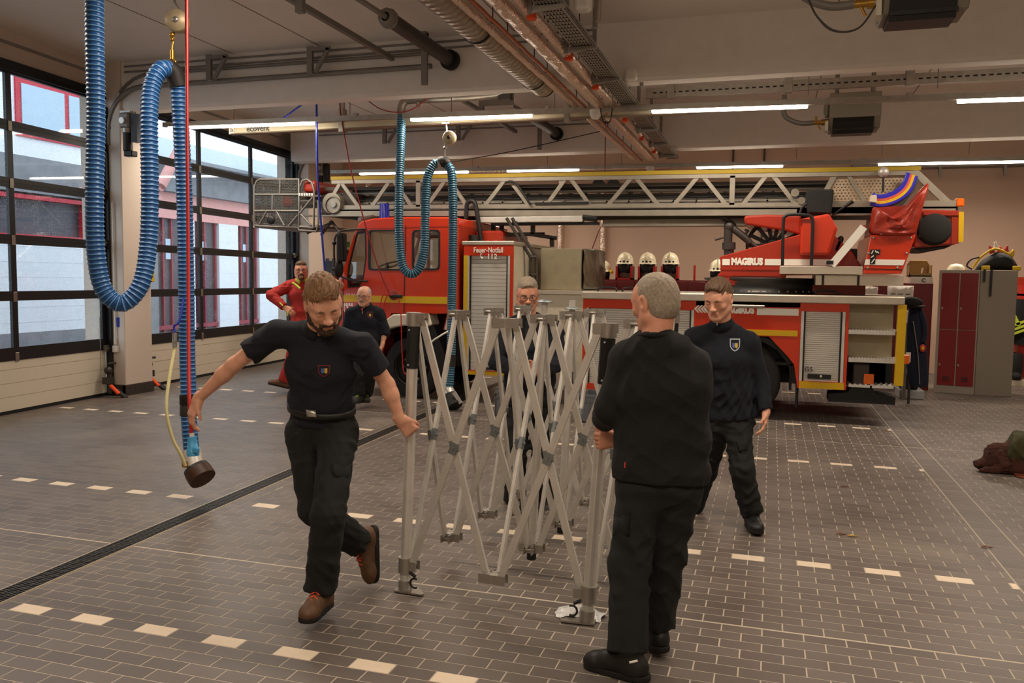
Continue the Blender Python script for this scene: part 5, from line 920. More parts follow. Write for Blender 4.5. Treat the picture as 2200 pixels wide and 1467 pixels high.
def locker(a, b, h, dpt, name, lab, front):
    t = thing(name, lab, 'locker', (a+b)/2); u = (b-a).normalized(); w_ = (b-a).length; v = Vector((-u.y, u.x, 0)); z = Vector((0, 0, 1)); c = (a+b)/2+v*dpt/2+z*h/2
    MB().obox(c, (u, v, z), (w_/2, dpt/2, h/2)).build('locker_body', 'locker_frame' if front else 'locker_grey', t, bevel=.005)
    if front:
        for k in range(2):
            for m in range(2):
                cx = a+u*(w_*(.27+.46*k)+.012); zc = .13+(h-.18)/2*(m+.5); d = MB().obox(cx+z*zc-v*.006, (u, v, z), (w_*.215, .008, (h-.18)/4-.006)).build('door', 'locker_red', t, bevel=.003)
                MB().obox(cx+u*w_*(-.17)+z*(zc-.12)-v*.02, (u, v, z), (.012, .01, .02)).build('lock', 'galv', d)
                if m == 0:
                    for q in range(3): MB().obox(cx+z*(.22+q*.03)-v*.016, (u, v, z), (w_*.08, .003, .006)).build('vent_slot', 'black', d)
    return t
locker(LA, LB, 2.09, .5, 'double_locker', 'tall locker with four dark red doors right of the truck', True); locker(LB+Vector((.005, 0, 0)), LC_, 2.08, .5, 'grey_locker', 'plain grey locker back next to the red-doored locker', False)
cabs = None
for k in range(8):
    x = -3.32+k*.70
    if x > 1.2: break
    if cabs is None:
        cabs = thing('wardrobe_cabinet', 'dark red steel cabinet in the row behind the truck', 'cabinet', (x, 16.6, 0), 'dark red cabinets behind the truck'); MB().box((x, 16.6, 0), (x+.695, 17.1, 1.86)).build('cabinet_body', 'cabinet_red', cabs); MB().box((x+.01, 16.585, .05), (x+.34, 16.6, 1.83)).build('door', 'cabinet_red', cabs, bevel=.004); MB().box((x+.355, 16.585, .05), (x+.685, 16.6, 1.83)).build('door', 'cabinet_red', cabs, bevel=.004)
    else: dup(cabs, (x, 16.6, 0))
HZ = 1.86
CABN = [o for o in bpy.data.objects if o.name.split('.')[0] == 'wardrobe_cabinet']
def helmet(x, z, lab, stand=True, side=0):
    if stand:
        s = thing('helmet_stand', 'red helmet box frame under the %s' % lab.replace('helmet', 'helmet', 1), 'stand', (x, 16.85, HZ)); MB().box((x-.17, 16.7, HZ), (x-.13, 17, HZ+.27)).build('side_panel', 'stand_red', s); MB().box((x+.13, 16.7, HZ), (x+.17, 17, HZ+.27)).build('side_panel', 'stand_red', s); MB().box((x-.17, 16.7, HZ), (x+.17, 17, HZ+.03)).build('base_panel', 'stand_red', s); MB().box((x-.13, 16.99, HZ+.03), (x+.13, 17, HZ+.27)).build('back_panel', 'white_paint', s)
    t = thing('fire_helmet', lab, 'helmet', (x, 16.85, z)); R = .165
    prof = [(R*math.sin(a)*(1.0), R*1.1*math.cos(a)) for a in [i*math.pi/2/7 for i in range(8)]]+[(R*1.06, -.03), (R*1.12, -.055)]
    MB().lathe(prof, (x, 16.85, z+.1), (0, 0, 1), 22).build('shell', 'helmet_cream', t); MB().box((x-.012, 16.68, z+.11), (x+.012, 17.0, z+.288)).build('crest_ridge', 'helmet_cream', t, bevel=.01)
    for dx in (-.07, 0, .07): MB().ball((x+dx, 16.85-R*1.01+abs(dx)*.22, z+.09), (.025, .012, .016 if dx else .026), 10, 6).build('front_vent', 'black', t)
    g = []
    for i in range(8): a = math.pi*(1.05+.9*i/7); g.append([(x+R*.92*math.cos(a)*s_, 16.85+R*.92*math.sin(a)*s_, z+.05-k*.06-(.02 if i in (2, 5) else 0)) for k, s_ in enumerate((1, 1.0, .97, .92))])
    MB().sheet(g).build('neck_cloth', 'cloth_black', t, solid=.006); 
    if side: MB().cyl((x+.17, 16.8, z+.06), (x+.22, 16.72, z+.03), .03).build('helmet_lamp', 'yellow', t)
    return t
hx = [ony(px_, 580, 16.85).x for px_ in (1295, 1343, 1391, 1440, 1543)]
helmet(hx[0], HZ+.11, 'cream helmet with side lamp beside the orange bottle', False, 1); helmet(hx[1], HZ+.27, 'cream helmet on the left of three red box stands'); helmet(hx[2], HZ+.27, 'cream helmet on the middle of three red box stands'); helmet(hx[3], HZ+.27, 'cream helmet on the right of three red box stands'); helmet(hx[4], HZ+.14, 'cream helmet half hidden by the red turntable', False)
for o in CABN:                                   # told apart by what stands on them
    x0 = o.location.x; on = [n for n, q in zip(('the helmet with the lamp', 'the left helmet stand', 'the middle helmet stand', 'the right helmet stand', 'the half hidden helmet'), hx) if x0 <= q < x0+.70]
    if on: o['label'] = 'dark red cabinet behind the truck carrying '+' and '.join(on)
    elif x0 < hx[4]: o['label'] = 'bare dark red cabinet behind the truck %s' % ('left of all the helmets' if x0 < hx[0] else 'between right helmet stand and half hidden helmet')
    else: o['label'] = ('first', 'second', 'third', 'fourth')[int((x0-hx[4])/.70)]+' bare dark red cabinet right of the half hidden helmet'
x = ony(1280, 580, 16.95).x-.04; t = thing('drink_bottle', 'orange drink bottle with blue cap behind the first helmet', 'bottle', (x, 17.05, HZ)); MB().lathe([(.001, 0), (.045, 0), (.047, .02), (.045, .2), (.047, .26), (.02, .31), (.02, .33)], (x, 17.05, HZ), (0, 0, 1), 16).build('bottle_body', 'bottle_orange', t); MB().cyl((x, 17.05, HZ+.33), (x, 17.05, HZ+.355), .022).build('cap', 'blue_line', t)
x = ony(1492, 590, 16.9).x; tag(MB().box((x-.02, 16.88, HZ), (x+.02, 16.92, HZ+.3)).build('red_post', 'stand_red'), 'red upright post on the cabinets between helmets and turntable', 'post')
# box, cap, paper box, bag on the lockers
p = ony(1953, 594, 15.9); q = ony(2003, 566, 15.9); t = thing('document_box', 'white archive box with a letter under the open carton', 'box', (p.x, 15.9, 1.75)); zb_ = ony(1955, 608, 15.9).z; MB().box((p.x+.03, 15.9, zb_), (q.x+.02, 16.2, p.z)).build('box_body', 'paper', t); text_mesh('C', .09, (p.x+.2, 15.895, zb_+.02), (1, 0, 0), (0, 0, 1), 'ink', t, bold=.004); t2 = thing('side_cabinet', 'dark red cabinet carrying the archive box left of the tall locker', 'cabinet', (2.4, 16.1, 0)); MB().box((1.75, 15.85, 0), (2.66, 16.35, zb_)).build('cabinet_body', 'cabinet_red', t2, bevel=.005); MB().box((1.78, 15.835, .05), (2.2, 15.85, zb_-.04)).build('door', 'cabinet_red', t2); MB().box((2.22, 15.835, .05), (2.64, 15.85, zb_-.04)).build('door', 'cabinet_red', t2)
t = thing('cardboard_box', 'open brown cardboard carton with raised flap on the archive box', 'box', (p.x, 15.95, p.z)); g = MB(); w_ = q.x-p.x; g.box((p.x, 15.9, p.z), (q.x, 16.2, p.z+.02)); g.box((p.x, 16.18, p.z), (q.x, 16.2, q.z)); g.box((p.x, 15.9, p.z), (p.x+.012, 16.2, p.z+.2)); g.box((q.x-.012, 15.9, p.z), (q.x, 16.2, p.z+.2)); g.box((p.x, 15.9, p.z), (q.x, 15.91, p.z+.06)); g.build('carton', 'cardboard', t); MB().prism([(0, 0), (w_, 0), (w_-.05, .12), (.04, .12)], (p.x, 16.19, q.z-.02), (1, 0, 0), (0, -.5, .6), (0, .01, .01)).build('flap', 'cardboard', t)
MB().tube([(p.x+.2, 15.98, p.z+.02), (p.x+.22, 15.96, p.z+.15)], .012, 6).build('paper_roll', 'paper', t)
t = thing('white_helmet', 'round white cap lying on top of the red-doored locker', 'cap', (2.95, 15.8, 2.09)); MB().lathe([(.14, 0), (.13, .04), (.09, .09), (.001, .11)], (2.98, 15.75, 2.09), (0, 0, 1), 20).build('cap_dome', 'helmet_cream', t)
t = thing('rescue_bag', 'black rescue bag with yellow straps on the grey locker', 'bag', (3.6, 15.7, 2.08)); g = []
for i in range(9):
    row = []
    for j in range(12): a = 2*math.pi*j/12; f = math.sin(math.pi*(i+.0)/8)**.45 if 0 < i < 8 else .02; s_ = 1+.10*math.sin(i*2.3+j*1.7); row.append((3.25+i*.085, 15.72+.17*f*math.cos(a)*s_, 2.085+max(0, .17*(1-abs(i-4.6)*.09))*f*(1+math.sin(a))*s_))
    row.append(row[0]); g.append(row)
MB().sheet(g).build('bag_body', 'bag_black', t, sub=1); 
for x, m in ((3.38, 'yellow'), (3.83, 'yellow')): MB().box((x-.06, 15.5, 2.09), (x+.06, 15.56, 2.16)).build('yellow_flap', m, t, bevel=.01)
for x, l in ((3.34, .18), (3.44, .42)): MB().box((x-.018, 15.40, 2.08-l), (x+.018, 15.41, 2.1)).build('hanging_strap', 'black', t)
MB().tube(crom([(3.2, 15.6, 2.12), (3.3, 15.55, 2.3), (3.5, 15.55, 2.44), (3.7, 15.55, 2.36)], 4), .018, 6).build('yellow_piping', 'yellow', t); MB().tube(crom([(3.18, 15.55, 2.1), (3.10, 15.55, 2.16), (3.16, 15.55, 2.26), (3.28, 15.55, 2.3)], 4), .014, 6).build('carry_handle', 'black', t)
for k, (x, z, c) in enumerate(((3.50, 2.44, 'label_red'), (3.56, 2.5, 'white_paint'), (3.62, 2.42, 'orange'), (3.70, 2.44, 'label_red'), (3.78, 2.38, 'yellow'))): b_ = MB().lathe([(.001, 0), (.04, 0), (.045, .05), (.02, .1), (.022, .13), (.001, .135)], (x, 15.68+.02*k, z-.07), (.2*(k-2), 0, 1), 12).build('ampoule_pouch', c, t)
# jacket, cap and things on the floor behind the truck
jk = thing('hanging_jacket', 'dark navy jacket with crest hanging behind the truck rear', 'jacket', (1.95, 13.9, .3)); g = []
Yj = 13.95; prof = [(1954, 1972, 655), (1950, 1984, 680), (1947, 1988, 720), (1946, 1991, 760), (1948, 1995, 795), (1950, 1996, 822), (1955, 1990, 830)]
for a, b, y in prof:
    l, r_ = ony(a, y, Yj), ony(b, y, Yj); c = (l+r_)/2; w_ = (r_.x-l.x)/2; g.append([(c.x+w_*math.cos(t_)*(1+.05*math.sin(3*t_+y*.1)), Yj+.09*math.sin(t_)*(1+.3*math.sin(5*t_+y*.05)), c.z) for t_ in [k*math.pi/8 for k in range(17)]])
MB().sheet(g).build('jacket_body', 'cloth_navy', jk, sub=1); x, z = XZ(1967, 715, Yj-.1); MB().box((XZ(1946, 766, Yj-.12)[0], Yj-.12, XZ(1946, 778, Yj-.12)[1]), (XZ(1957, 757, Yj-.12)[0], Yj-.11, XZ(1957, 757, Yj-.12)[1])).build('white_tag', 'paper', jk)
MB().tube(crom([ony(1972, 660, Yj-.05), ony(1983, 690, Yj-.05), ony(1985, 718, Yj-.05), ony(1981, 735, Yj-.05)], 4), [.05]*13, 8).build('sleeve', 'cloth_navy', jk); a = ony(1982, 748, Yj-.1); MB().ball(a, (.045, .02, .06), 12, 8).build('crest_patch', 'label_red', jk); MB().ball(a+Vector((0, -.014, 0)), (.022, .012, .03), 8, 6).build('crest_centre', 'yellow', jk); MB().tube([ony(1962, 690, Yj-.1), ony(1972, 760, Yj-.11), ony(1976, 825, Yj-.1)], .008, 6).build('zip', 'galv_dull', jk)
MB().cyl((ony(1962, 650, Yj).x, Yj, 0), (ony(1962, 650, Yj).x, Yj, ony(1962, 656, Yj).z), .02).build('coat_post', 'steel_dark', jk)
t = thing('cap', 'black peaked cap on top of the hanging jacket', 'cap', ony(1955, 650, Yj)); MB().ball(ony(1957, 650, Yj-.05), (.17, .13, .09), 16, 10).build('crown', 'cloth_black', t); MB().ball(ony(1970, 658, Yj-.12), (.13, .1, .02), 14, 6).build('peak', 'black', t)
t = thing('crate_trolley', 'white crate standing behind the hanging jacket', 'crate', (1.75, 14.6, 0)); x0, z0 = XZ(1930, 835, 14.6); x1, z1 = XZ(1990, 726, 14.6); MB().box((x0, 14.5, .0), (x1, 15.0, .14)).build('tray_base', 'crate_clear', t, bevel=.01); MB().box((x0+.05, 14.9, .1), (x1-.02, 14.95, z1)).build('back_panel', 'white_paint', t, bevel=.01); MB().box((x0+.02, 14.6, .14), (x0+.3, 14.8, .42)).build('tool_case', 'black', t, bevel=.03); MB().tube(crom([(x0+.04, 14.55, .5), (x0+.2, 14.55, .42), (x0+.22, 14.55, .2)], 4), .025, 6).build('tool_strap', 'yellow', t)
t = thing('paper_box', 'white boxes stacked under the black cap', 'box', ony(1945, 680, 14.3)); x0, z0 = XZ(1932, 693, 14.4); x1, z1 = XZ(1962, 668, 14.4); MB().box((x0, 14.4, z0), (x1, 14.6, z1)).build('box_body', 'paper', t); MB().box((x0+.1, 14.4, 0), (x0+.14, 14.6, z0)).build('support', 'galv_dull', t)
for i, (a, b, lab) in enumerate((((1822, 644), (1886, 616), 'wrinkled grey sheet of paper behind the truck deck'), ((1905, 655), (1963, 614), 'printed paper notice behind the truck rear corner'))):
    x0, z0 = XZ(*a, 15.8); x1, z1 = XZ(*b, 15.8); t = thing('paper_notice', lab, 'paper', (x0, 15.8, z0)); MB().sheet([[(x0+(x1-x0)*u/4, 15.8+.015*math.sin(u*2+v), z0+(z1-z0)*v/3) for u in range(5)] for v in range(4)]).build('sheet', 'paper', t, solid=.003)
    if i: [MB().box((x0+.05+.12*(k % 3), 15.78, z0+.10+.09*(k//3)), (x0+.13+.12*(k % 3), 15.784, z0+.112+.09*(k//3))).build('print_line', 'ink', t) for k in range(6)]
    MB().box(((x0+x1)/2-.02, 15.84, 0), ((x0+x1)/2+.02, 15.86, z1)).build('board_post', 'galv_dull', t)
# turnout gear rack at the right edge
t = thing('gear_rack', 'red turnout gear rack cut off by the right picture edge', 'rack', (4.6, 17.6, 0)); x0 = ony(2190, 700, 17.4).x
for x in (x0, x0+.9): MB().box((x, 17.4, .12), (x+.1, 17.9, ony(2195, 613, 17.4).z)).build('side_panel', 'red_plain', t)
MB().box((x0, 17.88, .1), (x0+1.0, 17.92, 2.0)).build('back_panel', 'dull_red', t); MB().box((x0, 17.4, 1.65), (x0+1.0, 17.9, 1.69)).build('shelf', 'red_plain', t); MB().box((x0-.2, 17.2, 0), (x0+1.2, 18, .1)).build('plinth', 'cream', t)
t = thing('turnout_jacket', 'black turnout jacket with yellow reflective bands on the gear rack', 'jacket', (x0, 17.5, .9)); g = []
for k in range(7): z = .75+k*.14; g.append([(x0+.05+.32*math.cos(a)*(1-.06*k if k > 4 else 1), 17.45+.14*math.sin(a), z) for a in [j*math.pi/8 for j in range(17)]])
MB().sheet(g).build('jacket_body', 'cloth_black', t); [MB().obox((x0-.05, 17.29, z), ((1, 0, .45), (0, 1, 0), (-.45, 0, 1)), (.25, .012, .022)).build('reflective_band', 'hivis', t) for z in (.98, 1.06, 1.14)]; MB().obox((x0-.13, 17.29, 1.3), ((.5, 0, -1), (0, 1, 0), (1, 0, .5)), (.22, .012, .03)).build('reflective_band', 'hivis', t)
t = thing('rubber_boot', 'black boots under the turnout jacket', 'boots', (x0+.1, 17.5, .1)); MB().lathe([(.12, .12), (.14, .3), (.13, .55), (.1, .6)], (x0-.04, 17.4, 0), (0, 0, 1), 14).ball((x0-.04, 17.3, .17), (.1, .18, .08)).build('boot_body', 'rubber', t)
# crates on the floor in the middle
def crate(x0, y0, x1, y1, z0, h, lab, mt='crate_grey', name='storage_crate', open_=True, label=0):
    t = thing(name, lab, 'crate', ((x0+x1)/2, y0, z0)); g = MB(); w_ = .012; g.box((x0, y0, z0), (x1, y0+w_, z0+h)); g.box((x0, y1-w_, z0), (x1, y1, z0+h)); g.box((x0, y0, z0), (x0+w_, y1, z0+h)); g.box((x1-w_, y0, z0), (x1, y1, z0+h)); g.box((x0, y0, z0), (x1, y1, z0+.01))
    if not open_: g.box((x0-.01, y0-.01, z0+h), (x1+.01, y1+.01, z0+h+.03))
    g.build('crate_shell', mt, t); MB().box((x0-.012, y0-.012, z0+h-.035), (x1+.012, y0+.0, z0+h)).box((x0-.012, y0-.012, z0+h-.1), (x1+.012, y0, z0+h-.085)).build('rim', mt, t)
    n = max(2, int((x1-x0)/.12)); [MB().box((x0+(x1-x0)*k/n-.005, y0-.012, z0), (x0+(x1-x0)*k/n+.005, y0, z0+h-.1)).build('rib', mt, t) for k in range(n+1)]
    if label: MB().box((x1-.28, y0-.014, z0+h-.22), (x1-.12, y0-.002, z0+h-.12)).build('paper_label', 'label_white', t); MB().box((x1-.28, y0-.014, z0+h-.27), (x1-.12, y0-.002, z0+h-.225)).build('red_label', 'label_red', t)
    return t
p = onz(1243, 906, 0); crate(p.x, p.y, p.x+.42, p.y+.55, 0, .36, 'open dark grey crate on the floor behind the canopy frame')
p = onz(1213, 870, 0); crate(p.x, p.y, p.x+.75, p.y+.4, 0, .32, 'lower grey crate of the pair in front of the truck body', 'crate_clear'); crate(p.x+.1, p.y+.02, p.x+.72, p.y+.4, .325, .30, 'upper grey lidded crate with white and red labels', 'crate_clear', 'lidded_crate', False, 1)
p = onz(1064, 893, 0); crate(p.x, p.y, p.x+.5, p.y+.4, 0, .34, 'small grey crate seen between the left canopy bars')
# left: bin, wall board, exit sign, door latches, socket and cables on the pillar
p = onz(697, 705, 0) if 0 else ony(697, 640, 14.8); t = thing('waste_bin', 'dark grey bin standing left of the truck mirrors', 'bin', (p.x, 14.8, 0)); zt = ony(697, 560, 14.8).z; x1 = ony(741, 640, 14.8).x; MB().box((p.x, 14.8, 0), (p.x+.25, 15.3, zt)).build('bin_body', 'bin_grey', t, bevel=.02); MB().box((p.x+.25, 14.9, 0), (x1, 15.3, zt-.02)).build('side_box', 'galv_dull', t, bevel=.01); MB().box((p.x+.28, 14.88, zt-.45), (x1-.05, 14.9, zt-.28)).build('label', 'label_white', t)
for k in range(2): MB().box((p.x+.02+.14*k, 14.82, zt), (p.x+.06+.14*k, 14.9, zt+.05)).build('hinge', 'bin_grey', t)
p = ony(711, 562, 18.8); q = ony(745, 536, 18.8); t = thing('notice_board', 'black notice board on the rear wall behind the mirrors', 'board', (p.x, 18.85, p.z)); MB().box((p.x, 18.84, p.z), (q.x, 18.9, q.z)).build('board_panel', 'black', t)
p = ony(739, 530, 18.8); q = ony(746, 519, 18.8); t = thing('exit_sign', 'green escape sign on the rear wall left of the cab', 'sign', (p.x, 18.85, p.z)); MB().box((p.x-.02, 18.85, p.z), (q.x+.02, 18.9, q.z)).build('sign_panel', 'exit_green', t); MB().tube([(p.x+.03, 18.845, p.z+.08), (p.x+.06, 18.845, p.z+.02)], .008, 5).build('arrow_mark', 'label_white', t); MB().tube([(p.x+.02, 18.845, p.z+.02), (p.x+.03, 18.845, p.z+.09)], .01, 5).build('figure_mark', 'label_white', t)
for i, (py_, yy, lab) in enumerate(((0, 10.0, 'door latch with orange lever at the foot of the first door'), (1, 10.95, 'door latch with orange lever at the foot of the second door'))):
    x = lx(yy)+.12; t = thing('door_latch', lab, 'latch', (x, yy, 0)); g = MB(); g.box((x, yy-.12, .2), (x+.08, yy+.04, .30)); g.cyl((x+.04, yy-.02, .05), (x+.04, yy-.02, .45), .03); g.ball((x+.04, yy-.04, .40), .06); g.cyl((x+.04, yy-.04, .5), (x+.04, yy+.1, .5), .02); g.build('latch_body', 'steel_dark', t); MB().obox((x+.16, yy-.05, .12), ((.75, 0, -.6), (0, 1, 0), (.6, 0, .75)), (.10, .03, .018)).build('foot_lever', 'orange', t, bevel=.008); MB().obox((x+.24, yy-.01, .05), ((.85, 0, -.5), (0, 1, 0), (.5, 0, .85)), (.11, .04, .02)).build('foot_pedal', 'black', t, bevel=.008); MB().cyl((x+.02, yy-.16, .3), (x+.02, yy-.16, 1.2), .006, n=6).build('pull_rod', 'galv', t)
t = thing('wall_socket', 'small white socket box with cable conduit on the near pillar', 'socket', (-9.42, 10.14, .7)); MB().box((-9.47, 10.09, .66), (-9.39, 10.15, .76)).build('socket_box', 'white_paint', t, bevel=.008); MB().cyl((-9.43, 10.12, .78), (-9.43, 10.12, 2.9), .012, n=8).build('conduit', 'white_paint', t)
MB().cyl((-9.43, 10.12, .78), (-9.43, 10.12, .86), .02, n=8).build('gland', 'white_paint', t)
t = thing('blue_connector', 'blue connector with hanging black cable on the near pillar', 'connector', onx(255, 690, -9.45)); MB().cyl(onx(254, 682, -9.4), onx(255, 702, -9.4), .03).build('connector_body', 'blue_line', t); MB().tube(crom([onx(255, 700, -9.4), onx(258, 716, -9.4), onx(268, 720, -9.4), onx(278, 712, -9.4)], 4), .008, 6).build('cable_run', 'black', t)
t = thing('key_box', 'yellow and white switch box at the end of the near pillar', 'switch', onx(328, 600, -9.25)); MB().box((-9.27, 10.62, 1.72), (-9.2, 10.72, 1.95)).build('switch_plate', 'yellow', t, bevel=.01); MB().box((-9.27, 10.62, 1.97), (-9.22, 10.72, 2.25)).build('upper_plate', 'white_paint', t, bevel=.01)
# fallen leaves
mat('leaf_brown', '#7a4a22', .8); mat('leaf_yellow', '#d2a63a', .7)
for i, (a, b, c, lab) in enumerate(((1806, 1149, 'leaf_brown', 'brown leaf left of the yellow leaf on the tiles'), (1831, 1153, 'leaf_yellow', 'small yellow leaf on the tiles right of centre'), (2119, 1177, 'leaf_brown', 'brown leaf near the double grout line'), (1813, 1046, 'leaf_brown', 'tiny pale leaf on the tiles between dash rows'))):
    p = onz(a, b, 0); o = MB().add([(p.x-.035, p.y, .004), (p.x-.01, p.y-.015, .012), (p.x+.03, p.y+.004, .004), (p.x-.005, p.y+.018, .014), (p.x+.05, p.y+.008, .01)], [(0, 1, 3), (1, 2, 3), (1, 4, 2)]).build('fallen_leaf', c, solid=.002); tag(o, lab, 'leaf')
# ================================================================ people: bodies and clothes as smooth implicit surfaces
from mathutils.bvhtree import BVHTree
def V(*a): return np.array(a, np.float32)
class Field:
    def __init__(s, lo, hi, h):
        s.h = h; s.lo = np.floor(np.array(lo)/h)*h; s.n = (np.ceil((np.array(hi)-s.lo)/h)).astype(int)+1
        s.ax = [(s.lo[i]+h*np.arange(s.n[i])).astype(np.float32) for i in range(3)]; s.F = np.full(s.n, .25, np.float32)
    def sub(s, c0, c1, m):
        a = np.clip(np.floor((np.minimum(c0, c1)-m-s.lo)/s.h).astype(int), 0, s.n-1); b = np.clip(np.ceil((np.maximum(c0, c1)+m-s.lo)/s.h).astype(int)+1, 1, s.n)
        sl = tuple(slice(a[i], b[i]) for i in range(3)); return sl, s.ax[0][sl[0]][:, None, None], s.ax[1][sl[1]][None, :, None], s.ax[2][sl[2]][None, None, :]
    def mix(s, sl, d, k, op):
        A = s.F[sl]
        if op == 'add': h = np.clip(.5+.5*(A-d)/k, 0, 1); s.F[sl] = A*(1-h)+d*h-k*h*(1-h)
        elif op == 'sub': h = np.clip(.5-.5*(A+d)/k, 0, 1); s.F[sl] = A*(1-h)-d*h+k*h*(1-h)
    def cone(s, a, b, ra, rb, k=.02, op='add', lat=None, flat=1., fa=False, fb=False):
        a, b = np.array(a, np.float32), np.array(b, np.float32); R = max(ra, rb)*max(1, flat)+k*1.5+.01; sl, X, Y, Z = s.sub(a, b, R)
        px_, py_, pz_ = X-a[0], Y-a[1], Z-a[2]; d = b-a; L = float(np.sqrt((d*d).sum()))+1e-6; u = d/L
        t = (px_*u[0]+py_*u[1]+pz_*u[2])/L; tc = np.clip(t, 0, 1)
        tt = tc
        if fa: tt = np.where(t < 0, t, tt)
        if fb: tt = np.where(t > 1, t, tt)
        qx, qy, qz = px_-d[0]*tt, py_-d[1]*tt, pz_-d[2]*tt
        if lat is not None:
            l = np.array(lat, np.float32); l = l-u*(l@u); l /= np.sqrt((l*l).sum()); w_ = qx*l[0]+qy*l[1]+qz*l[2]; f = 1-1/flat; qx, qy, qz = qx-w_*l[0]*f, qy-w_*l[1]*f, qz-w_*l[2]*f
        D = np.sqrt(qx*qx+qy*qy+qz*qz)-(ra+(rb-ra)*tc)
        if fa: D = np.maximum(D, -t*L)
        if fb: D = np.maximum(D, (t-1)*L)
        s.mix(sl, D.astype(np.float32), k, op)
    def ell(s, c, r, k=.02, op='add', ax=None):
        c = np.array(c, np.float32); r = np.array(r, np.float32); A = np.eye(3, dtype=np.float32) if ax is None else np.array(ax, np.float32); R = r.max()+k*1.5+.01; sl, X, Y, Z = s.sub(c, c, R)
        x, y, z = X-c[0], Y-c[1], Z-c[2]; q = [(x*A[i, 0]+y*A[i, 1]+z*A[i, 2]) for i in range(3)]
        k0 = np.sqrt((q[0]/r[0])**2+(q[1]/r[1])**2+(q[2]/r[2])**2); k1 = np.sqrt((q[0]/r[0]**2)**2+(q[1]/r[1]**2)**2+(q[2]/r[2]**2)**2)+1e-6
        s.mix(sl, (k0*(k0-1)/k1).astype(np.float32), k, op)
    def cut(s, p, n):                                # keep the side the normal points away from
        p, n = np.array(p, np.float32), np.array(n, np.float32); n = n/np.sqrt((n*n).sum()); D = (s.ax[0][:, None, None]-p[0])*n[0]+(s.ax[1][None, :, None]-p[1])*n[1]+(s.ax[2][None, None, :]-p[2])*n[2]; s.F = np.maximum(s.F, D)
    def noise(s, amp, freq, seed=1, n=7, stretch=(1, 1, 1)):
        r = np.random.RandomState(seed); N = np.zeros(s.n, np.float32)
        for i in range(n):
            k = r.normal(size=3)*freq*np.array(stretch)*(1 if i < n//2 else 1.9); a = 1 if i < n//2 else .55
            ph = [np.exp(1j*(s.ax[q]*k[q]).astype(np.float32)) for q in range(3)]; N += a*np.real(ph[0][:, None, None]*(ph[1]*np.exp(1j*r.uniform(0, 6.3)))[None, :, None]*ph[2][None, None, :]).astype(np.float32)
        s.F += N*(amp/math.sqrt(n))
    def folds(s, amp, freq, seed=1, n=5):            # sharp-crested cloth folds, evaluated near the surface only
        I = np.argwhere(np.abs(s.F) < .04); 
        if not len(I): return
        p = np.stack([s.ax[i][I[:, i]] for i in range(3)], 1); r = np.random.RandomState(seed); w_ = np.zeros_like(p)
        for i in range(4): k = r.normal(size=3)*freq*.35; w_ += np.sin(p@k+r.uniform(0, 6))[:, None]*r.normal(size=3)*.022
        q = p+w_; N = np.zeros(len(p)); gate = .55+.45*np.sin(p@(r.normal(size=3)*freq*.22)+r.uniform(0, 6))
        for i in range(n):
            k = r.normal(size=3)*np.array((1, 1, 1.5)); k *= freq/np.linalg.norm(k)*r.uniform(.6, 1.5); N += (np.abs(np.sin(q@k+r.uniform(0, 6)))**.7-.66)*r.uniform(.5, 1)
        s.F[tuple(I.T)] += (N*gate*amp/math.sqrt(n)).astype(np.float32)
    def mesh(s):
        F, h = s.F, s.h; S = F < 0; n = s.n; cnt = np.zeros(n-1, np.int8)
        for i in (0, 1):
            for j in (0, 1):
                for k in (0, 1): cnt += S[i:n[0]-1+i, j:n[1]-1+j, k:n[2]-1+k]
        act = (cnt > 0) & (cnt < 8); I = np.argwhere(act); idx = np.full(n-1, -1, np.int32); idx[act] = np.arange(len(I))
        C8 = [(i, j, k) for i in (0, 1) for j in (0, 1) for k in (0, 1)]; val = np.stack([F[I[:, 0]+i, I[:, 1]+j, I[:, 2]+k] for i, j, k in C8], 1)
        acc = np.zeros((len(I), 3)); ct = np.zeros(len(I))
        for a in range(8):
            for b in range(a+1, 8):
                A, B = np.array(C8[a]), np.array(C8[b])
                if abs(A-B).sum() != 1: continue
                va, vb = val[:, a], val[:, b]; m = (va < 0) != (vb < 0); t = np.where(m, va/np.where(m, va-vb, 1), 0); acc += m[:, None]*(A+(B-A)*t[:, None]); ct += m
        P = s.lo+h*(I+acc/ct[:, None]); Q = []
        for ax in range(3):
            sa = [slice(1, n[i]-1) for i in range(3)]; sa[ax] = slice(0, n[ax]-1); sb = list(sa); sb[ax] = slice(1, n[ax]); m0 = S[tuple(sa)]; m1 = S[tuple(sb)]; E = np.argwhere(m0 != m1)
            if not len(E): continue
            fl = m0[tuple(E.T)]; E = E.copy(); o = [1, 1, 1]; o[ax] = 0; E += o; u, v = (ax+1) % 3, (ax+2) % 3; q = []
            for du, dv in ((1, 1), (0, 1), (0, 0), (1, 0)): c = E.copy(); c[:, u] -= du; c[:, v] -= dv; q.append(idx[tuple(c.T)])
            q = np.stack(q, 1); q[~fl] = q[~fl][:, ::-1]; Q.append(q)
        return P, np.concatenate(Q)
def obj_from(name, P, Q, mats, root, fm=None):
    me = bpy.data.meshes.new(name); off = np.array(ROOT[root.name]) if root else np.zeros(3)
    me.vertices.add(len(P)); me.vertices.foreach_set('co', (P-off).astype(np.float32).ravel()); me.loops.add(len(Q)*4); me.loops.foreach_set('vertex_index', Q.astype(np.int32).ravel()); me.polygons.add(len(Q)); me.polygons.foreach_set('loop_start', np.arange(len(Q), dtype=np.int32)*4); me.polygons.foreach_set('use_smooth', np.ones(len(Q), bool))
    for m in mats: me.materials.append(MATS[m])
    if fm is not None: me.polygons.foreach_set('material_index', fm.astype(np.int32))
    me.update(calc_edges=True); o = bpy.data.objects.new(name, me); COL.objects.link(o); o.parent = root; ROOT[o.name] = Vector(off); return o
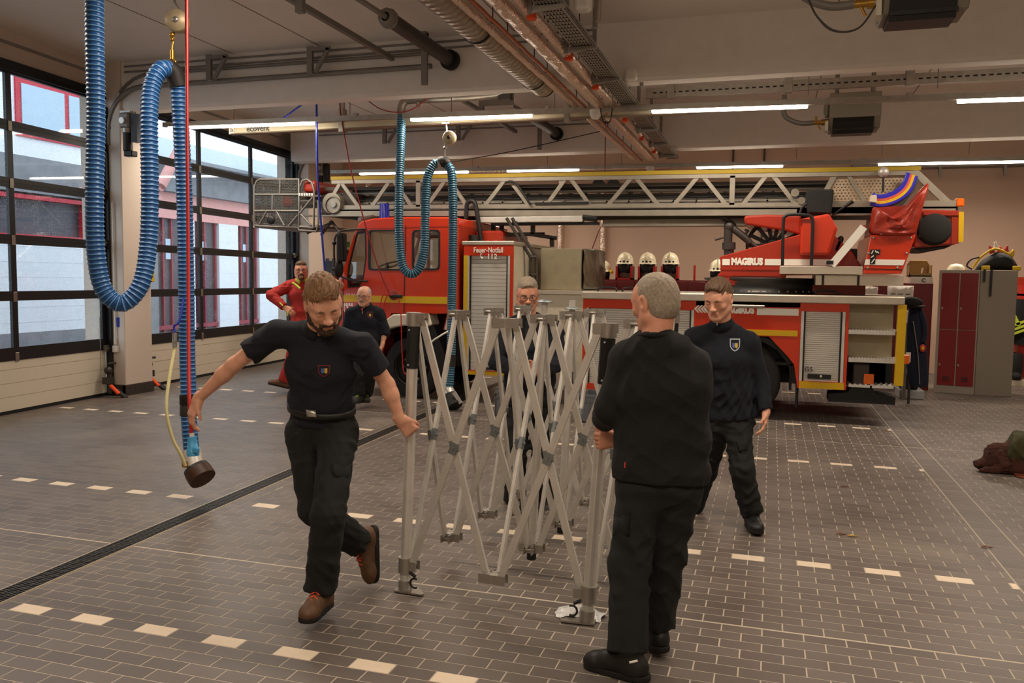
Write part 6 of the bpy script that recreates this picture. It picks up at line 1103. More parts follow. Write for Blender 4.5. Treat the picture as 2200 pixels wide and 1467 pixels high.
def bvh(P, Q): return BVHTree.FromPolygons([Vector(p) for p in P], [tuple(int(i) for i in q) for q in Q])
def hit(tree, a, b):
    l, n, i, d = tree.ray_cast(CAMP, ray(a, b).normalized()); return l
def decal(name, tree, poly, mt, root, off=.003, rings=4, th=0):
    cx, cy = sum(p[0] for p in poly)/len(poly), sum(p[1] for p in poly)/len(poly); vs, last = [], None; n = len(poly)
    for k in range(rings+1):
        f = k/rings
        for (a, b) in ([(cx, cy)] if k == 0 else [(cx+(a-cx)*f, cy+(b-cy)*f) for a, b in poly]):
            l = hit(tree, a, b)
            if l is None: l = last if last is not None else ond(a, b, 5)
            last = l; vs.append(l-ray(a, b).normalized()*off)
    fs = [(0, 1+i, 1+(i+1) % n) for i in range(n)]
    for k in range(1, rings):
        b0, b1 = 1+(k-1)*n, 1+k*n; fs += [(b0+i, b1+i, b1+(i+1) % n, b0+(i+1) % n) for i in range(n)]
    return MB().add(vs, fs, 0, True).build(name, mt, root, solid=th)
def shield_px(cx, cy, w_, h_): return [(cx+w_*a, cy+h_*b) for a, b in ((-.5, -.5), (-.17, -.5), (.17, -.5), (.5, -.5), (.5, -.1), (.46, .18), (.3, .36), (0, .5), (-.3, .36), (-.46, .18), (-.5, -.1))]
def tint(name, c, **k):
    if name not in MATS: mat(name, c, **k)
    return name
mat('skin_a', '#e0a588', .5, var=.06, vscale=30, bump=(220, .12, .002)); mat('skin_b', '#d69679', .5, var=.07, vscale=30, bump=(200, .15, .002)); mat('lips', '#c6866f', .45); mat('eye_white', '#ded5cc', .2); mat('iris', '#2d2a26', .15)
for m in ('skin_a', 'skin_b'): b = MATS[m].node_tree.nodes['Principled BSDF']; b.inputs['Subsurface Weight'].default_value = .12; b.inputs['Subsurface Radius'].default_value = (.012, .005, .003)
mat('hair_brown', '#7d5a38', .6, var=.35, vscale=90, stretch=(1, 1, .25), bump=(260, .5, .004)); mat('hair_dark', '#5f4630', .6, var=.3, vscale=90, bump=(240, .5, .004)); mat('hair_grey', '#998b78', .65, var=.3, vscale=120, bump=(260, .4, .003)); mat('hair_white', '#b9aea0', .7, var=.3, vscale=120, bump=(260, .4, .003)); mat('beard_brown', '#3f2a1a', .7, var=.3, vscale=120, bump=(300, .6, .004)); mat('beard_grey', '#8b8378', .7, var=.3, vscale=120, bump=(300, .6, .004))
mat('polo_navy', '#12151f', .9, bump=(420, .25, .002)); mat('sweat_black', '#121111', .92, bump=(380, .25, .002)); mat('fleece_navy', '#11141f', .95, bump=(300, .35, .003)); mat('trouser_black', '#131414', .88, bump=(500, .2, .002)); mat('jacket_red', '#a9231a', .8, bump=(60, .25, .004)); mat('boot_brown', '#5f4128', .6, var=.2, vscale=40, bump=(90, .3, .003)); mat('boot_black', '#161514', .5, bump=(90, .2, .003)); mat('sole', '#15110e', .85); mat('lace_orange', '#e2502a', .6); mat('belt', '#14120f', .5); mat('buckle', '#b8b4ac', .3, .8); mat('specs', '#1c1a18', .35, .3); mat('crest_red', '#6a1520', .7); mat('crest_blue', '#4a5f9a', .7); mat('crest_yellow', '#c9a23c', .7); mat('crest_grey', '#a9b2ba', .6); mat('sneaker', '#2b2c22', .7)
def nrm(v): v = Vector(v); return v.normalized()
def hand(F, wr, d, n, side, curl=(.5, .7, .5), spread=.12, sc=1., thumb=.6, tcurl=.4):
    """palm, four unequal curled fingers and a thumb leaving the side of the palm"""
    wr, d, n = Vector(wr), nrm(d), Vector(n); n = (n-d*n.dot(d)).normalized(); s = d.cross(n)*side     # s points to the thumb side
    kn = wr+d*.085*sc; L = [(.030, .036), (.010, .040), (-.011, .037), (-.031, .030)]
    F.cone(wr-d*.02*sc, wr+d*.01*sc, .027*sc, .027*sc, .015, lat=s, flat=1.15)
    for o, l in L: F.cone(wr+d*.012*sc+s*o*.55*sc, kn+s*o*sc, .0165*sc, .0135*sc, .014)
    F.cone(wr+d*.012*sc+s*.018*sc+n*.006, wr+d*.045*sc+s*.030*sc+n*.010*sc, .019*sc, .016*sc, .014)
    for (o, l), q in zip(L, (1.02, 1.1, 1.02, .85)):
        p = kn+s*o*sc; dd = (d+s*o*spread*20*.3).normalized(); r = (.0098, .0092, .0085, .0075)
        for i, (ln, cu) in enumerate(zip((.044, .027, .022), curl)):
            c, si = math.cos(cu), math.sin(cu); nd = (dd*c+n*si).normalized(); n2 = (n*c-dd*si).normalized() if i == 0 else (nn*c-dd*si).normalized()
            if i: nd = (dd*c+nn*si).normalized()
            e = p+nd*ln*q*sc; F.cone(p, e, r[i]*sc, r[i+1]*sc, .005); p, dd, nn = e, nd, n2
    p = wr+d*.035*sc+s*.032*sc; td = (d*.75+s*thumb+n*.35).normalized(); e = p+td*.040*sc; F.cone(wr+d*.015*sc+s*.02*sc, p, .017*sc, .014*sc, .012); F.cone(p, e, .0125*sc, .0105*sc, .007); td2 = (td*math.cos(tcurl)+(d*.5+n*.6-s*.5)*math.sin(tcurl)).normalized(); F.cone(e, e+td2*.030*sc, .0102*sc, .0085*sc, .005)
def head(F, c, f, u, S, neck, sex=0, jaw=1., ears=True, lids=True):
    f = nrm(f); u = Vector(u); u = (u-f*u.dot(f)).normalized(); r = f.cross(u); A = np.array([r, f, u])
    def W(x, y, z): return c+(r*x+f*y+u*z)*S
    E = lambda p, rad, k=.015, op='add': F.ell(W(*p), [q*S for q in rad], k*S, op, A); K = lambda a, b, ra, rb, k=.012, op='add': F.cone(W(*a), W(*b), ra*S, rb*S, k*S, op)
    F.cone(W(0, -.022, -.055), neck, .056*S, .062*S, .03)
    E((0, -.014, .034), (.076, .098, .086)); E((0, .026, -.025), (.063, .066, .088), .03); E((0, .03, .03), (.066, .06, .06), .03)
    for s in (-1, 1):
        K((s*.052*jaw, -.002, -.058), (s*.020, .066, -.096), .020, .018, .03); E((s*.043, .058, -.022), (.022, .022, .02), .02); K((s*.058, .0, .0), (s*.054, .0, -.055), .016, .018, .03)
    E((0, .076, -.100), (.024, .019, .018), .02); K((-.036, .080, .024), (.036, .080, .024), .011, .011, .016)
    for s in (-1, 1): E((s*.031, .098, .003), (.019, .015, .013), .012, 'sub')
    K((0, .086, .016), (0, .108, -.026), .008, .011, .014); E((0, .111, -.030), (.0135, .012, .011), .01)
    for s in (-1, 1): E((s*.0135, .101, -.033), (.0085, .011, .008), .007)
    if lids:
        for s in (-1, 1): E((s*.031, .079, .003), (.0155, .0125, .0115), .004)
    K((-.020, .086, -.0585), (.020, .086, -.0585), .0065, .0065, .012); K((-.016, .086, -.071), (.016, .086, -.071), .0075, .0075, .012); E((0, .1, -.066), (.022, .013, .0011), .003, 'sub')
    if ears:
        for s in (-1, 1): E((s*.079, -.010, -.004), (.009, .021, .034), .008); E((s*.086, -.004, .0), (.008, .011, .018), .006, 'sub')
    return W, A
def hair_mesh(name, root, mt, c, f, u, S, th=.010, top=.0, face=(.045, .075), nape=-.06, seed=1, side=1., h=.0032, amp=.003, sides_low=-.02, bald=0):
    f = nrm(f); u = Vector(u); u = (u-f*u.dot(f)).normalized(); r = f.cross(u); A = np.array([r, f, u]); W = lambda x, y, z: c+(r*x+f*y+u*z)*S
    F = Field(np.array(c)-.2*S, np.array(c)+.2*S, h*S)
    F.ell(W(0, -.014, .034), [(.076+th*side)*S, (.098+th)*S, (.086+th)*S], .01, 'add', A); F.ell(W(0, -.03, -.01), [(.072+th*side)*S, (.082+th*.8)*S, (.085)*S], .02, 'add', A)
    if top: F.ell(W(0, .01, .085+top*.4), [.060*S, .085*S, (.035+top)*S], .03, 'add', A)
    F.noise(amp*S, 190/S, seed, 9, (1, 1, .45)); 
    F.ell(W(0, .125, -.045), [.084*S, .095*S, .092*S], .008, 'sub', A)
    F.ell(W(0, .115, face[0]-.075), [face[1]*S, .072*S, .075*S], .012, 'sub', A)
    for s in (-1, 1): F.ell(W(s*.09, .012, -.03), [.035*S, .045*S, .052*S], .008, 'sub', A); F.ell(W(s*.085, .07, -.01), [.04*S, .045*S, .06*S], .008, 'sub', A)
    F.cut(W(0, 0, nape), -u)
    if bald: F.ell(W(0, .06, .12), [.062*S, .11*S, .06*S], .02, 'sub', A)
    P, Q = F.mesh(); return obj_from(name, P, Q, [mt], root)
def beard_mesh(root, mt, c, f, u, S, full=True, must=True, seed=2, th=.006):
    f = nrm(f); u = Vector(u); u = (u-f*u.dot(f)).normalized(); r = f.cross(u); A = np.array([r, f, u]); W = lambda x, y, z: c+(r*x+f*y+u*z)*S
    F = Field(np.array(c)-.17*S, np.array(c)+.17*S, .003*S)
    if full:
        for s in (-1, 1): F.cone(W(s*.060, .008, -.03), W(s*.050, .016, -.072), (.013+th)*S, (.018+th)*S, .02); F.cone(W(s*.050, .016, -.070), W(s*.018, .068, -.098), (.018+th)*S, (.018+th)*S, .02)
    if full or not must: F.ell(W(0, .078, -.100), [.030*S, .022*S, .022*S], .02, 'add', A)
    if must:
        for s in (-1, 1): F.cone(W(s*.004, .099, -.049), W(s*.028, .084, -.062), .0085*S, .008*S, .01)
        if full:
            for s in (-1, 1): F.cone(W(s*.028, .082, -.060), W(s*.026, .074, -.092), .010*S, .011*S, .012)
    F.noise(.0022*S, 230/S, seed, 8); P, Q = F.mesh(); return obj_from('beard' if full else 'moustache', P, Q, [mt], root)
def face_bits(root, W, S, brow, eyes=True, specs=None, A=None):
    for s in (-1, 1): MB().tube([W(s*.014, .094, .021), W(s*.030, .0945, .0255), W(s*.047, .080, .020)], [0.0045*S, .006*S, .0035*S], 6).build('eyebrow', brow, root)
    if eyes:
        ax = [Vector(a) for a in A]
        for s in (-1, 1):
            e = MB().ball(W(s*.031, .0815, .002), (.0115*S, .0118*S, .0052*S), 12, 8, ax=ax).build('eye', 'eye_white', root); MB().ball(W(s*.031, .0905, .002), (.0052*S, .004*S, .0048*S), 10, 6, ax=ax).build('iris', 'iris', e)
    if specs:
        g = MB()
        for s in (-1, 1):
            cx = s*.033; pts = []
            for k in range(16): a = k*math.pi/8; x, z = math.cos(a), math.sin(a); q = (abs(x)**4+abs(z)**4)**-.25; pts.append(W(cx+.025*x*q, .108-.012*abs(cx+.025*x*q)/.058, .0-.003+.017*z*q))
            g.tube(pts, .0017*S, 6, closed=True); g.tube([W(s*.058, .096, .004), W(s*.078, .06, .006), W(s*.082, -.01, .004)], .0016*S, 5)
        g.tube([W(-.008, .109, .003), W(0, .111, .005), W(.008, .109, .003)], .0016*S, 5); g.build('glasses', specs, root)
def shoe(root, an, toe, up, S, mt, laces=None, name='shoe', h=.005):
    t = nrm(toe); up = Vector(up); up = (up-t*up.dot(t)).normalized(); r = t.cross(up); A = np.array([r, t, up]); b = Vector(an)-up*.095*S; W = lambda x, y, z: b+(r*x+t*y+up*z)*S     # b: sole level below the ankle
    F = Field(np.array(b)-.28*S, np.array(b)+.28*S, h)
    F.cone(W(0, -.05, .045), W(0, .14, .04), .040*S, .040*S, .03, lat=r, flat=1.05); F.ell(W(0, .145, .035), [.048*S, .06*S, .038*S], .02, 'add', A); F.ell(W(0, -.045, .05), [.038*S, .042*S, .05*S], .02, 'add', A); F.cone(W(0, -.02, .05), W(0, -.018, .125), .046*S, .045*S, .03); F.cone(W(0, .02, .08), W(0, .09, .06), .040*S, .036*S, .03); F.cut(W(0, 0, .012), -up)
    P, Q = F.mesh(); o = obj_from(name, P, Q, [mt], root)
    F = Field(np.array(b)-.28*S, np.array(b)+.28*S, .005); F.cone(W(0, -.055, .012), W(0, .155, .012), .044*S, .047*S, .02, lat=r, flat=1.0); F.cut(W(0, 0, .026), up); F.cut(W(0, 0, -.0), -up); P, Q = F.mesh(); obj_from('sole', P, Q, ['sole'], o)
    if laces:
        g = MB()
        for k in range(4): y = .05+k*.022; z = .112-k*.013; g.tube([W(-.022, y, z), W(0, y+.006, z+.012), W(.022, y+.012, z)], .0035*S, 6); g.tube([W(.022, y, z), W(0, y+.006, z+.014), W(-.022, y+.012, z)], .0035*S, 6)
        g.tube([W(0, .05, .13), W(-.02, .03, .145), W(-.03, .05, .13), W(0, .05, .128), W(.03, .05, .13), W(.025, .03, .145), W(0, .05, .13)], .0035*S, 6); g.build('laces', laces, o)
    return o
def grow(lo, hi, pts, m):
    P = np.array([list(p) for p in pts]); return P.min(0)-m, P.max(0)+m
class Person:
    def __init__(s, label, J, S=1., girth=1., skin='skin_a', h=.005, group=None, head_s=1.1):
        s.J = J; s.S = S; s.g = girth; s.skin = skin; s.h = h; s.hs = head_s*S; foot = (J['an_l']+J['an_r'])/2; s.root = thing('person', label, 'person', (J['hip'].x, J['hip'].y, 0)); s.hands = []
        s.lat = nrm(J['sh_r']-J['sh_l']); s.hlat = nrm(J['hip_r']-J['hip_l'])
    def torso(s, F, o, top=True, low=True, hem=None):
        J, S, g = s.J, s.S, s.g; l = s.lat; hl = s.hlat
        F.cone(J['hip'], J['waist'], .112*S*g+o, .108*S*g+o, .04, lat=hl, flat=1.45) if low else None
        F.cone(J['waist'], J['chest'], .110*S*g+o, .118*S*(.5+.5*g)+o, .05, lat=l, flat=1.42)
        F.cone(J['chest'], J['neck']-(J['neck']-J['chest'])*.28, .116*S*(.6+.4*g)+o, .082*S+o, .05, lat=l, flat=1.5)
        if top:
            F.cone(J['sh_l'], J['sh_r'], .056*S+o, .056*S+o, .05)
            for q in ('sh_l', 'sh_r'): F.cone(J['neck']+(J['head']-J['neck'])*.12, J[q]+(J['neck']-J[q])*.15, .040*S+o*.6, .046*S+o, .05)
    def body(s, hands, **hk):
        J, S = s.J, s.S; pts = [J[k] for k in J if isinstance(J[k], Vector) and not k.startswith(('hf', 'hu'))]; lo, hi = grow(None, None, pts, .2); F = Field(lo, hi, s.h)
        s.torso(F, -.012); s.W, s.A = head(F, J['head'], J['hf'], J['hu'], s.hs, J['neck'], **hk)
        for q in 'lr':
            F.cone(J['sh_'+q], J['el_'+q], .050*S, .041*S, .02); F.cone(J['el_'+q], J['el_'+q].lerp(J['wr_'+q], .3), .041*S, .043*S, .02); F.cone(J['el_'+q].lerp(J['wr_'+q], .25), J['wr_'+q], .042*S, .026*S, .02)
            F.cone(J['hip_'+q], J['kn_'+q], .080*S, .055*S, .03); F.cone(J['kn_'+q], J['an_'+q], .055*S, .036*S, .03); F.cone(J['an_'+q], J['an_'+q]-Vector((0, 0, .05)), .036*S, .03*S, .02)
        for q, hd in hands.items(): hand(F, J['wr_'+q], sc=S*1.05, **hd)
        P, Q = F.mesh(); c = P[Q].mean(1)-np.array(J['head']); loc = (c@s.A.T)/s.hs; fm = ((abs(loc[:, 0]) < .018) & (loc[:, 1] > .085) & (loc[:, 2] < -.056) & (loc[:, 2] > -.075)).astype(int)
        o = obj_from('body', P, Q, [s.skin, 'lips'], s.root, fm); return o
    def top(s, mt, name, sleeve, o=.014, long_=True, hemdrop=.0, amp=.0035, seed=3, h=.008, cuff=.9, r=(.066, .058, .046), tuck=False, collar=None, zipm=None, noise_f=28):
        J, S = s.J, s.S; pts = [J[k] for k in ('sh_l', 'sh_r', 'el_l', 'el_r', 'wr_l', 'wr_r', 'neck', 'hip', 'waist')]; lo, hi = grow(None, None, pts, .28); F = Field(lo, hi, h)
        s.torso(F, o); dn = (J['hip']-J['waist']).normalized()
        if hemdrop: F.cone(J['hip'], J['hip']+dn*hemdrop, .118*S*s.g+o, .116*S*s.g+o, .03, lat=s.hlat, flat=1.42)
        for q in 'lr':
            a, b, c = J['sh_'+q], J['el_'+q], J['wr_'+q]
            if long_: F.cone(a, b, r[0]*S, r[1]*S, .035); F.cone(b, b.lerp(c, cuff), r[1]*S, r[2]*S, .02, fb=True)
            else: F.cone(a, a.lerp(b, sleeve), r[0]*S, r[1]*S, .03, fb=True)
        F.noise(amp*.5, noise_f*.7, seed, 8); F.folds(amp*4.2, noise_f*1.25, seed+50); F.cone(J['neck']+(J['head']-J['neck'])*.06, J['head'], .063*S, .075*S, .012, 'sub')
        F.cut(J['hip']+dn*hemdrop, dn); P, Q = F.mesh(); ob = obj_from(name, P, Q, [mt], s.root); s.tt = bvh(P, Q); s.top_o = ob
        return ob
    def collar(s, mt, r=.068, hgt=.035, open_=True, tilt=None):
        J, S = s.J, s.S; ax = nrm(J['head']-J['neck']); f = Vector(J['hf']); f = (f-ax*f.dot(ax)).normalized(); q = ax.cross(f); c = J['neck']+ax*.034; g = []
        for k in range(25): a = math.radians(20 if open_ else 0)+(2*math.pi-math.radians(40 if open_ else 0))*k/24; d = f*math.cos(a)+q*math.sin(a); g.append([c+d*(r*S+.006)-ax*.022, c+d*r*S+ax*hgt*.3, c+d*(r*.98*S)+ax*hgt, c+d*(r*1.10*S)+ax*(hgt*.92), c+d*(r*1.42*S)-ax*.004])
        return MB().sheet(g).build('collar', mt, s.root, solid=.004)
    def pants(s, mt, amp=.005, seed=5, h=.009, waist=.02, r=(.104, .086, .088), name='trousers', hem=.02, noise_f=26):
        J, S = s.J, s.S; pts = [J[k] for k in ('hip', 'hip_l', 'hip_r', 'kn_l', 'kn_r', 'an_l', 'an_r', 'waist')]; lo, hi = grow(None, None, pts, .24); F = Field(lo, hi, h); dn = (J['hip']-J['waist']).normalized(); up = -dn
        F.cone(J['hip']+up*(waist+.08), J['hip']+dn*.06, .108*S*s.g+.018, .112*S*s.g+.018, .03, lat=s.hlat, flat=1.42)
        for q in 'lr':
            a, b, c = J['hip_'+q], J['kn_'+q], J['an_'+q]; F.cone(a, b, r[0]*S, r[1]*S, .04); e = b.lerp(c, 1-hem); F.cone(b, e, r[1]*S, r[2]*S, .03, fb=True)
        F.noise(amp*.5, noise_f*.7, seed, 8); F.folds(amp*3.4, noise_f*1.25, seed+50); F.cut(J['hip']+up*waist, up)
        P, Q = F.mesh(); ob = obj_from(name, P, Q, [mt], s.root); s.pt = bvh(P, Q); return ob
    def belt(s, up=.0):
        J, S = s.J, s.S; u = (J['waist']-J['hip']).normalized(); l = s.hlat-u*s.hlat.dot(u); l.normalize(); q = u.cross(l); R = .110*S*s.g+.031; c = J['hip']+u*up; g = [[c+l*(R*1.42*math.cos(a))+q*(R*math.sin(a))+u*z for z in (-.02, .02)] for a in [k*math.pi/20 for k in range(41)]]
        return MB().sheet(g).build('belt', 'belt', s.root, solid=.006)
def crest(p, cx, cy, w_, h_, outer, inner, fills):
    o = decal('crest_patch', p.tt, shield_px(cx, cy, w_, h_), outer, p.root, .004); decal('crest_field', p.tt, shield_px(cx, cy, w_*.80, h_*.80), inner, o, .006)
    for (dx, dy, ww, hh, mt) in fills: decal('crest_charge', p.tt, [(cx+dx*w_+a*ww*w_, cy+dy*h_+b*hh*h_) for a, b in ((-.5, -.5), (.5, -.5), (.5, .3), (0, .5), (-.5, .3))], mt, o, .008, 2)
    return o
CAMR = RT.copy(); 
def D(a, b, d): return ond(a, b, d)
tocam = -FWD
# ---- left man in navy polo, right hand at the red cable, left hand on the canopy leg
J = dict(head=D(695, 652, 4.36), hf=RT*.36-UP*.62+tocam*.70, hu=UP*.72+tocam*.60+RT*.10, neck=D(684, 716, 4.52), chest=D(688, 790, 4.56), waist=D(690, 862, 4.62), hip=D(692, 905, 4.66),
 sh_r=D(592, 716, 4.58), el_r=D(503, 783, 4.62), wr_r=D(425, 858, 4.70), sh_l=D(778, 742, 4.48), el_l=D(832, 826, 4.60), wr_l=D(860, 902, 4.64),
 hip_r=D(654, 930, 4.70), kn_r=D(676, 1092, 4.60), an_r=D(772, 1170, 4.86), hip_l=D(728, 930, 4.62), kn_l=D(706, 1105, 4.36), an_l=D(690, 1268, 4.44))
p = Person('bearded young man in navy polo shirt carrying the near left canopy leg', J, 1.0, 1.0, 'skin_a', .0045, head_s=1.16)
p.body({'r': dict(d=-UP*.95-RT*.35+tocam*.1, n=RT*.6-tocam*.5, side=1, curl=(.35, .5, .35), thumb=.5), 'l': dict(d=RT*.55-UP*.65+FWD*.25, n=FWD*.8+RT*.2-UP*.2, side=1, curl=(1.0, 1.2, .7), thumb=.4, tcurl=.8)}, jaw=1.0)
hair_mesh('hair', p.root, 'hair_brown', J['head'], J['hf'], J['hu'], p.hs, .012, .022, face=(.094, .064), seed=4, side=.3, amp=.006, h=.0027, nape=-.055); beard_mesh(p.root, 'beard_brown', J['head'], J['hf'], J['hu'], p.hs, True, True, th=.0075); face_bits(p.root, p.W, p.hs, 'hair_dark', False)
p.top('polo_navy', 'polo_shirt', .62, o=.010, long_=False, hemdrop=-.01, r=(.072, .074, 0), amp=.004, h=.0065); p.collar('polo_navy', .064, .035)
p.pants('trouser_black', h=.0075, waist=.112, amp=.006, r=(.108, .088, .088)); p.belt(.090); decal('belt_buckle', p.pt, [(657, 880), (678, 882), (681, 897), (660, 895)], 'buckle', p.root, .045, 2, .006)
crest(p, 696, 797, 26, 26, 'crest_red', 'polo_navy', [(-.12, .0, .26, .42, 'crest_blue'), (.16, .0, .24, .44, 'crest_yellow')])
decal('cargo_pocket', p.pt, [(714, 994), (756, 998), (757, 1016), (748, 1026), (722, 1024), (714, 1014)], 'trouser_black', p.root, .006, 3, .008)
for i, (a, b) in enumerate(((672, 735), (676, 750))): pass
shoe(p.root, J['an_l']+Vector((0, 0, .0)), tocam*.9-RT*.12-Vector((0, 0, .2))*0, Vector((0, 0, 1)), 1.12, 'boot_brown', 'lace_orange', 'boot'); shoe(p.root, J['an_r']+FWD*.01, -UP*.92+RT*.05+tocam*.25, -RT*.70+tocam*.6, 1.12, 'boot_brown', 'lace_orange', 'boot')
# ---- right man seen from behind in black sweatshirt
J = dict(head=D(1407, 650, 3.92), hf=-RT*.60+FWD*.78-UP*.12, hu=UP*.97-RT*.12+FWD*.05, neck=D(1410, 735, 3.90), chest=D(1420, 830, 3.94), waist=D(1424, 945, 3.98), hip=D(1420, 1010, 3.98),
 sh_l=D(1348, 775, 3.98), el_l=D(1312, 878, 4.02), wr_l=D(1296, 905, 4.24), sh_r=D(1486, 788, 3.92), el_r=D(1470, 915, 4.05), wr_r=D(1330, 944, 4.24),
 hip_l=D(1375, 1050, 3.98), kn_l=D(1352, 1215, 3.94), an_l=D(1348, 1405, 3.84), hip_r=D(1458, 1050, 3.98), kn_r=D(1430, 1190, 4.06), an_r=D(1408, 1342, 4.12))
q = Person('balding man in black sweatshirt seen from behind at the near right canopy leg', J, 1.0, 1.12, 'skin_b', .0045, head_s=1.15)
q.body({'l': dict(d=-UP*.7+FWD*.6-RT*.1, n=RT*.4+FWD*.3, side=1, curl=(.9, 1.1, .6)), 'r': dict(d=-RT*.95+FWD*.15-UP*.1, n=FWD*.9, side=-1, curl=(.9, 1.1, .6), thumb=.35, tcurl=.1)}, jaw=1.08)
hair_mesh('hair', q.root, 'hair_grey', J['head'], J['hf'], J['hu'], q.hs, .0035, 0, seed=6, amp=.0012, nape=-.075, face=(.10, .07), bald=0); face_bits(q.root, q.W, q.hs, 'hair_grey', False)
q.top('sweat_black', 'sweatshirt', 1, o=.030, hemdrop=.05, r=(.082, .078, .062), amp=.004, h=.0065, cuff=.92, seed=9, noise_f=18)
ax = nrm(J['head']-J['neck']); MB().tube([J['neck']+ax*.034+(RT*math.cos(a)*1.0+FWD*math.sin(a))*.080 for a in [k*math.pi/14 for k in range(28)]], .012, 8, closed=True).build('neck_band', 'sweat_black', q.root)
q.pants('trouser_black', h=.0075, waist=.03, amp=.006, r=(.112, .096, .094), seed=11); decal('cargo_pocket', q.pt, [(1312, 1098), (1352, 1100), (1352, 1150), (1316, 1150)], 'trouser_black', q.root, .008, 3, .01); decal('side_label', q.tt, [(1341, 993), (1344, 993), (1344, 1005), (1341, 1005)], 'label_red', q.root, .004, 1)
shoe(q.root, J['an_l'], FWD*.55-RT*.85, Vector((0, 0, 1)), 1.12, 'boot_black', name='work_shoe'); s2 = shoe(q.root, J['an_r'], FWD*.95-RT*.2, Vector((0, 0, 1)), 1.1, 'boot_black', name='work_shoe')
z0 = onz(1361, 1420, .07); MB().bar(D(1352, 1423, 3.70), D(1370, 1419, 3.70), .004, .008).build('shoe_stripe', 'stripe_white', s2)
# ---- man on the right in navy half-zip sweater
J = dict(head=D(1543, 642, 6.12), hf=tocam*.72-RT*.52-UP*.42, hu=UP*.9+tocam*.35-RT*.15, neck=D(1551, 706, 6.24), chest=D(1555, 770, 6.26), waist=D(1562, 845, 6.30), hip=D(1566, 888, 6.32),
 sh_r=D(1492, 728, 6.32), el_r=D(1478, 815, 6.40), wr_r=D(1475, 890, 6.35), sh_l=D(1610, 738, 6.20), el_l=D(1633, 818, 6.24), wr_l=D(1646, 884, 6.16),
 hip_r=D(1543, 915, 6.34), kn_r=D(1515, 1010, 6.5), an_r=D(1488, 1092, 6.62), hip_l=D(1585, 912, 6.28), kn_l=D(1594, 1010, 6.14), an_l=D(1617, 1104, 6.20))
p = Person('man in navy half-zip sweater with shield patch walking beside the truck', J, 1.0, 1.02, 'skin_a', .005, head_s=1.2)
p.body({'l': dict(d=-UP*.97-RT*.12+tocam*.15, n=-RT*.8+FWD*.3, side=-1, curl=(.3, .4, .25), thumb=.5), 'r': dict(d=-UP, n=RT, side=1, curl=(.3, .4, .3))}, jaw=1.05)
hair_mesh('hair', p.root, 'hair_dark', J['head'], J['hf'], J['hu'], p.hs, .008, .010, face=(.100, .062), seed=8, side=.4, amp=.003, nape=-.05); face_bits(p.root, p.W, p.hs, 'hair_dark', False)
p.top('fleece_navy', 'half_zip_sweater', 1, o=.022, hemdrop=.03, r=(.074, .068, .054), amp=.005, h=.008, cuff=.97, seed=12); p.collar('fleece_navy', .070, .050, False)
p.pants('trouser_black', h=.009, waist=.02, amp=.006, seed=13, r=(.104, .088, .086)); crest(p, 1579, 741, 22, 28, 'crest_grey', 'polo_navy', [(-.12, .05, .26, .4, 'crest_blue'), (.14, .05, .26, .4, 'crest_yellow')])
decal('cargo_pocket', p.pt, [(1583, 948), (1603, 946), (1606, 966), (1588, 972)], 'trouser_black', p.root, .008, 2, .008); MB().box(D(1539, 690, 6.10), D(1542, 699, 6.09)+Vector((0, .01, 0))).build('zip_puller', 'buckle', p.root)
shoe(p.root, J['an_l'], tocam*.95-RT*.1, Vector((0, 0, 1)), 1.1, 'boot_black', name='work_shoe'); shoe(p.root, J['an_r'], tocam*.8-RT*.5-UP*.2, Vector((0, 0, 1)), 1.1, 'boot_black', name='work_shoe')
# ---- man with glasses behind the canopy frame
J = dict(head=D(1133, 633, 6.72), hf=tocam*.93-UP*.30+RT*.05, hu=UP*.95+tocam*.3, neck=D(1135, 686, 6.80), chest=D(1137, 745, 6.80), waist=D(1138, 815, 6.80), hip=D(1138, 860, 6.82),
 sh_r=D(1084, 708, 6.82), el_r=D(1068, 778, 6.72), wr_r=D(1118, 802, 6.50), sh_l=D(1190, 708, 6.80), el_l=D(1204, 780, 6.72), wr_l=D(1158, 800, 6.50),
 hip_r=D(1113, 885, 6.82), kn_r=D(1108, 985, 6.74), an_r=D(1104, 1078, 6.82), hip_l=D(1163, 885, 6.82), kn_l=D(1166, 985, 6.72), an_l=D(1168, 1072, 6.82))
p = Person('older man with glasses in dark sweater behind the canopy frame', J, 1.0, 1.06, 'skin_b', .005, head_s=1.1)
p.body({'r': dict(d=RT*.5+UP*.35+tocam*.5, n=FWD*.3+RT*.7, side=1, curl=(.8, 1.0, .6)), 'l': dict(d=-RT*.5+UP*.3+tocam*.5, n=-RT*.7+FWD*.3, side=-1, curl=(.8, 1.0, .6))}, jaw=1.08, lids=False)
hair_mesh('hair', p.root, 'hair_grey', J['head'], J['hf'], J['hu'], p.hs, .006, .006, face=(.088, .064), seed=15, side=.6, amp=.003, nape=-.05); beard_mesh(p.root, 'beard_grey', J['head'], J['hf'], J['hu'], p.hs, False, True, th=.0); face_bits(p.root, p.W, p.hs, 'hair_grey', True, 'specs', p.A)
p.top('fleece_navy', 'sweater', 1, o=.022, hemdrop=.03, r=(.074, .068, .052), amp=.005, h=.009, cuff=.93, seed=16); p.pants('trouser_black', h=.01, waist=.02, amp=.006, seed=17); 
for q_ in 'lr': shoe(p.root, J['an_'+q_], tocam*.95, Vector((0, 0, 1)), 1.1, 'boot_black', name='work_shoe')
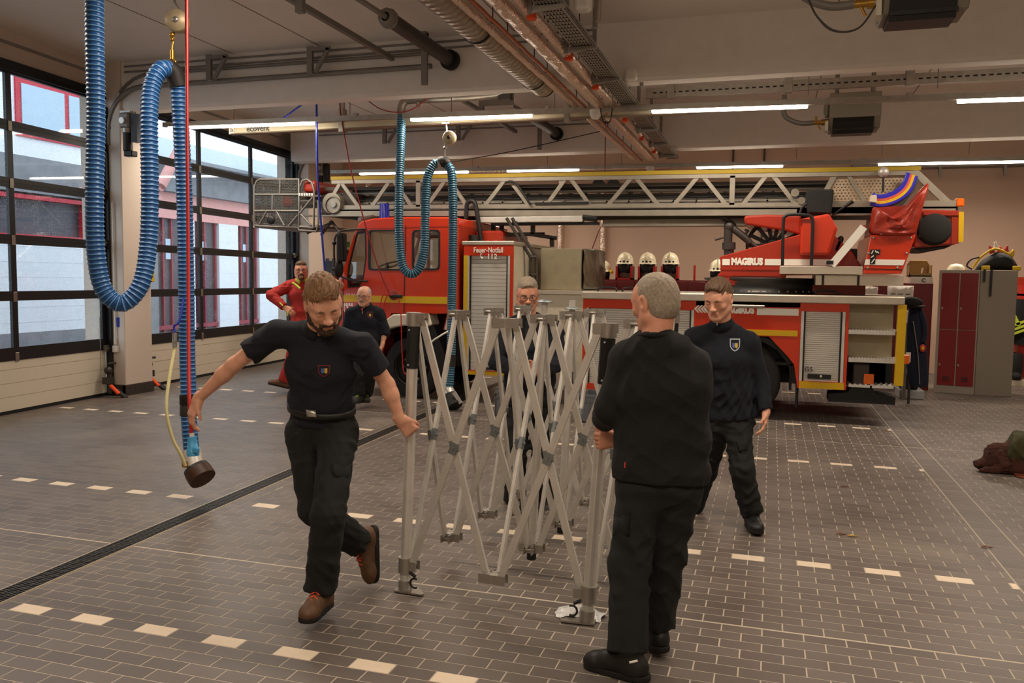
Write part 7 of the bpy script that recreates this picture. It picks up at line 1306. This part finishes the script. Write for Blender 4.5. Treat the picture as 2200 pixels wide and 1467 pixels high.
# ---- elderly man leaning at the cab with glasses and moustache
J = dict(head=D(782, 636, 11.55), hf=tocam*.93-RT*.15-UP*.18, hu=UP*.97+tocam*.2+RT*.04, neck=D(785, 660, 11.70), chest=D(786, 690, 11.72), waist=D(786, 728, 11.72), hip=D(786, 752, 11.75),
 sh_r=D(755, 674, 11.72), el_r=D(744, 714, 11.75), wr_r=D(758, 748, 11.6), sh_l=D(814, 674, 11.70), el_l=D(826, 714, 11.7), wr_l=D(821, 742, 11.62),
 hip_r=D(774, 764, 11.75), kn_r=D(770, 805, 11.6), an_r=D(772, 850, 11.66), hip_l=D(799, 764, 11.75), kn_l=D(795, 806, 11.65), an_l=D(787, 848, 11.85))
p = Person('elderly man with moustache and glasses leaning against the red cab', J, .98, 1.25, 'skin_a', .006, head_s=1.16)
p.body({'l': dict(d=-UP*.95-RT*.25, n=-RT*.9, side=-1, curl=(.3, .3, .3)), 'r': dict(d=-UP, n=RT, side=1, curl=(.3, .4, .3))}, jaw=1.1, lids=False)
hair_mesh('hair', p.root, 'hair_white', J['head'], J['hf'], J['hu'], p.hs, .006, 0, seed=18, side=1., amp=.002, nape=-.05, bald=1); beard_mesh(p.root, 'beard_grey', J['head'], J['hf'], J['hu'], p.hs, False, True); face_bits(p.root, p.W, p.hs, 'hair_grey', True, 'specs', p.A)
p.top('fleece_navy', 'quarter_zip_jacket', 1, o=.024, hemdrop=.03, r=(.092, .084, .074), amp=.006, h=.011, cuff=.25, seed=19); p.collar('fleece_navy', .072, .045); p.pants('trouser_black', h=.012, waist=.02, amp=.006, seed=20, r=(.106, .094, .09))
crest(p, 795, 677, 13, 15, 'crest_red', 'polo_navy', [(0, 0, .35, .4, 'crest_yellow')]); decal('red_undershirt', p.tt, [(774, 662), (781, 662), (778, 668)], 'label_red', p.root, .01, 1); MB().bar(D(779, 668, 11.45), D(778, 674, 11.45), .012, .012).build('zip_puller', 'buckle', p.root)
w_ = J['wr_l']; MB().tube([w_+(RT*math.cos(a)*.034+Vector((0, -1, .2))*math.sin(a)*.034) for a in [k*math.pi/8 for k in range(16)]], .005, 6, closed=True).build('wristband', 'black', p.root)
shoe(p.root, J['an_r'], tocam*.9-RT*.2, Vector((0, 0, 1)), 1.05, 'sneaker', 'hivis', 'sneaker', .008); shoe(p.root, J['an_l'], tocam*.9+RT*.2, Vector((0, 0, 1)), 1.05, 'sneaker', 'hivis', 'sneaker', .008)
# ---- man in red jacket by the rear door
J = dict(head=D(647, 582, 13.0), hf=tocam*.9+RT*.22-UP*.05, hu=UP*.98-RT*.05+FWD*.1, neck=D(650, 606, 13.1), chest=D(652, 632, 13.1), waist=D(654, 668, 13.1), hip=D(655, 692, 13.1),
 sh_r=D(622, 615, 13.1), el_r=D(583, 634, 13.0), wr_r=D(612, 661, 12.9), sh_l=D(680, 613, 13.1), el_l=D(703, 612, 12.7), wr_l=D(719, 603, 12.2),
 hip_r=D(642, 702, 13.1), kn_r=D(630, 762, 13.0), an_r=D(610, 818, 13.1), hip_l=D(668, 702, 13.1), kn_l=D(668, 772, 13.0), an_l=D(660, 832, 13.2))
p = Person('man in red jacket and trousers with hand on hip by the rear door', J, 1.08, 1.05, 'skin_b', .006, head_s=1.14)
p.body({'r': dict(d=RT*.8-UP*.5+tocam*.3, n=-UP*.3+FWD*.8, side=1, curl=(.4, .5, .3)), 'l': dict(d=RT*.85-UP*.2+tocam*.3, n=-UP, side=1, curl=(.6, .8, .5))}, jaw=1.05, lids=False)
hair_mesh('hair', p.root, 'hair_dark', J['head'], J['hf'], J['hu'], p.hs, .005, .004, face=(.09, .064), seed=21, side=.5, amp=.002, nape=-.05); beard_mesh(p.root, 'hair_dark', J['head'], J['hf'], J['hu'], p.hs, True, True, th=-.004); face_bits(p.root, p.W, p.hs, 'hair_dark', True, 'specs', p.A)
p.top('jacket_red', 'softshell_jacket', 1, o=.024, hemdrop=.06, r=(.085, .078, .060), amp=.006, h=.012, cuff=.95, seed=22); co = p.collar('hivis', .076, .06)
MB().tube([D(628, 607, 12.92), D(636, 612, 12.92), D(645, 620, 12.9)], .018, 6).build('shoulder_piping', 'hivis', p.root); MB().tube([D(620, 668, 12.85), D(617, 678, 12.85)], .010, 6).build('pocket_piping', 'hivis', p.root); MB().tube([D(601, 650, 12.85), D(608, 657, 12.82)], .009, 6).build('sleeve_piping', 'hivis', p.root)
p.pants('jacket_red', h=.012, waist=.02, amp=.006, seed=23, r=(.106, .092, .088)); shoe(p.root, J['an_r'], -RT*.85+tocam*.45+UP*.25, Vector((0, 0, 1))*.9-RT*.1, 1.15, 'boot_brown', None, 'boot', .008); shoe(p.root, J['an_l'], tocam*.9, Vector((0, 0, 1)), 1.15, 'boot_brown', None, 'boot', .008)
# ---- dog lying at the right edge, under a dark green coat
mat('fur_brown', '#4a2617', .9, var=.45, vscale=60, bump=(150, 1., .01)); mat('fur_dark', '#2e1a12', .9, bump=(150, 1., .01)); mat('coat_green', '#3d3c1e', .85, bump=(18, .6, .02)); mat('nose_black', '#120e0c', .4); mat('mat_rust', '#7a3a1c', .9)
b0 = onz(2150, 1015, 0); dg_ = thing('dog', 'curly brown dog lying on the tiles under a green coat', 'dog', (b0.x, b0.y, 0))
O = onz(2140, 1012, 0); X_, Y_, Z_ = Vector((1, -.12, 0)), Vector((.12, 1, 0)), Vector((0, 0, 1)); T = lambda x, y, z: O+X_*x+Y_*y+Z_*z
F = Field(np.array(O)+np.array((-.35, -.45, -.02)), np.array(O)+np.array((1.1, .6, .55)), .007)
F.cone(T(.22, .12, .17), T(.75, .12, .17), .16, .16, .06); F.cone(T(.06, .05, .16), T(.25, .1, .16), .115, .15, .06); F.ell(T(.0, .01, .165), (.115, .105, .115), .04); F.cone(T(-.05, -.02, .11), T(-.160, -.05, .062), .064, .044, .04); F.ell(T(-.165, -.05, .066), (.034, .036, .028), .02)
F.cone(T(.05, .0, .06), T(.6, .0, .06), .10, .12, .06)
for s in (-1, 1): F.cone(T(.02, .01+s*.105, .20), T(.065, .0+s*.135, .09), .034, .05, .012)
F.cone(T(.25, -.08, .05), T(-.10, -.13, .03), .05, .032, .03); F.cone(T(.25, .2, .06), T(-.05, .16, .03), .05, .032, .03)
for yy in (-.13, .16):
    for k in (-1, 0, 1): F.cone(T(-.09, yy+k*.016, .028), T(-.150, yy+k*.020, .018), .018, .014, .01)
F.cone(T(.75, .0, .12), T(.55, -.14, .05), .12, .05, .05); F.cone(T(.9, .12, .14), T(1.05, .25, .04), .05, .03, .03)
F.noise(.004, 60, 30, 8); F.folds(.020, 120, 31, 6); F.cut(T(0, 0, .002), (0, 0, -1)); P, Q = F.mesh(); obj_from('body', P, Q, ['fur_brown'], dg_)
F = Field(np.array(O)+np.array((-.1, -.4, 0)), np.array(O)+np.array((1.1, .6, .6)), .009); F.cone(T(.20, .10, .19), T(.8, .12, .19), .185, .195, .05); F.cone(T(.10, .07, .22), T(.3, .12, .22), .15, .18, .05); F.noise(.005, 30, 33, 8); F.folds(.03, 30, 35); F.cut(T(.075, .1, .2), -X_+Z_*.35); F.cut(T(0, 0, .075), (0, 0, -1)); P, Q = F.mesh(); obj_from('coat', P, Q, ['coat_green'], dg_)
MB().ball(T(-.193, -.055, .082), (.018, .02, .016), 10, 8).build('nose', 'nose_black', dg_); [MB().ball(T(-.075, -.02+s*.05, .185), .012, 8, 6).build('eye', 'nose_black', dg_) for s in (-1, 1)]
lm = thing('dog_blanket', 'rust and black blanket under the lying dog', 'blanket', T(.5, 0, 0)); MB().sheet([[T(.12+.16*i, -.27+.2*j-.01*i, .004+.012*((i*3+j*5) % 3)) for j in range(4)] for i in range(7)]).build('blanket_cloth', 'mat_rust', lm, solid=.01, sub=1)
